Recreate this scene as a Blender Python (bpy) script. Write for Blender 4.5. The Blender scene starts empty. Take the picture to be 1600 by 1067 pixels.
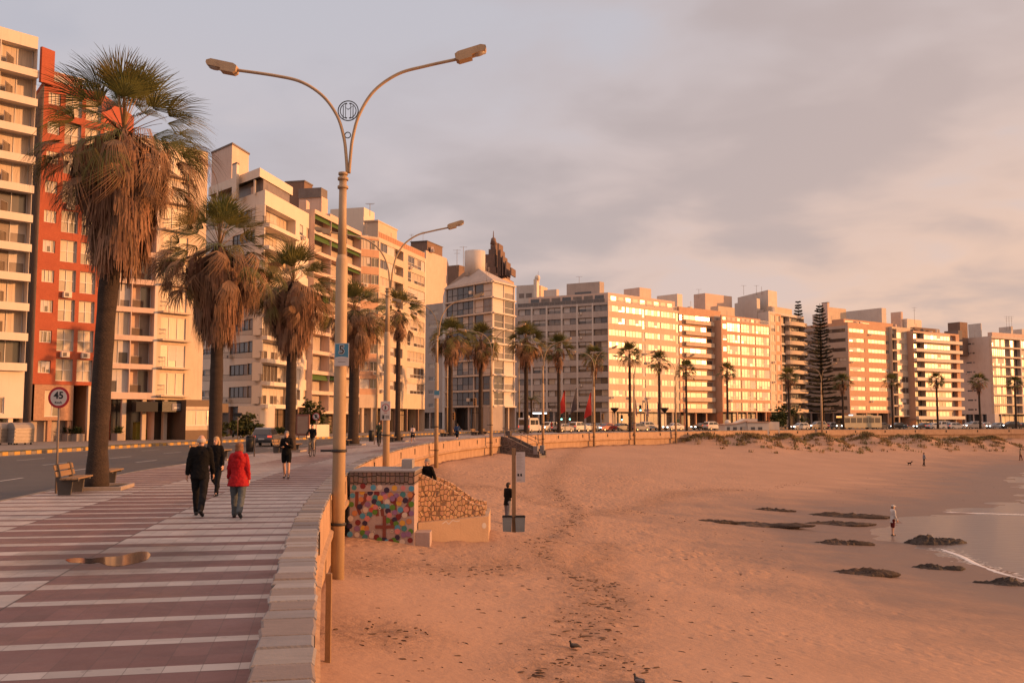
import bpy, math, random
import numpy as np
from mathutils import Vector, Matrix, noise
RND = random.Random(11)
SC = bpy.context.scene
COL = SC.collection
F, HC, HZ = 1500.0, 2.1, 655.0
PITCH = math.atan((HZ - 533.5) / F)
SP, CP = math.sin(PITCH), math.cos(PITCH)
rad = math.radians

def ray(px, py):
    u = (px - 800) / F; v = (533.5 - py) / F
    return u, CP - v * SP, SP + v * CP
def gp(px, py, z=0.0):
    x, y, w = ray(px, py); t = (z - HC) / w
    return Vector((x * t, y * t, z))
def ap(px, py, Y):
    x, y, w = ray(px, py); t = Y / y
    return Vector((x * t, Y, HC + w * t))
def zp(px, py, Y): return ap(px, py, Y).z
def xp(px, Y): return (px - 800) / F * Y     # good enough near the horizon
# ---------------------------------------------------------------- materials
MATS = {}
def lin(h):
    return tuple(((c / 255) / 12.92 if c / 255 <= .04045 else ((c / 255 + .055) / 1.055) ** 2.4) for c in h)
def mat(name, col, rough=.8, col2=None, scale=1.5, amt=.5, bump=0, bscale=30, streak=0, metal=0, spec=.4,
        emit=None, estr=0, coat=0, detail=5, trans=0, tint=False, stretch=None):
    if name in MATS: return MATS[name]
    m = bpy.data.materials.new(name); m.use_nodes = True; MATS[name] = m
    nt = m.node_tree; N = nt.nodes; L = nt.links
    b = N['Principled BSDF']
    b.inputs['Roughness'].default_value = rough; b.inputs['Metallic'].default_value = metal
    b.inputs['Specular IOR Level'].default_value = spec
    b.inputs['Coat Weight'].default_value = coat
    c1 = (*col, 1); c2 = (*(col2 or tuple(c * .72 for c in col)), 1)
    tc = N.new('ShaderNodeTexCoord'); src = tc.outputs['Object']
    if stretch:
        mp = N.new('ShaderNodeMapping'); mp.inputs['Scale'].default_value = stretch
        L.new(src, mp.inputs['Vector']); src = mp.outputs[0]
    nz = N.new('ShaderNodeTexNoise'); nz.inputs['Scale'].default_value = scale; nz.inputs['Detail'].default_value = detail
    nz.inputs['Roughness'].default_value = .65
    L.new(src, nz.inputs['Vector'])
    rp = N.new('ShaderNodeMapRange'); rp.inputs['From Min'].default_value = .5 - .28; rp.inputs['From Max'].default_value = .5 + .28
    rp.inputs['To Min'].default_value = 0; rp.inputs['To Max'].default_value = amt * 2
    L.new(nz.outputs['Fac'], rp.inputs['Value'])
    mx = N.new('ShaderNodeMix'); mx.data_type = 'RGBA'
    mx.inputs['A'].default_value = c1; mx.inputs['B'].default_value = c2
    L.new(rp.outputs[0], mx.inputs['Factor']); out = mx.outputs['Result']
    if streak:
        mp2 = N.new('ShaderNodeMapping'); mp2.inputs['Scale'].default_value = (1.6, 1.6, .12)
        L.new(tc.outputs['Object'], mp2.inputs['Vector'])
        n2 = N.new('ShaderNodeTexNoise'); n2.inputs['Scale'].default_value = 2.2; n2.inputs['Detail'].default_value = 6; n2.inputs['Roughness'].default_value = .7
        L.new(mp2.outputs[0], n2.inputs['Vector'])
        r2 = N.new('ShaderNodeMapRange'); r2.inputs['From Min'].default_value = .5; r2.inputs['From Max'].default_value = .75
        r2.inputs['To Max'].default_value = streak
        L.new(n2.outputs['Fac'], r2.inputs['Value'])
        m2 = N.new('ShaderNodeMix'); m2.data_type = 'RGBA'
        L.new(r2.outputs[0], m2.inputs['Factor']); L.new(out, m2.inputs['A'])
        m2.inputs['B'].default_value = (col[0] * .45, col[1] * .4, col[2] * .38, 1); out = m2.outputs['Result']
    if tint:
        at = N.new('ShaderNodeAttribute'); at.attribute_name = 'tint'
        m3 = N.new('ShaderNodeMix'); m3.data_type = 'RGBA'; m3.blend_type = 'MULTIPLY'; m3.inputs['Factor'].default_value = 1
        L.new(out, m3.inputs['A']); L.new(at.outputs['Color'], m3.inputs['B']); out = m3.outputs['Result']
    L.new(out, b.inputs['Base Color'])
    if bump:
        nb = N.new('ShaderNodeTexNoise'); nb.inputs['Scale'].default_value = bscale; nb.inputs['Detail'].default_value = 4
        L.new(src, nb.inputs['Vector'])
        bp = N.new('ShaderNodeBump'); bp.inputs['Strength'].default_value = bump; bp.inputs['Distance'].default_value = .05
        L.new(nb.outputs['Fac'], bp.inputs['Height']); L.new(bp.outputs[0], b.inputs['Normal'])
    if emit:
        b.inputs['Emission Color'].default_value = (*emit, 1); b.inputs['Emission Strength'].default_value = estr
    if trans:
        tr = N.new('ShaderNodeBsdfTranslucent'); L.new(out, tr.inputs['Color'])
        ms = N.new('ShaderNodeMixShader'); ms.inputs[0].default_value = trans
        L.new(b.outputs[0], ms.inputs[1]); L.new(tr.outputs[0], ms.inputs[2])
        L.new(ms.outputs[0], N['Material Output'].inputs['Surface'])
    return m
# ---------------------------------------------------------------- mesh builder
class MB:
    def __init__(s):
        s.v = []; s.f = []; s.m = []; s.smooth = []; s.M = Matrix(); s.tint = None
    def add(s, verts, faces, m=0, sm=False):
        o = len(s.v); M = s.M
        s.v.extend([tuple(M @ Vector(v)) for v in verts])
        for f in faces:
            s.f.append([i + o for i in f]); s.m.append(m); s.smooth.append(sm)
        return s
    def quad(s, a, b, c, d, m=0): return s.add([a, b, c, d], [(0, 1, 2, 3)], m)
    def box(s, x0, x1, y0, y1, z0, z1, m=0):
        v = [(x0,y0,z0),(x1,y0,z0),(x1,y1,z0),(x0,y1,z0),(x0,y0,z1),(x1,y0,z1),(x1,y1,z1),(x0,y1,z1)]
        return s.add(v, [(3,2,1,0),(4,5,6,7),(0,1,5,4),(1,2,6,5),(2,3,7,6),(3,0,4,7)], m)
    def bbox(s, x0, x1, y0, y1, z0, z1, m=0, b=.02):
        """box with chamfered vertical and top edges"""
        v = []
        def ring(i, z): 
            return [(x0+i+0,y0+i+b,z),(x0+i+b,y0+i,z),(x1-i-b,y0+i,z),(x1-i,y0+i+b,z),(x1-i,y1-i-b,z),(x1-i-b,y1-i,z),(x0+i+b,y1-i,z),(x0+i,y1-i-b,z)]
        v = ring(0, z0) + ring(0, z1 - b) + ring(b, z1)
        f = [tuple(range(7, -1, -1)), tuple(range(16, 24))]
        for k in (0, 8):
            for i in range(8):
                j = (i + 1) % 8; f.append((k+i, k+j, k+8+j, k+8+i))
        return s.add(v, f, m)
    def beam(s, a, b, w, h, m=0, up=(0,0,1)):
        a = Vector(a); b = Vector(b); d = (b - a)
        if d.length < 1e-6: return s
        d.normalize(); up = Vector(up)
        if abs(d.dot(up)) > .98: up = Vector((0,1,0))
        x = d.cross(up).normalized() * w / 2; z = x.cross(d).normalized() * h / 2
        v = [a-x-z, a+x-z, a+x+z, a-x+z, b-x-z, b+x-z, b+x+z, b-x+z]
        return s.add(v, [(0,1,2,3),(7,6,5,4),(0,4,5,1),(1,5,6,2),(2,6,7,3),(3,7,4,0)], m)
    def tube(s, pts, rs, n=8, m=0, cap=True, sm=True):
        pts = [Vector(p) for p in pts]; k = len(pts)
        if not hasattr(rs, '__len__'): rs = [rs] * k
        verts = []; px = None
        for i, p in enumerate(pts):
            d = (pts[min(i+1, k-1)] - pts[max(i-1, 0)])
            d = d.normalized() if d.length > 1e-9 else Vector((0,0,1))
            if px is None:
                ref = Vector((0,0,1)) if abs(d.z) < .9 else Vector((1,0,0))
                px = d.cross(ref).normalized()
            else:
                px = (px - d * px.dot(d)).normalized()
            py = d.cross(px)
            for j in range(n):
                a = 2 * math.pi * j / n
                verts.append(p + (px * math.cos(a) + py * math.sin(a)) * rs[i])
        f = []
        for i in range(k - 1):
            for j in range(n):
                q = (j + 1) % n
                f.append((i*n+j, i*n+q, (i+1)*n+q, (i+1)*n+j))
        s.add(verts, f, m, sm)
        if cap:
            o = len(s.v) - n * k
            s.f.append([o + j for j in range(n - 1, -1, -1)]); s.m.append(m); s.smooth.append(False)
            s.f.append([o + (k-1)*n + j for j in range(n)]); s.m.append(m); s.smooth.append(False)
        return s
    def lathe(s, prof, n=16, m=0, c=(0,0,0), sm=True):
        return s.tube([(c[0], c[1], c[2] + z) for r, z in prof], [max(r, .0005) for r, z in prof], n, m, True, sm)
    def prism(s, poly, y0, y1, m=0, axis='y'):
        """2-D outline (x,z) extruded along y (or (x,y) along z)"""
        n = len(poly)
        if axis == 'y': v = [(p[0], y0, p[1]) for p in poly] + [(p[0], y1, p[1]) for p in poly]
        elif axis == 'x': v = [(y0, p[0], p[1]) for p in poly] + [(y1, p[0], p[1]) for p in poly]
        else: v = [(p[0], p[1], y0) for p in poly] + [(p[0], p[1], y1) for p in poly]
        f = [tuple(range(n)), tuple(range(2*n-1, n-1, -1))]
        for i in range(n):
            j = (i + 1) % n; f.append((j, i, n+i, n+j))
        return s.add(v, f, m)
    def ell(s, c, r, m=0, n=12, k=8):
        v = []; f = []
        for i in range(k + 1):
            t = math.pi * i / k
            for j in range(n):
                a = 2 * math.pi * j / n
                v.append((c[0] + r[0]*math.sin(t)*math.cos(a), c[1] + r[1]*math.sin(t)*math.sin(a), c[2] + r[2]*math.cos(t)))
        for i in range(k):
            for j in range(n):
                q = (j + 1) % n
                f.append((i*n+j, (i+1)*n+j, (i+1)*n+q, i*n+q))
        return s.add(v, f, m, True)
    def mesh(s, name, mats):
        me = bpy.data.meshes.new(name)
        me.from_pydata([tuple(v) for v in s.v], [], s.f)
        if not isinstance(mats, (list, tuple)): mats = [mats]
        for x in mats: me.materials.append(x)
        me.polygons.foreach_set('material_index', s.m)
        me.polygons.foreach_set('use_smooth', s.smooth)
        me.update(); return me
    def build(s, name, mats, parent=None, loc=None):
        return link(name, s.mesh(name, mats), parent, loc)
def link(name, me, parent=None, loc=None, rz=None):
    o = bpy.data.objects.new(name, me); COL.objects.link(o)
    if parent: o.parent = parent
    if loc is not None: o.location = loc
    if rz is not None: o.rotation_euler = (0, 0, rz)
    return o
def tag(o, label=None, cat=None, group=None, kind=None):
    if label: o['label'] = label
    if cat: o['category'] = cat
    if group: o['group'] = group
    if kind: o['kind'] = kind
    return o
def thing(name, label, cat, loc=(0,0,0), rz=0, group=None):
    o = link(name, None, None, loc, rz); o.empty_display_size = .3
    return tag(o, label, cat, group)
def dup(o, loc=None, rz=None, label=None, scale=None, parent=None):
    c = o.copy(); COL.objects.link(c)
    if parent: c.parent = parent
    for ch in list(o.children): dup(ch, parent=c)
    if loc is not None: c.location = loc
    if rz is not None: c.rotation_euler = (0, 0, rz)
    if scale is not None: c.scale = scale if hasattr(scale, '__len__') else (scale,)*3
    if label: c['label'] = label
    return c
def text_mesh(mb, txt, size, M, m=0, depth=.004, bold=.0):
    cu = bpy.data.curves.new('t', 'FONT'); cu.body = txt; cu.size = size; cu.extrude = depth; cu.offset = bold
    cu.align_x = 'CENTER'; cu.align_y = 'CENTER'; cu.resolution_u = 3
    o = bpy.data.objects.new('t', cu); COL.objects.link(o)
    dg = bpy.context.evaluated_depsgraph_get(); dg.update()
    me = bpy.data.meshes.new_from_object(o.evaluated_get(dg))
    mb.add([M @ v.co for v in me.vertices], [tuple(p.vertices) for p in me.polygons], m)
    bpy.data.objects.remove(o); bpy.data.curves.remove(cu); bpy.data.meshes.remove(me)
STAND = Matrix.Rotation(math.pi/2, 4, 'X')     # text in XY -> upright, facing -Y
def catmull(pts, n=8):
    P = [Vector((*p, 0)) if len(p) == 2 else Vector(p) for p in pts]; out = []
    for i in range(len(P) - 1):
        a, b, c, d = P[max(i-1, 0)], P[i], P[i+1], P[min(i+2, len(P)-1)]
        for k in range(n):
            t = k / n
            out.append(.5 * ((2*b) + (c-a)*t + (2*a-5*b+4*c-d)*t*t + (3*b-a-3*c+d)*t*t*t))
    out.append(P[-1]); return out
def resample(P, step):
    out = [P[0].copy()]; acc = 0
    for a, b in zip(P, P[1:]):
        L = (b - a).length
        while acc + L >= step:
            t = (step - acc) / L; a = a.lerp(b, t); out.append(a.copy()); L = (b - a).length; acc = 0
        acc += L
    return out
def normals2(P):
    out = []
    for i in range(len(P)):
        d = (P[min(i+1, len(P)-1)] - P[max(i-1, 0)]); d.z = 0; d.normalize()
        out.append(Vector((-d.y, d.x, 0)))          # left of travel
    return out
# ---------------------------------------------------------------- camera, sun, sky
cam = bpy.data.cameras.new('camera'); cam.lens = F / 1600 * 36; cam.sensor_width = 36; cam.clip_start = .1; cam.clip_end = 6000
camo = bpy.data.objects.new('camera', cam); COL.objects.link(camo)
camo.location = (0, 0, HC); camo.rotation_euler = (math.pi/2 + PITCH, 0, 0); SC.camera = camo
SUN_EL = rad(7.0)
sd = Vector((1, -.03, 0)).normalized(); SUN = Vector((sd.x*math.cos(SUN_EL), sd.y*math.cos(SUN_EL), math.sin(SUN_EL)))
sl = bpy.data.lights.new('sun', 'SUN'); sl.energy = 5.0; sl.angle = rad(.6); sl.color = (1, .43, .15)
so = bpy.data.objects.new('sun', sl); COL.objects.link(so); so.rotation_euler = SUN.to_track_quat('Z', 'Y').to_euler()
so.location = SUN * 400
W = bpy.data.worlds.new('World'); SC.world = W; W.use_nodes = True
def sky():
    nt = W.node_tree; N = nt.nodes; L = nt.links
    bg = N['Background']; bg.inputs['Strength'].default_value = .1
    st = N.new('ShaderNodeTexSky'); st.sky_type = 'NISHITA'; st.sun_disc = False
    st.sun_elevation = SUN_EL; st.sun_rotation = math.atan2(SUN.x, SUN.y); st.dust_density = 2.5; st.air_density = 1.2
    tc = N.new('ShaderNodeTexCoord'); sep = N.new('ShaderNodeSeparateXYZ'); L.new(tc.outputs['Generated'], sep.inputs[0])
    def math_(op, a, b=None, c=None):
        n = N.new('ShaderNodeMath'); n.operation = op
        for i, x in enumerate((a, b, c)):
            if x is None: continue
            if hasattr(x, 'links'): L.new(x, n.inputs[i])
            else: n.inputs[i].default_value = x
        return n.outputs[0]
    def mixc(f, a, b, mode='MIX'):
        n = N.new('ShaderNodeMix'); n.data_type = 'RGBA'; n.blend_type = mode
        for k, x in (('Factor', f), ('A', a), ('B', b)):
            if hasattr(x, 'links'): L.new(x, n.inputs[k])
            else: n.inputs[k].default_value = (*x, 1) if isinstance(x, tuple) else x
        return n.outputs['Result']
    def maprange(v, a, b, c=0, d=1, smooth=True):
        n = N.new('ShaderNodeMapRange'); n.interpolation_type = 'SMOOTHSTEP' if smooth else 'LINEAR'
        L.new(v, n.inputs['Value'])
        for k, x in zip(('From Min', 'From Max', 'To Min', 'To Max'), (a, b, c, d)): n.inputs[k].default_value = x
        return n.outputs[0]
    z = math_('MAXIMUM', sep.outputs['Z'], 0.0)
    # cloud deck: project the view direction on a plane overhead
    den = math_('ADD', z, .22)
    cx = math_('DIVIDE', sep.outputs['X'], den); cy = math_('DIVIDE', sep.outputs['Y'], den)
    cmb = N.new('ShaderNodeCombineXYZ'); L.new(cx, cmb.inputs[0]); L.new(cy, cmb.inputs[1])
    def nz(scale, detail, rough, off, sx=1, sy=1, dist=0):
        mp = N.new('ShaderNodeMapping'); mp.inputs['Location'].default_value = off; mp.inputs['Scale'].default_value = (sx, sy, 1)
        mp.inputs['Rotation'].default_value = (0, 0, .35)
        L.new(cmb.outputs[0], mp.inputs['Vector'])
        n = N.new('ShaderNodeTexNoise'); n.inputs['Scale'].default_value = scale; n.inputs['Detail'].default_value = detail
        n.inputs['Roughness'].default_value = rough; n.inputs['Distortion'].default_value = dist
        L.new(mp.outputs[0], n.inputs['Vector']); return n.outputs['Fac']
    n1 = nz(1.15, 3.5, .5, (3.1, 1.7, 0), 1, 1.1, .25); n2 = nz(2.9, 4, .5, (7.3, 2.2, 0), 1, 1.1, .3)
    dens = math_('ADD', math_('MULTIPLY', n1, .62), math_('MULTIPLY', n2, .38))
    dot = N.new('ShaderNodeVectorMath'); dot.operation = 'DOT_PRODUCT'
    L.new(tc.outputs['Generated'], dot.inputs[0]); dot.inputs[1].default_value = (sd.x, sd.y, 0)
    az = dot.outputs['Value']
    warm = maprange(az, -.5, .72)
    low = maprange(z, .42, .0)
    # base colours of the veil, lit from the sunrise side and near the horizon
    cool = (.50, .495, .56); pink = (.65, .525, .495); gold = (1.0, .62, .415)
    c = mixc(warm, cool, pink)
    c = mixc(math_('MULTIPLY', low, math_('ADD', math_('MULTIPLY', warm, .72), .18)), c, gold)
    thick = maprange(dens, .46, .60)
    c = mixc(math_('MULTIPLY', thick, .75), c, mixc(warm, (.435, .395, .415), (.54, .415, .385)), 'MIX')
    thin = maprange(dens, .49, .40)
    c = mixc(math_('MULTIPLY', thin, .75), c, mixc(low, (.56, .545, .60), (.78, .57, .49)))
    glow = math_('MULTIPLY', math_('POWER', math_('MAXIMUM', az, 0.0), 6.0), maprange(z, .45, .02))
    over = maprange(z, .46, .8); c = mixc(over, c, (1.2, .82, .70))  # overhead sky, above the view, brightened pink as added warm fill light
    side = math_('MULTIPLY', maprange(az, .45, .95), .8); c = mixc(side, c, (1.25, .74, .48))  # sunward sky, mostly out of view, warmed and brightened for the same fill
    c = mixc(glow, c, (4.2, 2.1, .8))
    skyc = mixc(1.0, st.outputs[0], (.1, .1, .1), 'MULTIPLY')
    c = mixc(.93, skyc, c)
    bel = maprange(sep.outputs['Z'], -.02, 0.0)
    c = mixc(bel, (.22, .14, .10), c)
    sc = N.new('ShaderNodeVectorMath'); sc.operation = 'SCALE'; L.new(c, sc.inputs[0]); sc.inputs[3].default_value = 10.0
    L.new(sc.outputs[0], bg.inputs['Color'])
sky()
SC.view_settings.view_transform = 'Standard'; SC.view_settings.look = 'None'; SC.view_settings.exposure = .06; SC.view_settings.gamma = 1
SC.render.engine = 'CYCLES'
SC.cycles.max_bounces = 6; SC.cycles.diffuse_bounces = 3; SC.cycles.glossy_bounces = 3; SC.cycles.transmission_bounces = 2
SC.cycles.transparent_max_bounces = 6; SC.cycles.caustics_reflective = False; SC.cycles.caustics_refractive = False
SC.cycles.sample_clamp_indirect = 4
SC.cycles.use_denoising = True
# ================================================================ the setting: wall path, ground, road, promenade, beach, water
WALLP = [(1.6,-10),(0.0,0),(-1.21,6),(-2.0,9.9),(-2.44,12.1),(-3.36,17.1),(-4.32,23.6),(-5.1,30),(-5.76,38),(-6.15,47),(-6.3,56),(-6.0,65),(-5.3,74),
         (-4.2,82),(-2.2,91),(0.5,100),(4,109),(10,119.5),(17,129),(25.7,138),(36,147),(50,156),(66,163.5),(84,169),(105,173),(150,178),(225,181)]
WP = resample(catmull(WALLP), .5); WN = normals2(WP)
WPN = np.array([(p.x, p.y) for p in WP]); WNN = np.array([(n.x, n.y) for n in WN])
SHORE = [(36,-30),(33,-5),(29,15),(24,30),(21.3,39.4),(21.2,43.4),(21.2,46.3),(20.9,50.2),(22.0,57),(25,63),(31,68),(39,76),(46,86),(50,95),(57,108),(67,124),(80,138),(100,149),(150,157),(260,162)]
SHP = resample(catmull(SHORE), .5); SHN = np.array([(p.x, p.y) for p in SHP]); SHNn = np.array([(n.x, n.y) for n in normals2(SHP)])
def sdist(X, Y, P, Nn):
    """distance to a path; positive to the right of travel"""
    X = np.asarray(X, float).ravel(); Y = np.asarray(Y, float).ravel(); out = np.empty(len(X))
    for i in range(0, len(X), 4000):
        dx = X[i:i+4000, None] - P[None, :, 0]; dy = Y[i:i+4000, None] - P[None, :, 1]
        d2 = dx*dx + dy*dy; k = d2.argmin(1); r = np.arange(len(k))
        side = -(dx[r, k] * Nn[k, 0] + dy[r, k] * Nn[k, 1])
        out[i:i+4000] = np.sqrt(d2[r, k]) * np.where(side >= 0, 1, -1)
    return out
WATER_Z = -4.5
def vnoise(X, Y, s, seed=0):
    """cheap smooth value noise"""
    X = np.asarray(X) * s + seed * 17.3; Y = np.asarray(Y) * s + seed * 5.1
    xi = np.floor(X).astype(np.int64); yi = np.floor(Y).astype(np.int64); fx = X - xi; fy = Y - yi
    fx = fx*fx*(3-2*fx); fy = fy*fy*(3-2*fy)
    def h(a, b):
        n = (a * 374761393 + b * 668265263 + seed * 974634) & 0x7fffffff
        n = ((n ^ (n >> 13)) * 1274126177) & 0x7fffffff
        return ((n ^ (n >> 16)) & 0xffff) / 65535.0
    return (h(xi, yi)*(1-fx) + h(xi+1, yi)*fx)*(1-fy) + (h(xi, yi+1)*(1-fx) + h(xi+1, yi+1)*fx)*fy
TRACKS = [[(866,740),(862,760),(880,785),(905,800),(960,800),(1010,790)], [(905,800),(880,830),(850,850),(868,880),(905,905),(930,940),(900,990),(880,1067)],
          [(860,790),(800,770),(760,760),(700,755),(660,745)], [(940,850),(930,900),(960,930),(935,985),(950,1060)], [(1000,690),(930,705),(880,725),(866,745)],
          [(1010,790),(1060,770),(1150,765)], [(560,890),(640,880),(700,890),(800,880)], [(520,985),(560,990),(610,985)]]
DUNES = [(27,137.5,1.0,3),(34,138.5,1.2,4),(40,141.5,1.3,3.5),(47,147,1.2,4),(56,152.5,1.2,4),(66,157.5,1.1,4.5),(75,160.5,.9,3.5),(81,163,.8,3)]
def sand_z(X, Y, d=None, e=None):
    X = np.asarray(X, float).ravel(); Y = np.asarray(Y, float).ravel()
    if d is None: d = sdist(X, Y, WPN, WNN)
    if e is None: e = -sdist(X, Y, SHN, SHNn)
    dd = np.maximum(d, 0); ee = np.maximum(e, 0)
    t = dd / (dd + ee + 1e-6)
    zw = -1.5 + .28 * np.clip((Y - 30) / 30, 0, 1); z = zw - (zw + 4.5) * (1 - (1 - t) ** 1.5)
    z = np.where(e < 0, WATER_Z - .035 * (-e), z)
    z = z + .10 * (vnoise(X, Y, .16, 3) - .5) * np.clip(ee / 6, 0, 1) + .05 * (vnoise(X, Y, .55, 4) - .5) * np.clip(ee / 8, 0, 1)
    z = z + (.10 * (vnoise(X, Y, .35, 12) - .45) + .06 * (vnoise(X, Y, 1.1, 13) - .5)) * np.exp(-np.abs(e) / 4)
    # drift against the wall
    z = z + .22 * np.exp(-dd / 1.4) * (vnoise(X, Y, .25, 8) - .35)
    z = z + .5 * np.exp(-((X - .1)**2 + (Y - 33.2)**2) / 8)
    for (x, y, h, r) in DUNES:
        h = h * 1.35; g = np.exp(-(((X-x)**2 + (Y-y)**2) / r**2)); z = z + h * g * (.75 + .5 * vnoise(X, Y, .5, 9))
    return np.where(d < -.3, -2.6, z)
def sz(x, y): return float(sand_z([x], [y])[0])
SANDM = {}
def gs(px, py):
    """pixel -> point on the sand (a few fixed-point steps)"""
    z = -2.5
    for _ in range(25):
        p = gp(px, py, z); z = .5 * z + .5 * sz(p.x, p.y)
    p = gp(px, py, z); p.z = sz(p.x, p.y); return p

def nodes(m):
    m.use_nodes = True; return m.node_tree.nodes, m.node_tree.links
def sand_material():
    m = bpy.data.materials.new('beach_sand'); N, L = nodes(m); b = N['Principled BSDF']
    tc = N.new('ShaderNodeTexCoord'); pos = tc.outputs['Object']
    def noise_(scale, detail=5, rough=.6, stretch=None, dist=0):
        src = pos
        if stretch:
            mp = N.new('ShaderNodeMapping'); mp.inputs['Scale'].default_value = stretch; L.new(src, mp.inputs['Vector']); src = mp.outputs[0]
        n = N.new('ShaderNodeTexNoise'); n.inputs['Scale'].default_value = scale; n.inputs['Detail'].default_value = detail
        n.inputs['Roughness'].default_value = rough; n.inputs['Distortion'].default_value = dist; L.new(src, n.inputs['Vector']); return n.outputs['Fac']
    def mr(v, a, b_, c=0, d=1):
        n = N.new('ShaderNodeMapRange'); n.inputs['From Min'].default_value = a; n.inputs['From Max'].default_value = b_
        n.inputs['To Min'].default_value = c; n.inputs['To Max'].default_value = d; L.new(v, n.inputs['Value']); return n.outputs[0]
    def mth(op, a, b_):
        n = N.new('ShaderNodeMath'); n.operation = op
        for i, x in enumerate((a, b_)):
            if hasattr(x, 'links'): L.new(x, n.inputs[i])
            else: n.inputs[i].default_value = x
        return n.outputs[0]
    def mix(f, a, b_):
        n = N.new('ShaderNodeMix'); n.data_type = 'RGBA'
        for k, x in (('Factor', f), ('A', a), ('B', b_)):
            if hasattr(x, 'links'): L.new(x, n.inputs[k])
            else: n.inputs[k].default_value = (*x, 1) if isinstance(x, tuple) else x
        return n.outputs['Result']
    aw = N.new('ShaderNodeAttribute'); aw.attribute_name = 'wet'; wet = aw.outputs['Fac']
    at = N.new('ShaderNodeAttribute'); at.attribute_name = 'track'; trk = at.outputs['Fac']
    c = mix(mr(noise_(.18, 6), .35, .65), (.35, .214, .145), (.405, .248, .168))
    c = mix(mr(noise_(9, 6, .7), .35, .75, 0, .5), c, (.285, .175, .122))
    c = mix(mth('MULTIPLY', mr(noise_(1.1, 8, .75, (1, 2.6, 1)), .56, .7), .4), c, (.265, .162, .114))
    wn = mth('ADD', wet, mth('MULTIPLY', mth('SUBTRACT', noise_(.22, 5, .6, (1, 1.6, 1)), .5), .75))
    wetf = mr(wn, .35, .8)
    c = mix(wetf, c, (.165, .108, .08))
    # churned, weedy tracks
    tn = mth('MULTIPLY', trk, mr(noise_(2.6, 8, .8), .42, .6))
    c = mix(mth('MULTIPLY', tn, .8), c, (.2, .12, .08))
    fl = mth('MULTIPLY', mr(noise_(5.0, 3, .9, (1, 2.2, 1)), .66, .72), mr(noise_(.35, 4), .45, .62))
    c = mix(mth('MULTIPLY', fl, .6), c, (.22, .13, .09))
    L.new(c, b.inputs['Base Color'])
    L.new(mr(wetf, 0, 1, .95, .55), b.inputs['Roughness']); b.inputs['Specular IOR Level'].default_value = .2
    # footprints and wind ripples
    vo = N.new('ShaderNodeTexVoronoi'); vo.inputs['Scale'].default_value = 2.3; vo.feature = 'SMOOTH_F1'; vo.inputs['Smoothness'].default_value = .35
    mp = N.new('ShaderNodeMapping'); mp.inputs['Scale'].default_value = (1, .8, 1); L.new(pos, mp.inputs['Vector']); L.new(mp.outputs[0], vo.inputs['Vector'])
    foot = mr(vo.outputs['Distance'], .05, .42)
    dry = mth('SUBTRACT', 1.0, wetf)
    dist_ = mr(noise_(.14, 4), .42, .6, .1, 1)
    af = N.new('ShaderNodeAttribute'); af.attribute_name = 'trodden'
    h = mth('MULTIPLY', mth('MULTIPLY', foot, dist_), mth('MULTIPLY', af.outputs['Fac'], 1.3))
    h = mth('ADD', h, mth('MULTIPLY', noise_(4.5, 6, .65), mth('ADD', mth('MULTIPLY', trk, 2.2), mth('ADD', mth('MULTIPLY', af.outputs['Fac'], 1.2), .25))))
    h = mth('MULTIPLY', h, mth('ADD', mth('MULTIPLY', dry, .9), .1))
    bp = N.new('ShaderNodeBump'); bp.inputs['Strength'].default_value = .6; bp.inputs['Distance'].default_value = .1
    L.new(h, bp.inputs['Height']); L.new(bp.outputs[0], b.inputs['Normal'])
    return m
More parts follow.
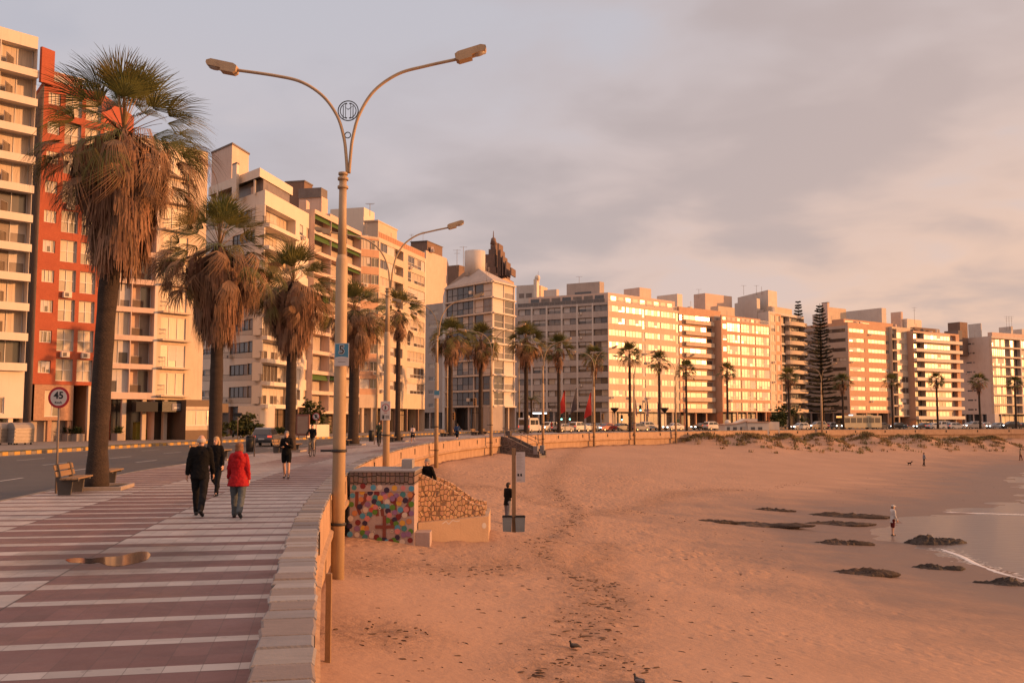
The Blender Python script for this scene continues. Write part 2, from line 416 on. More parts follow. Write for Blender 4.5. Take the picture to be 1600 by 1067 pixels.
def build_beach():
    ys = [-14.0]
    while ys[-1] < 330: ys.append(ys[-1] + max(.13, .0105 * (ys[-1] + 6)))
    ss = np.concatenate([np.linspace(-.62, -.12, 130), np.linspace(-.115, 1.1, 300), np.linspace(1.15, 2.5, 25)])
    Y = np.repeat(np.array(ys), len(ss)); S = np.tile(ss, len(ys)); X = S * np.maximum(Y + 12, 6)
    d = sdist(X, Y, WPN, WNN); e = -sdist(X, Y, SHN, SHNn)
    Z = sand_z(X, Y, d, e)
    # tracks
    T = np.zeros(len(X))
    for tr in TRACKS:
        P = resample(catmull([tuple(gs(*p)) for p in tr], 6), .4); Pn = np.array([(p.x, p.y) for p in P])
        near = (X > Pn[:,0].min()-4) & (X < Pn[:,0].max()+4) & (Y > Pn[:,1].min()-4) & (Y < Pn[:,1].max()+4)
        idx = np.where(near)[0]
        for i in range(0, len(idx), 4000):
            j = idx[i:i+4000]
            dd = np.sqrt(((X[j, None]-Pn[None,:,0])**2 + (Y[j, None]-Pn[None,:,1])**2).min(1))
            T[j] = np.maximum(T[j], np.exp(-(dd / .95) ** 2))
    Z = Z + T * .10 * (vnoise(X, Y, 1.7, 5) - .6)
    wet = np.clip(1 - e / 28.0, 0, 1) ** 1.2 * np.clip((d) / 8, 0, 1)
    trod = np.clip(1.25 - np.abs(d - 8) / 18, 0.10, 1) * np.clip((Y - 16) / 16, .16, 1.5) * np.clip((120 - Y) / 40, .3, 1) * np.clip(e / 12, 0, 1)
    Z = Z + trod * (.07 * (vnoise(X, Y, 2.1, 6) - .5) + .05 * (vnoise(X, Y, 4.3, 7) - .5))
    nx, ny = len(ss), len(ys)
    i = np.arange(ny - 1)[:, None] * nx + np.arange(nx - 1)[None, :]
    q = np.stack([i, i + 1, i + 1 + nx, i + nx], -1).reshape(-1, 4)
    keep = ~((d[q] < -1.0).all(1))
    q = q[keep]
    me = bpy.data.meshes.new('beach')
    me.from_pydata(np.stack([X, Y, Z], 1).tolist(), [], q.tolist())
    for nm, arr in (('wet', wet), ('track', T), ('trodden', trod)):
        a = me.attributes.new(nm, 'FLOAT', 'POINT'); a.data.foreach_set('value', arr.astype(np.float32))
    me.polygons.foreach_set('use_smooth', [True] * len(me.polygons))
    me.materials.append(sand_material()); me.update()
    tag(link('beach', me), kind='structure')
build_beach()
def build_water():
    m = bpy.data.materials.new('sea_water'); N, L = nodes(m); b = N['Principled BSDF']
    b.inputs['Base Color'].default_value = (.15, .115, .10, 1); b.inputs['Specular IOR Level'].default_value = .22; b.inputs['Roughness'].default_value = .3; b.inputs['IOR'].default_value = 1.33
    tc = N.new('ShaderNodeTexCoord'); n = N.new('ShaderNodeTexNoise'); mp = N.new('ShaderNodeMapping'); mp.inputs['Scale'].default_value = (.5, 1.4, 1)
    L.new(tc.outputs['Object'], mp.inputs[0]); L.new(mp.outputs[0], n.inputs['Vector']); n.inputs['Scale'].default_value = 1.6; n.inputs['Detail'].default_value = 4
    bp = N.new('ShaderNodeBump'); bp.inputs['Strength'].default_value = .22; bp.inputs['Distance'].default_value = .1
    L.new(n.outputs['Fac'], bp.inputs['Height']); L.new(bp.outputs[0], b.inputs['Normal'])
    mb = MB(); P = SHP
    pts = [(p.x + q.x*7, p.y + q.y*7) for p, q in zip(P[::4], normals2(P)[::4])]
    for a, c in zip(pts, pts[1:]):
        mb.quad((a[0], a[1], WATER_Z), (a[0] + 900, a[1] - 250, WATER_Z), (c[0] + 900, c[1] - 250, WATER_Z), (c[0], c[1], WATER_Z))
    tag(mb.build('sea', m), kind='structure')
    # thin lines of foam where the film of water stops
    fm = mat('foam', (.8, .76, .72), .6, (.6, .5, .42), 6, .4)
    for k, seg in enumerate([[(1414,793),(1450,798),(1500,801),(1560,803),(1620,805)], [(1470,858),(1500,868),(1530,883),(1560,894),(1600,905),(1660,914)]]):
        mb = MB(); P = catmull([tuple(gp(*p, WATER_Z)) for p in seg], 14); nn = normals2(P)
        for i in range(len(P) - 1):
            w0 = (.05 + .09 * noise.noise(P[i] * 1.3 + Vector((k*9, 0, 0))) ** 2 + .05) * min(1, i / 8) ; w1 = (.05 + .09 * noise.noise(P[i+1] * 1.3 + Vector((k*9, 0, 0))) ** 2 + .05) * min(1, (i+1) / 8)
            a, c = P[i], P[i+1]; na, nc = nn[i], nn[i+1]
            z = WATER_Z + .012
            r0 = [(a.x + na.x*w0*s, a.y + na.y*w0*s, z + hh) for s, hh in ((-1.6, 0), (0, .03), (1, 0))]
            r1 = [(c.x + nc.x*w1*s, c.y + nc.y*w1*s, z + hh) for s, hh in ((-1.6, 0), (0, .03), (1, 0))]
            mb.quad(r0[0], r0[1], r1[1], r1[0]); mb.quad(r0[1], r0[2], r1[2], r1[1])
        RR = random.Random(k + 3)
        for p, q in zip(P, nn):
            for _ in range(7):
                o = p + q * RR.gauss(-.1, .22) + Vector((RR.gauss(0, .3), RR.gauss(0, .3), 0)); r = RR.uniform(.015, .07); zz = WATER_Z + .008 + RR.random() * .008
                mb.add([(o.x + math.cos(a)*r*RR.uniform(.5,2.6), o.y + math.sin(a)*r*RR.uniform(.5,1), zz) for a in (0, 1, 2.1, 3.1, 4.2, 5.2)], [(0,1,2,3,4,5)])
        tag(mb.build('sea_foam', fm), kind='stuff', label='thin white line of foam at the edge of the water', cat='foam')
build_water()
# ------------------------------------------------ promenade (strip along the wall with a tiled pattern in its UV)
OUTP = [(-11.5,-12),(-11.8,0),(-12.3,12),(-13.1,24.6),(-14.0,31),(-15.1,38.9),(-15.5,48.5),(-15.6,60),(-15.2,75),(-14.4,90),(-12.6,104),(-9.5,119),(-3.5,138),(5,151),(17,163),(32,173),(52,182),(75,190),(100,195),(150,199),(225,202)]
KERBP = [(-33.5,10),(-33,30),(-31.8,50),(-31,60),(-29.6,79),(-28.2,88),(-26.4,98),(-21.5,110),(-17.6,122),(-11.5,141),(-5.5,158),(4,176),(17,193),(33,207),(52,220),(75,231),(100,238),(140,243),(230,246)]
def strip(name, A, B, z, m, n=None, uv=None):
    """sheet between two paths resampled to the same count"""
    A = resample(catmull(A, 10), .25); B = resample(catmull(B, 10), .25); n = n or 220
    a = [A[int(i * (len(A)-1) / (n-1))] for i in range(n)]; b = [B[int(i * (len(B)-1) / (n-1))] for i in range(n)]
    mb = MB()
    for i in range(n - 1):
        mb.quad((b[i].x, b[i].y, z), (a[i].x, a[i].y, z), (a[i+1].x, a[i+1].y, z), (b[i+1].x, b[i+1].y, z))
    return tag(mb.build(name, m), kind='structure')
def prom_material():
    m = bpy.data.materials.new('promenade_tiles'); N, L = nodes(m); b = N['Principled BSDF']
    uvn = N.new('ShaderNodeUVMap'); uvn.uv_map = 'along'; sp = N.new('ShaderNodeSeparateXYZ'); L.new(uvn.outputs[0], sp.inputs[0])
    u, v = sp.outputs[0], sp.outputs[1]
    def mth(op, *a):
        n = N.new('ShaderNodeMath'); n.operation = op
        for i, x in enumerate(a):
            if hasattr(x, 'links'): L.new(x, n.inputs[i])
            else: n.inputs[i].default_value = x
        return n.outputs[0]
    def mix(f, a, b_, mode='MIX'):
        n = N.new('ShaderNodeMix'); n.data_type = 'RGBA'; n.blend_type = mode
        for k, x in (('Factor', f), ('A', a), ('B', b_)):
            if hasattr(x, 'links'): L.new(x, n.inputs[k])
            else: n.inputs[k].default_value = (*x, 1) if isinstance(x, tuple) else x
        return n.outputs['Result']
    P_ = 1.09; T = .31
    z1 = mth('GREATER_THAN', u, 3.4); z2 = mth('GREATER_THAN', u, 5.95)
    # 0,1,0 -> phase flips in the middle lane
    flip = mth('SUBTRACT', z1, z2)
    k = mth('FLOOR', mth('DIVIDE', v, P_)); fr = mth('FRACT', mth('DIVIDE', v, P_))
    ph = mth('ADD', mth('MULTIPLY', mth('SUBTRACT', mth('MULTIPLY', k, P_), 7.5), 2*math.pi/30), mth('MULTIPLY', flip, math.pi))
    duty = mth('SUBTRACT', .5, mth('MINIMUM', .29, mth('MAXIMUM', -.25, mth('MULTIPLY', mth('COSINE', ph), .42))))
    dark = mth('GREATER_THAN', fr, duty)
    tc = N.new('ShaderNodeTexCoord')
    def nz(s, d=5, r=.6):
        n = N.new('ShaderNodeTexNoise'); n.inputs['Scale'].default_value = s; n.inputs['Detail'].default_value = d; n.inputs['Roughness'].default_value = r
        L.new(tc.outputs['Object'], n.inputs['Vector']); return n.outputs['Fac']
    # per-slab tone
    wn = N.new('ShaderNodeTexWhiteNoise'); wn.noise_dimensions = '3D'; cb = N.new('ShaderNodeCombineXYZ')
    L.new(mth('FLOOR', mth('DIVIDE', u, T)), cb.inputs[0]); L.new(mth('FLOOR', mth('DIVIDE', v, T)), cb.inputs[1]); L.new(dark, cb.inputs[2]); L.new(cb.outputs[0], wn.inputs[0])
    white = mix(nz(3.0), (.43, .385, .36), (.33, .295, .28)); red = mix(nz(3.5), (.18, .092, .086), (.12, .064, .06))
    c = mix(dark, white, red)
    sp_ = mth('GREATER_THAN', nz(160, 2, .5), .62); c = mix(mth('MULTIPLY', sp_, mth('MULTIPLY', dark, .35)), c, (.3, .22, .2))
    tone = mth('ADD', .86, mth('MULTIPLY', wn.outputs[0], .24)); tb = N.new('ShaderNodeCombineXYZ')
    for i in range(3): L.new(tone, tb.inputs[i])
    c = mix(1.0, c, tb.outputs[0], 'MULTIPLY')
    big = N.new('ShaderNodeMapRange'); big.inputs['From Min'].default_value = .5; big.inputs['From Max'].default_value = .72; L.new(nz(.5, 7, .7), big.inputs['Value'])
    c = mix(mth('MULTIPLY', big.outputs[0], .35), c, (.13, .105, .1))
    # damp halo round the puddle, soil and grit in the gap along the coping
    pc = gp(182, 872); vs = N.new('ShaderNodeVectorMath'); vs.operation = 'SUBTRACT'; L.new(tc.outputs['Object'], vs.inputs[0]); vs.inputs[1].default_value = tuple(pc)
    vm = N.new('ShaderNodeVectorMath'); vm.operation = 'MULTIPLY'; L.new(vs.outputs[0], vm.inputs[0]); vm.inputs[1].default_value = (.72, .62, 0)
    vl = N.new('ShaderNodeVectorMath'); vl.operation = 'LENGTH'; L.new(vm.outputs[0], vl.inputs[0])
    hal = N.new('ShaderNodeMapRange'); hal.inputs['From Min'].default_value = 1.35; hal.inputs['From Max'].default_value = .85; L.new(mth('ADD', vl.outputs['Value'], mth('MULTIPLY', mth('SUBTRACT', nz(2.2, 5), .5), 1.1)), hal.inputs['Value'])
    c = mix(mth('MULTIPLY', hal.outputs[0], .5), c, (.05, .036, .033))
    gap = N.new('ShaderNodeMapRange'); gap.inputs['From Min'].default_value = .52; gap.inputs['From Max'].default_value = .44; L.new(mth('ADD', u, mth('MULTIPLY', mth('SUBTRACT', nz(3.5, 5), .5), .16)), gap.inputs['Value'])
    c = mix(mth('MULTIPLY', gap.outputs[0], .9), c, (.06, .042, .022))
    stn = N.new('ShaderNodeMapRange'); stn.inputs['From Min'].default_value = .66; stn.inputs['From Max'].default_value = .70; L.new(nz(5.5, 2, .5), stn.inputs['Value'])
    c = mix(mth('MULTIPLY', stn.outputs[0], .28), c, (.07, .055, .05))
    # joints
    def joint(x, per, w):
        f = mth('FRACT', mth('DIVIDE', x, per)); return mth('LESS_THAN', mth('MINIMUM', f, mth('SUBTRACT', 1.0, f)), w / per)
    j = mth('MAXIMUM', joint(u, T, .004), joint(v, P_, .006))
    j2 = mth('LESS_THAN', mth('MINIMUM', mth('ABSOLUTE', mth('SUBTRACT', u, 3.4)), mth('ABSOLUTE', mth('SUBTRACT', u, 5.95))), .014)
    c = mix(mth('MULTIPLY', j, .55), c, (.06, .05, .047)); c = mix(mth('MULTIPLY', j2, .8), c, (.04, .033, .03))
    L.new(c, b.inputs['Base Color'])
    rr = N.new('ShaderNodeMapRange'); rr.inputs['From Min'].default_value = .35; rr.inputs['From Max'].default_value = .65; rr.inputs['To Min'].default_value = .42; rr.inputs['To Max'].default_value = .75
    L.new(nz(.8, 6), rr.inputs['Value']); L.new(rr.outputs[0], b.inputs['Roughness']); b.inputs['Specular IOR Level'].default_value = .35
    bp = N.new('ShaderNodeBump'); bp.inputs['Strength'].default_value = .12; bp.inputs['Distance'].default_value = .02
    L.new(mth('ADD', nz(60, 3), mth('MULTIPLY', wn.outputs[0], .6)), bp.inputs['Height']); L.new(bp.outputs[0], b.inputs['Normal'])
    return m
def build_promenade():
    O = resample(catmull(OUTP, 10), .3); ON = np.array([(p.x, p.y) for p in O])
    rows = list(range(0, len(WP), 2)); verts = []; faces = []; uvs = []
    K = [0.0, .1, .22, .34, .46, .58, .7, .82, .92, 1.0]
    for i in rows:
        p, n = WP[i], WN[i]
        # width: where the normal meets the outer edge
        rel = ON - np.array([p.x, p.y]); along = rel[:,0] * n.y - rel[:,1] * n.x; out = rel[:,0]*n.x + rel[:,1]*n.y
        c = np.where(out > 2, np.abs(along), 1e9); w = float(out[c.argmin()]); w = max(6.0, min(w, 40))
        for k in K:
            d = .40 + (w - .40) * k; q = p + n * d
            verts.append((q.x, q.y, 0)); uvs.append((d, i * .5 - 10))
    nk = len(K)
    for r in range(len(rows) - 1):
        for k in range(nk - 1):
            a = r * nk + k; faces.append((a + 1, a, a + nk, a + nk + 1))
    me = bpy.data.meshes.new('promenade'); me.from_pydata(verts, [], faces); me.materials.append(prom_material())
    uvl = me.uv_layers.new(name='along')
    for lp in me.loops: uvl.data[lp.index].uv = uvs[lp.vertex_index]
    me.update(); tag(link('promenade', me), kind='structure')
build_promenade()
asph = mat('road_asphalt', (.085, .077, .074), .75, (.06, .056, .055), .7, .6, .15, 90)
pav = mat('pavement_concrete', (.24, .2, .175), .9, (.16, .135, .12), .6, .5, .1, 40)
grs = mat('grass_verge', (.075, .075, .022), .95, (.10, .07, .03), 1.2, .5, .6, 60)
strip('road', OUTP, [(-34.6,10),(-34.2,30),(-33,50),(-32.2,60),(-30.8,79),(-29.4,88),(-27.6,98),(-22.5,110),(-18.6,122),(-12.5,141),(-6.5,158),(3,176),(16,193),(32,208),(51,221),(75,232),(100,239),(140,244),(230,247)], -.12, asph)
def off(P, d, rs=2.0):
    Q = resample(catmull(P, 10), rs); n = normals2(Q); return [(q.x + n_.x*d, q.y + n_.y*d) for q, n_ in zip(Q, n)]
strip('grass_strip', KERBP, off(KERBP, 2.6), .034, grs)
strip('pavement', off(KERBP, 2.6), off(KERBP, 26), .03, pav)
mb = MB(); mb.quad((-900,-60,-.3),(-10,-60,-.3),(-10,60,-.3),(-900,60,-.3)); mb.quad((-900,60,-.302),(-17,60,-.302),(-17,180,-.302),(-900,180,-.302)); mb.quad((-900,180,-.304),(1500,215,-.304),(1500,2500,-.304),(-900,2500,-.304))
mb.quad((-16.9,160,-.306),(10,176,-.306),(60,214,-.306),(-16.9,214,-.306))
tag(mb.build('ground', pav), kind='structure')
def kerbs():
    ky = mat('kerb_yellow', (.52, .30, .06), .85, (.36, .22, .07), 5, .5); kc = mat('kerb_stone', (.26, .21, .17), .9, (.17, .14, .12), 5, .5)
    P = resample(catmull(KERBP, 10), .62); n = normals2(P); mb = MB()
    for i in range(len(P) - 1):
        a, b = P[i], P[i+1]; o0, o1 = n[i] * .22, n[i+1] * .22; g = (b - a) * .02; m = (i // 1) % 2
        v = [a + g, b - g, b - g + o1, a + g + o0]
        h = .06 + .012 * (i % 3) + .03 * m
        mb.add([(q.x, q.y, -.13) for q in v] + [(q.x, q.y, h) for q in v], [(4,5,6,7),(1,0,4,5),(0,3,7,4),(2,1,5,6),(3,2,6,7)], m)
    tag(mb.build('kerb', [kc, ky]), kind='structure')
    P = resample(catmull(OUTP, 10), .9); n = normals2(P); mb = MB()
    for i in range(len(P) - 1):
        a, b = P[i], P[i+1]; o0, o1 = n[i] * .16, n[i+1] * .16; g = (b - a) * .01
        v = [a + g, b - g, b - g + o1, a + g + o0]
        mb.add([(q.x, q.y, -.13) for q in v] + [(q.x, q.y, .006) for q in v], [(4,5,6,7),(1,0,4,5),(0,3,7,4),(2,1,5,6),(3,2,6,7)], 0)
    tag(mb.build('kerb', kc), kind='structure')
    # lane dashes
    wm = mat('road_paint', (.62, .58, .54), .8, (.3, .28, .27), 8, .5); mb = MB()
    A = resample(catmull(OUTP, 10), .25); B = resample(catmull(KERBP, 10), .25)
    for fr, solid in ((.04, True), (.27, False), (.5, False), (.74, False), (.965, True)):
        n_ = 700; L_ = []
        for i in range(n_):
            a = A[int(i*(len(A)-1)/(n_-1))]; b = B[int(i*(len(B)-1)/(n_-1))]; L_.append(a.lerp(b, fr))
        L_ = resample(L_, 1.0); nn = normals2(L_); w = .06
        for i in range(len(L_) - 1):
            if not solid and (i % 8) > 2: continue
            a, b = L_[i], L_[i+1]
            mb.quad((a.x-nn[i].x*w, a.y-nn[i].y*w, -.116), (b.x-nn[i+1].x*w, b.y-nn[i+1].y*w, -.116), (b.x+nn[i+1].x*w, b.y+nn[i+1].y*w, -.116), (a.x+nn[i].x*w, a.y+nn[i].y*w, -.116))
    tag(mb.build('road_marking', wm), kind='structure')
kerbs()
# ------------------------------------------------ the sea wall
def sea_wall():
    t = thing('sea_wall', 'long curving orange-lit sea wall with stone coping between promenade and sand', 'wall')
    fm = mat('wall_render', (.44, .30, .20), .9, (.30, .19, .12), .8, .6, .35, 14, streak=.9)
    um = mat('wall_render_upper', (.46, .31, .205), .88, (.34, .215, .14), 1.4, .6, .4, 18, streak=.5)
    P, n = WP, WN
    def sweep(prof, m, name, parent):
        mb = MB(); v = []; f = []
        for p, q in zip(P, n):
            for (d, z) in prof: v.append((p.x + q.x*d, p.y + q.y*d, z))
        k = len(prof)
        for i in range(len(P) - 1):
            for j in range(k - 1): f.append((i*k+j, (i+1)*k+j, (i+1)*k+j+1, i*k+j+1))
        mb.add(v, f); return mb.build(name, m, parent)
    # profile offsets: positive = towards the promenade
    sweep([(.10,-3.4),(.10,-.62),(.02,-.55),(-.06,-.52),(-.07,-.40),(.0,-.36)], fm, 'wall_base', t)
    sweep([(.0,-.36),(.02,.37)], um, 'parapet', t)
    sweep([(.39,.37),(.41,-.02)], um, 'inner_face', t)
    tones = [mat('coping_stone_%s' % nm, c, .7, tuple(x*.7 for x in c), 3, .5, .25, 25, streak=0, stretch=(1, 4, 1)) for nm, c in
             (('grey', (.235,.215,.215)), ('pale', (.32,.29,.28)), ('rust', (.235,.185,.165)), ('dark', (.16,.145,.15)), ('buff', (.28,.245,.225)))]
    mb = MB(); i = 0.0; R = random.Random(5); nP = len(P)
    def at(s):
        s = min(max(s, 0), nP - 1.001); k = int(s); fr = s - k; return P[k].lerp(P[k+1], fr), n[k].lerp(n[k+1], fr).normalized()
    s = 14.0
    while s < nP - 2:
        ln = R.uniform(.28, .62) * 2 * .8 * (1 if s < 150 else 2.2)
        (a, na), (b, nb) = at(s + .02), at(s + ln - .015)
        e0, e1 = R.uniform(-.035, .0), R.uniform(-.035, .0); i0, i1 = .41 + R.uniform(-.015, .03), .41 + R.uniform(-.015, .03); h = .45 + R.uniform(-.012, .012); tl = R.uniform(-.008, .008)
        top = [a + na*e0, b + nb*e1, b + nb*i1, a + na*i0]
        bot = [a + na*(e0+.03), b + nb*(e1+.03), b + nb*(i1-.03), a + na*(i0-.03)]
        v = [(q.x, q.y, .372) for q in bot] + [(q.x, q.y, h - .02 + tl) for q in top]
        ins = [a.lerp(b, .02) + na*(e0+.02), b.lerp(a, .02) + nb*(e1+.02), b.lerp(a, .02) + nb*(i1-.02), a.lerp(b, .02) + na*(i0-.02)]
        v += [(q.x, q.y, h + tl) for q in ins]
        mb.add(v, [(8,9,10,11)] + [(j, (j+1)%4, 4+(j+1)%4, 4+j) for j in range(4)] + [(4+j, 4+(j+1)%4, 8+(j+1)%4, 8+j) for j in range(4)], R.choice([0,0,1,2,2,3,4,1]))
        s += ln
    mb.build('coping', tones, t)
    # mortar under the coping so gaps read dark
    mort = mat('mortar', (.04, .03, .025), .95); sweep([(.385,.36),(.385,.424),(.02,.424),(.02,.36)], mort, 'mortar_bed', t)
    # drain holes
    dm = mat('drain_dark', (.012, .01, .01), .9); k = 0
    for s in range(40, nP - 10, 13):
        mb = MB(); p, q = P[s], n[s]; d = (P[s+1] - P[s]).normalized()
        c = p - q * .012
        for sx in (-1, 1):
            pass
        w = .11
        a = c - d*w; b = c + d*w
        mb.add([(a.x,a.y,-.12),(b.x,b.y,-.12),(b.x,b.y,.24),(a.x,a.y,.24), (a.x+q.x*.04,a.y+q.y*.04,-.12),(b.x+q.x*.04,b.y+q.y*.04,-.12),(b.x+q.x*.04,b.y+q.y*.04,.24),(a.x+q.x*.04,a.y+q.y*.04,.24)],
               [(0,1,2,3),(0,4,5,1),(1,5,6,2),(2,6,7,3),(3,7,4,0)])
        mb.build('drain_hole', dm, t); k += 1
        if k >= 60: break
    mb = MB(); jm = mat('joint_dark', (.10, .065, .045), .95)
    for s in range(22, 260, 3):
        p, q = P[s], n[s]; d = (P[s+1] - P[s]).normalized() * .012; c = p - q * .004
        mb.quad((c.x-d.x, c.y-d.y, -.3), (c.x+d.x, c.y+d.y, -.3), (c.x+d.x+q.x*.015, c.y+d.y+q.y*.015, .36), (c.x-d.x+q.x*.015, c.y-d.y+q.y*.015, .36))
    mb.build('joint', jm, t)
    # low concrete footing by the wall, near the camera
    mb = MB()
    ft = mat('footing', (.55, .40, .28), .9, (.42, .3, .2), 1, .5, .2, 20); v = []; f = []
    for i in range(24, 46):
        p, q = P[i], n[i]; z0 = sz(p.x - q.x*.4, p.y - q.y*.4)
        for (d, z) in ((.12, z0 + .12), (-.62, z0 + .10), (-.68, z0 - .3)): v.append((p.x + q.x*d, p.y + q.y*d, z))
    for i in range(21):
        for j in range(2): f.append((i*3+j, i*3+3+j, i*3+4+j, i*3+j+1))
    mb.add(v, f); mb.build('footing', ft, t)
sea_wall()
# puddle on the tiles
def puddle():
    m = bpy.data.materials.new('puddle_water'); N, L = nodes(m); b = N['Principled BSDF']
    b.inputs['Base Color'].default_value = (.05, .04, .038, 1); b.inputs['Roughness'].default_value = .07; b.inputs['Specular IOR Level'].default_value = .45
    out = [(102,874),(118,871),(140,872),(160,870),(188,868),(208,863),(222,861),(231,862),(235,866),(233,871),(228,875),(214,879),(186,884),(168,883),(156,879),(140,880),(124,879),(109,878)]
    P = catmull([tuple(gp(*p, .004)) for p in out + out[:1]], 5)
    mb = MB(); mb.add([(p.x, p.y, .004) for p in P[:-1]], [tuple(range(len(P) - 1))[::-1]])
    o = mb.build('puddle', m); tag(o, kind='structure')
puddle()
# ================================================================ buildings
wh = mat('render_white', (.61,.54,.47), .85, (.51,.44,.38), .5, .5, .08, 25, streak=.35)
whc = mat('render_clean', (.68,.59,.49), .85, (.60,.51,.42), .4, .4, .05, 25, streak=.18)
cream = mat('render_cream', (.60,.48,.36), .85, (.50,.39,.29), .5, .5, .08, 25, streak=.35)
pink = mat('render_pink', (.64,.48,.39), .85, (.55,.40,.315), .5, .5, .08, 25, streak=.35)
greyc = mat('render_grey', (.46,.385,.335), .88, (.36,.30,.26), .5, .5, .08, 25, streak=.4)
brown = mat('render_brown', (.24,.15,.11), .88, (.17,.11,.08), .7, .5, .1, 25, streak=.35)
terra = mat('render_terracotta', (.56,.345,.225), .88, (.49,.285,.18), .8, .5, .08, 25, streak=.3)
concd = mat('concrete_dark', (.21,.18,.165), .9, (.14,.12,.11), .5, .5, .1, 20, streak=.5)
stone = mat('stone_cladding', (.46,.27,.17), .9, (.30,.17,.11), 6, .6, .4, 12)
def brick_mat():
    m = mat('red_brick', (.42,.105,.05), .85, (.34,.08,.04), 1.0, .5, .1, 60)
    nt = m.node_tree; N = nt.nodes; L = nt.links; b = N['Principled BSDF']
    src = b.inputs['Base Color'].links[0].from_socket
    tc = N.new('ShaderNodeTexCoord'); sep = N.new('ShaderNodeSeparateXYZ'); L.new(tc.outputs['Object'], sep.inputs[0])
    cb = N.new('ShaderNodeCombineXYZ'); ad = N.new('ShaderNodeMath'); ad.operation = 'ADD'
    L.new(sep.outputs[0], ad.inputs[0]); L.new(sep.outputs[1], ad.inputs[1]); L.new(ad.outputs[0], cb.inputs[0]); L.new(sep.outputs[2], cb.inputs[1])
    br = N.new('ShaderNodeTexBrick'); br.inputs['Scale'].default_value = 4; br.inputs['Mortar Size'].default_value = .02
    br.inputs['Color1'].default_value = (1,1,1,1); br.inputs['Color2'].default_value = (.78,.75,.72,1); br.inputs['Mortar'].default_value = (.75,.8,.85,1)
    L.new(cb.outputs[0], br.inputs['Vector'])
    mx = N.new('ShaderNodeMix'); mx.data_type = 'RGBA'; mx.blend_type = 'MULTIPLY'; mx.inputs['Factor'].default_value = .8
    L.new(src, mx.inputs['A']); L.new(br.outputs[0], mx.inputs['B']); L.new(mx.outputs['Result'], b.inputs['Base Color'])
    return m
brick = brick_mat()
gl_d = mat('glass_dark', (.06,.048,.042), .2, (.09,.072,.06), .8, .5, spec=.9)
gl_m = mat('glass_mid', (.13,.10,.08), .36, (.26,.2,.16), .9, .5, spec=.5)
gl_c = mat('glass_curtain', (.58,.47,.36), .45, (.36,.29,.22), 2.5, .5, spec=.45, stretch=(4,4,.2))
shut = mat('roller_shutter', (.55,.50,.45), .6, (.48,.43,.39), 3, .5, spec=.4)
smoke = mat('glass_rail', (.10,.075,.06), .15, (.15,.115,.09), .9, .5, spec=.6)
fr_w = mat('frame_white', (.66,.62,.58), .5); fr_d = mat('frame_dark', (.05,.042,.04), .5); fr_b = mat('frame_bronze', (.20,.13,.09), .45)
railm = mat('rail_metal', (.32,.27,.24), .5); ironm = mat('iron_black', (.03,.027,.026), .6)
rust = mat('rail_terracotta', (.46,.25,.16), .8, (.38,.19,.11), 2, .5); awn = mat('awning_green', (.07,.13,.03), .9)
WCACHE = {}
gl_f = mat('glass_far_curtain', (.54,.43,.31), .34, (.38,.30,.22), 2.5, .5, spec=.6, coat=.25, stretch=(4,4,.2)); gl_fm = mat('glass_far', (.13,.10,.08), .16, (.24,.19,.15), .9, .5, spec=.9)
STY = {'w': (fr_w, gl_d, gl_m, gl_c, shut), 'd': (fr_d, gl_d, gl_m, gl_c, shut), 'b': (fr_b, gl_d, gl_m, gl_c, shut)}
def win_mesh(w, h, nx, split, sty, mix, var, near):
    key = (round(w, 1), round(h, 1), nx, split, sty, mix, var, near)
    if key in WCACHE: return WCACHE[key]
    R = random.Random(hash((round(w*10), round(h*10), nx, sty, mix, var)) & 0xffff)
    ft = .07 if near else .09
    p = MB(); fr = MB(); f = fr if near else p; fm = 0
    xs = [w * i / nx for i in range(nx + 1)]
    f.box(0, w, -.03, .05, 0, ft, fm); f.box(0, w, -.03, .05, h - ft, h, fm)
    for i, x in enumerate(xs):
        a = max(0, min(w - ft, x - ft/2)); f.box(a, a + ft, -.026, .046, ft, h - ft, fm)
    if split: f.box(ft, w - ft, -.022, .042, h*split - ft/2, h*split + ft/2, fm)
    cur = R.choices((1, 2, 3, 4), {'dark': (6,3,1,1), 'mid': (3,3,3,1), 'lit': (1,2,7,3), 'shut': (2,2,2,5)}[mix])[0]
    for i in range(nx):
        if R.random() < (.4 if near else .7): cur = R.choices((1, 2, 3, 4), {'dark': (6,3,1,1), 'mid': (3,3,3,1), 'lit': (1,2,7,3), 'shut': (2,2,2,5)}[mix])[0]
        a, b = xs[i], xs[i+1]; t = R.uniform(-.012, .012); t2 = R.uniform(-.012, .012)
        zs = [(0, h, cur)]
        if cur == 4:
            k = h * R.choice((0, 0, .3, .5)); zs = [(0, k, R.choice((1, 2))), (k, h, 4)] if k else zs
        elif split and R.random() < .6: zs = [(0, h*split, R.choice((1, 2, cur))), (h*split, h, cur)]
        for (z0, z1, mm) in zs:
            if z1 - z0 < .01: continue
            if mm == 4: p.quad((a, .0, z0), (b, .0, z0), (b, .0, z1), (a, .0, z1), 4)
            else: p.quad((a, .03, z0), (b, .03 + t, z0), (b, .03 + t + t2, z1), (a, .03 + t2, z1), mm)
    r = (p.mesh('window', STY[sty] if near else (STY[sty][0], gl_d, gl_fm, gl_f, shut)), fr.mesh('frame', STY[sty][0]) if near else None)
    WCACHE[key] = r; return r
RCACHE = {}
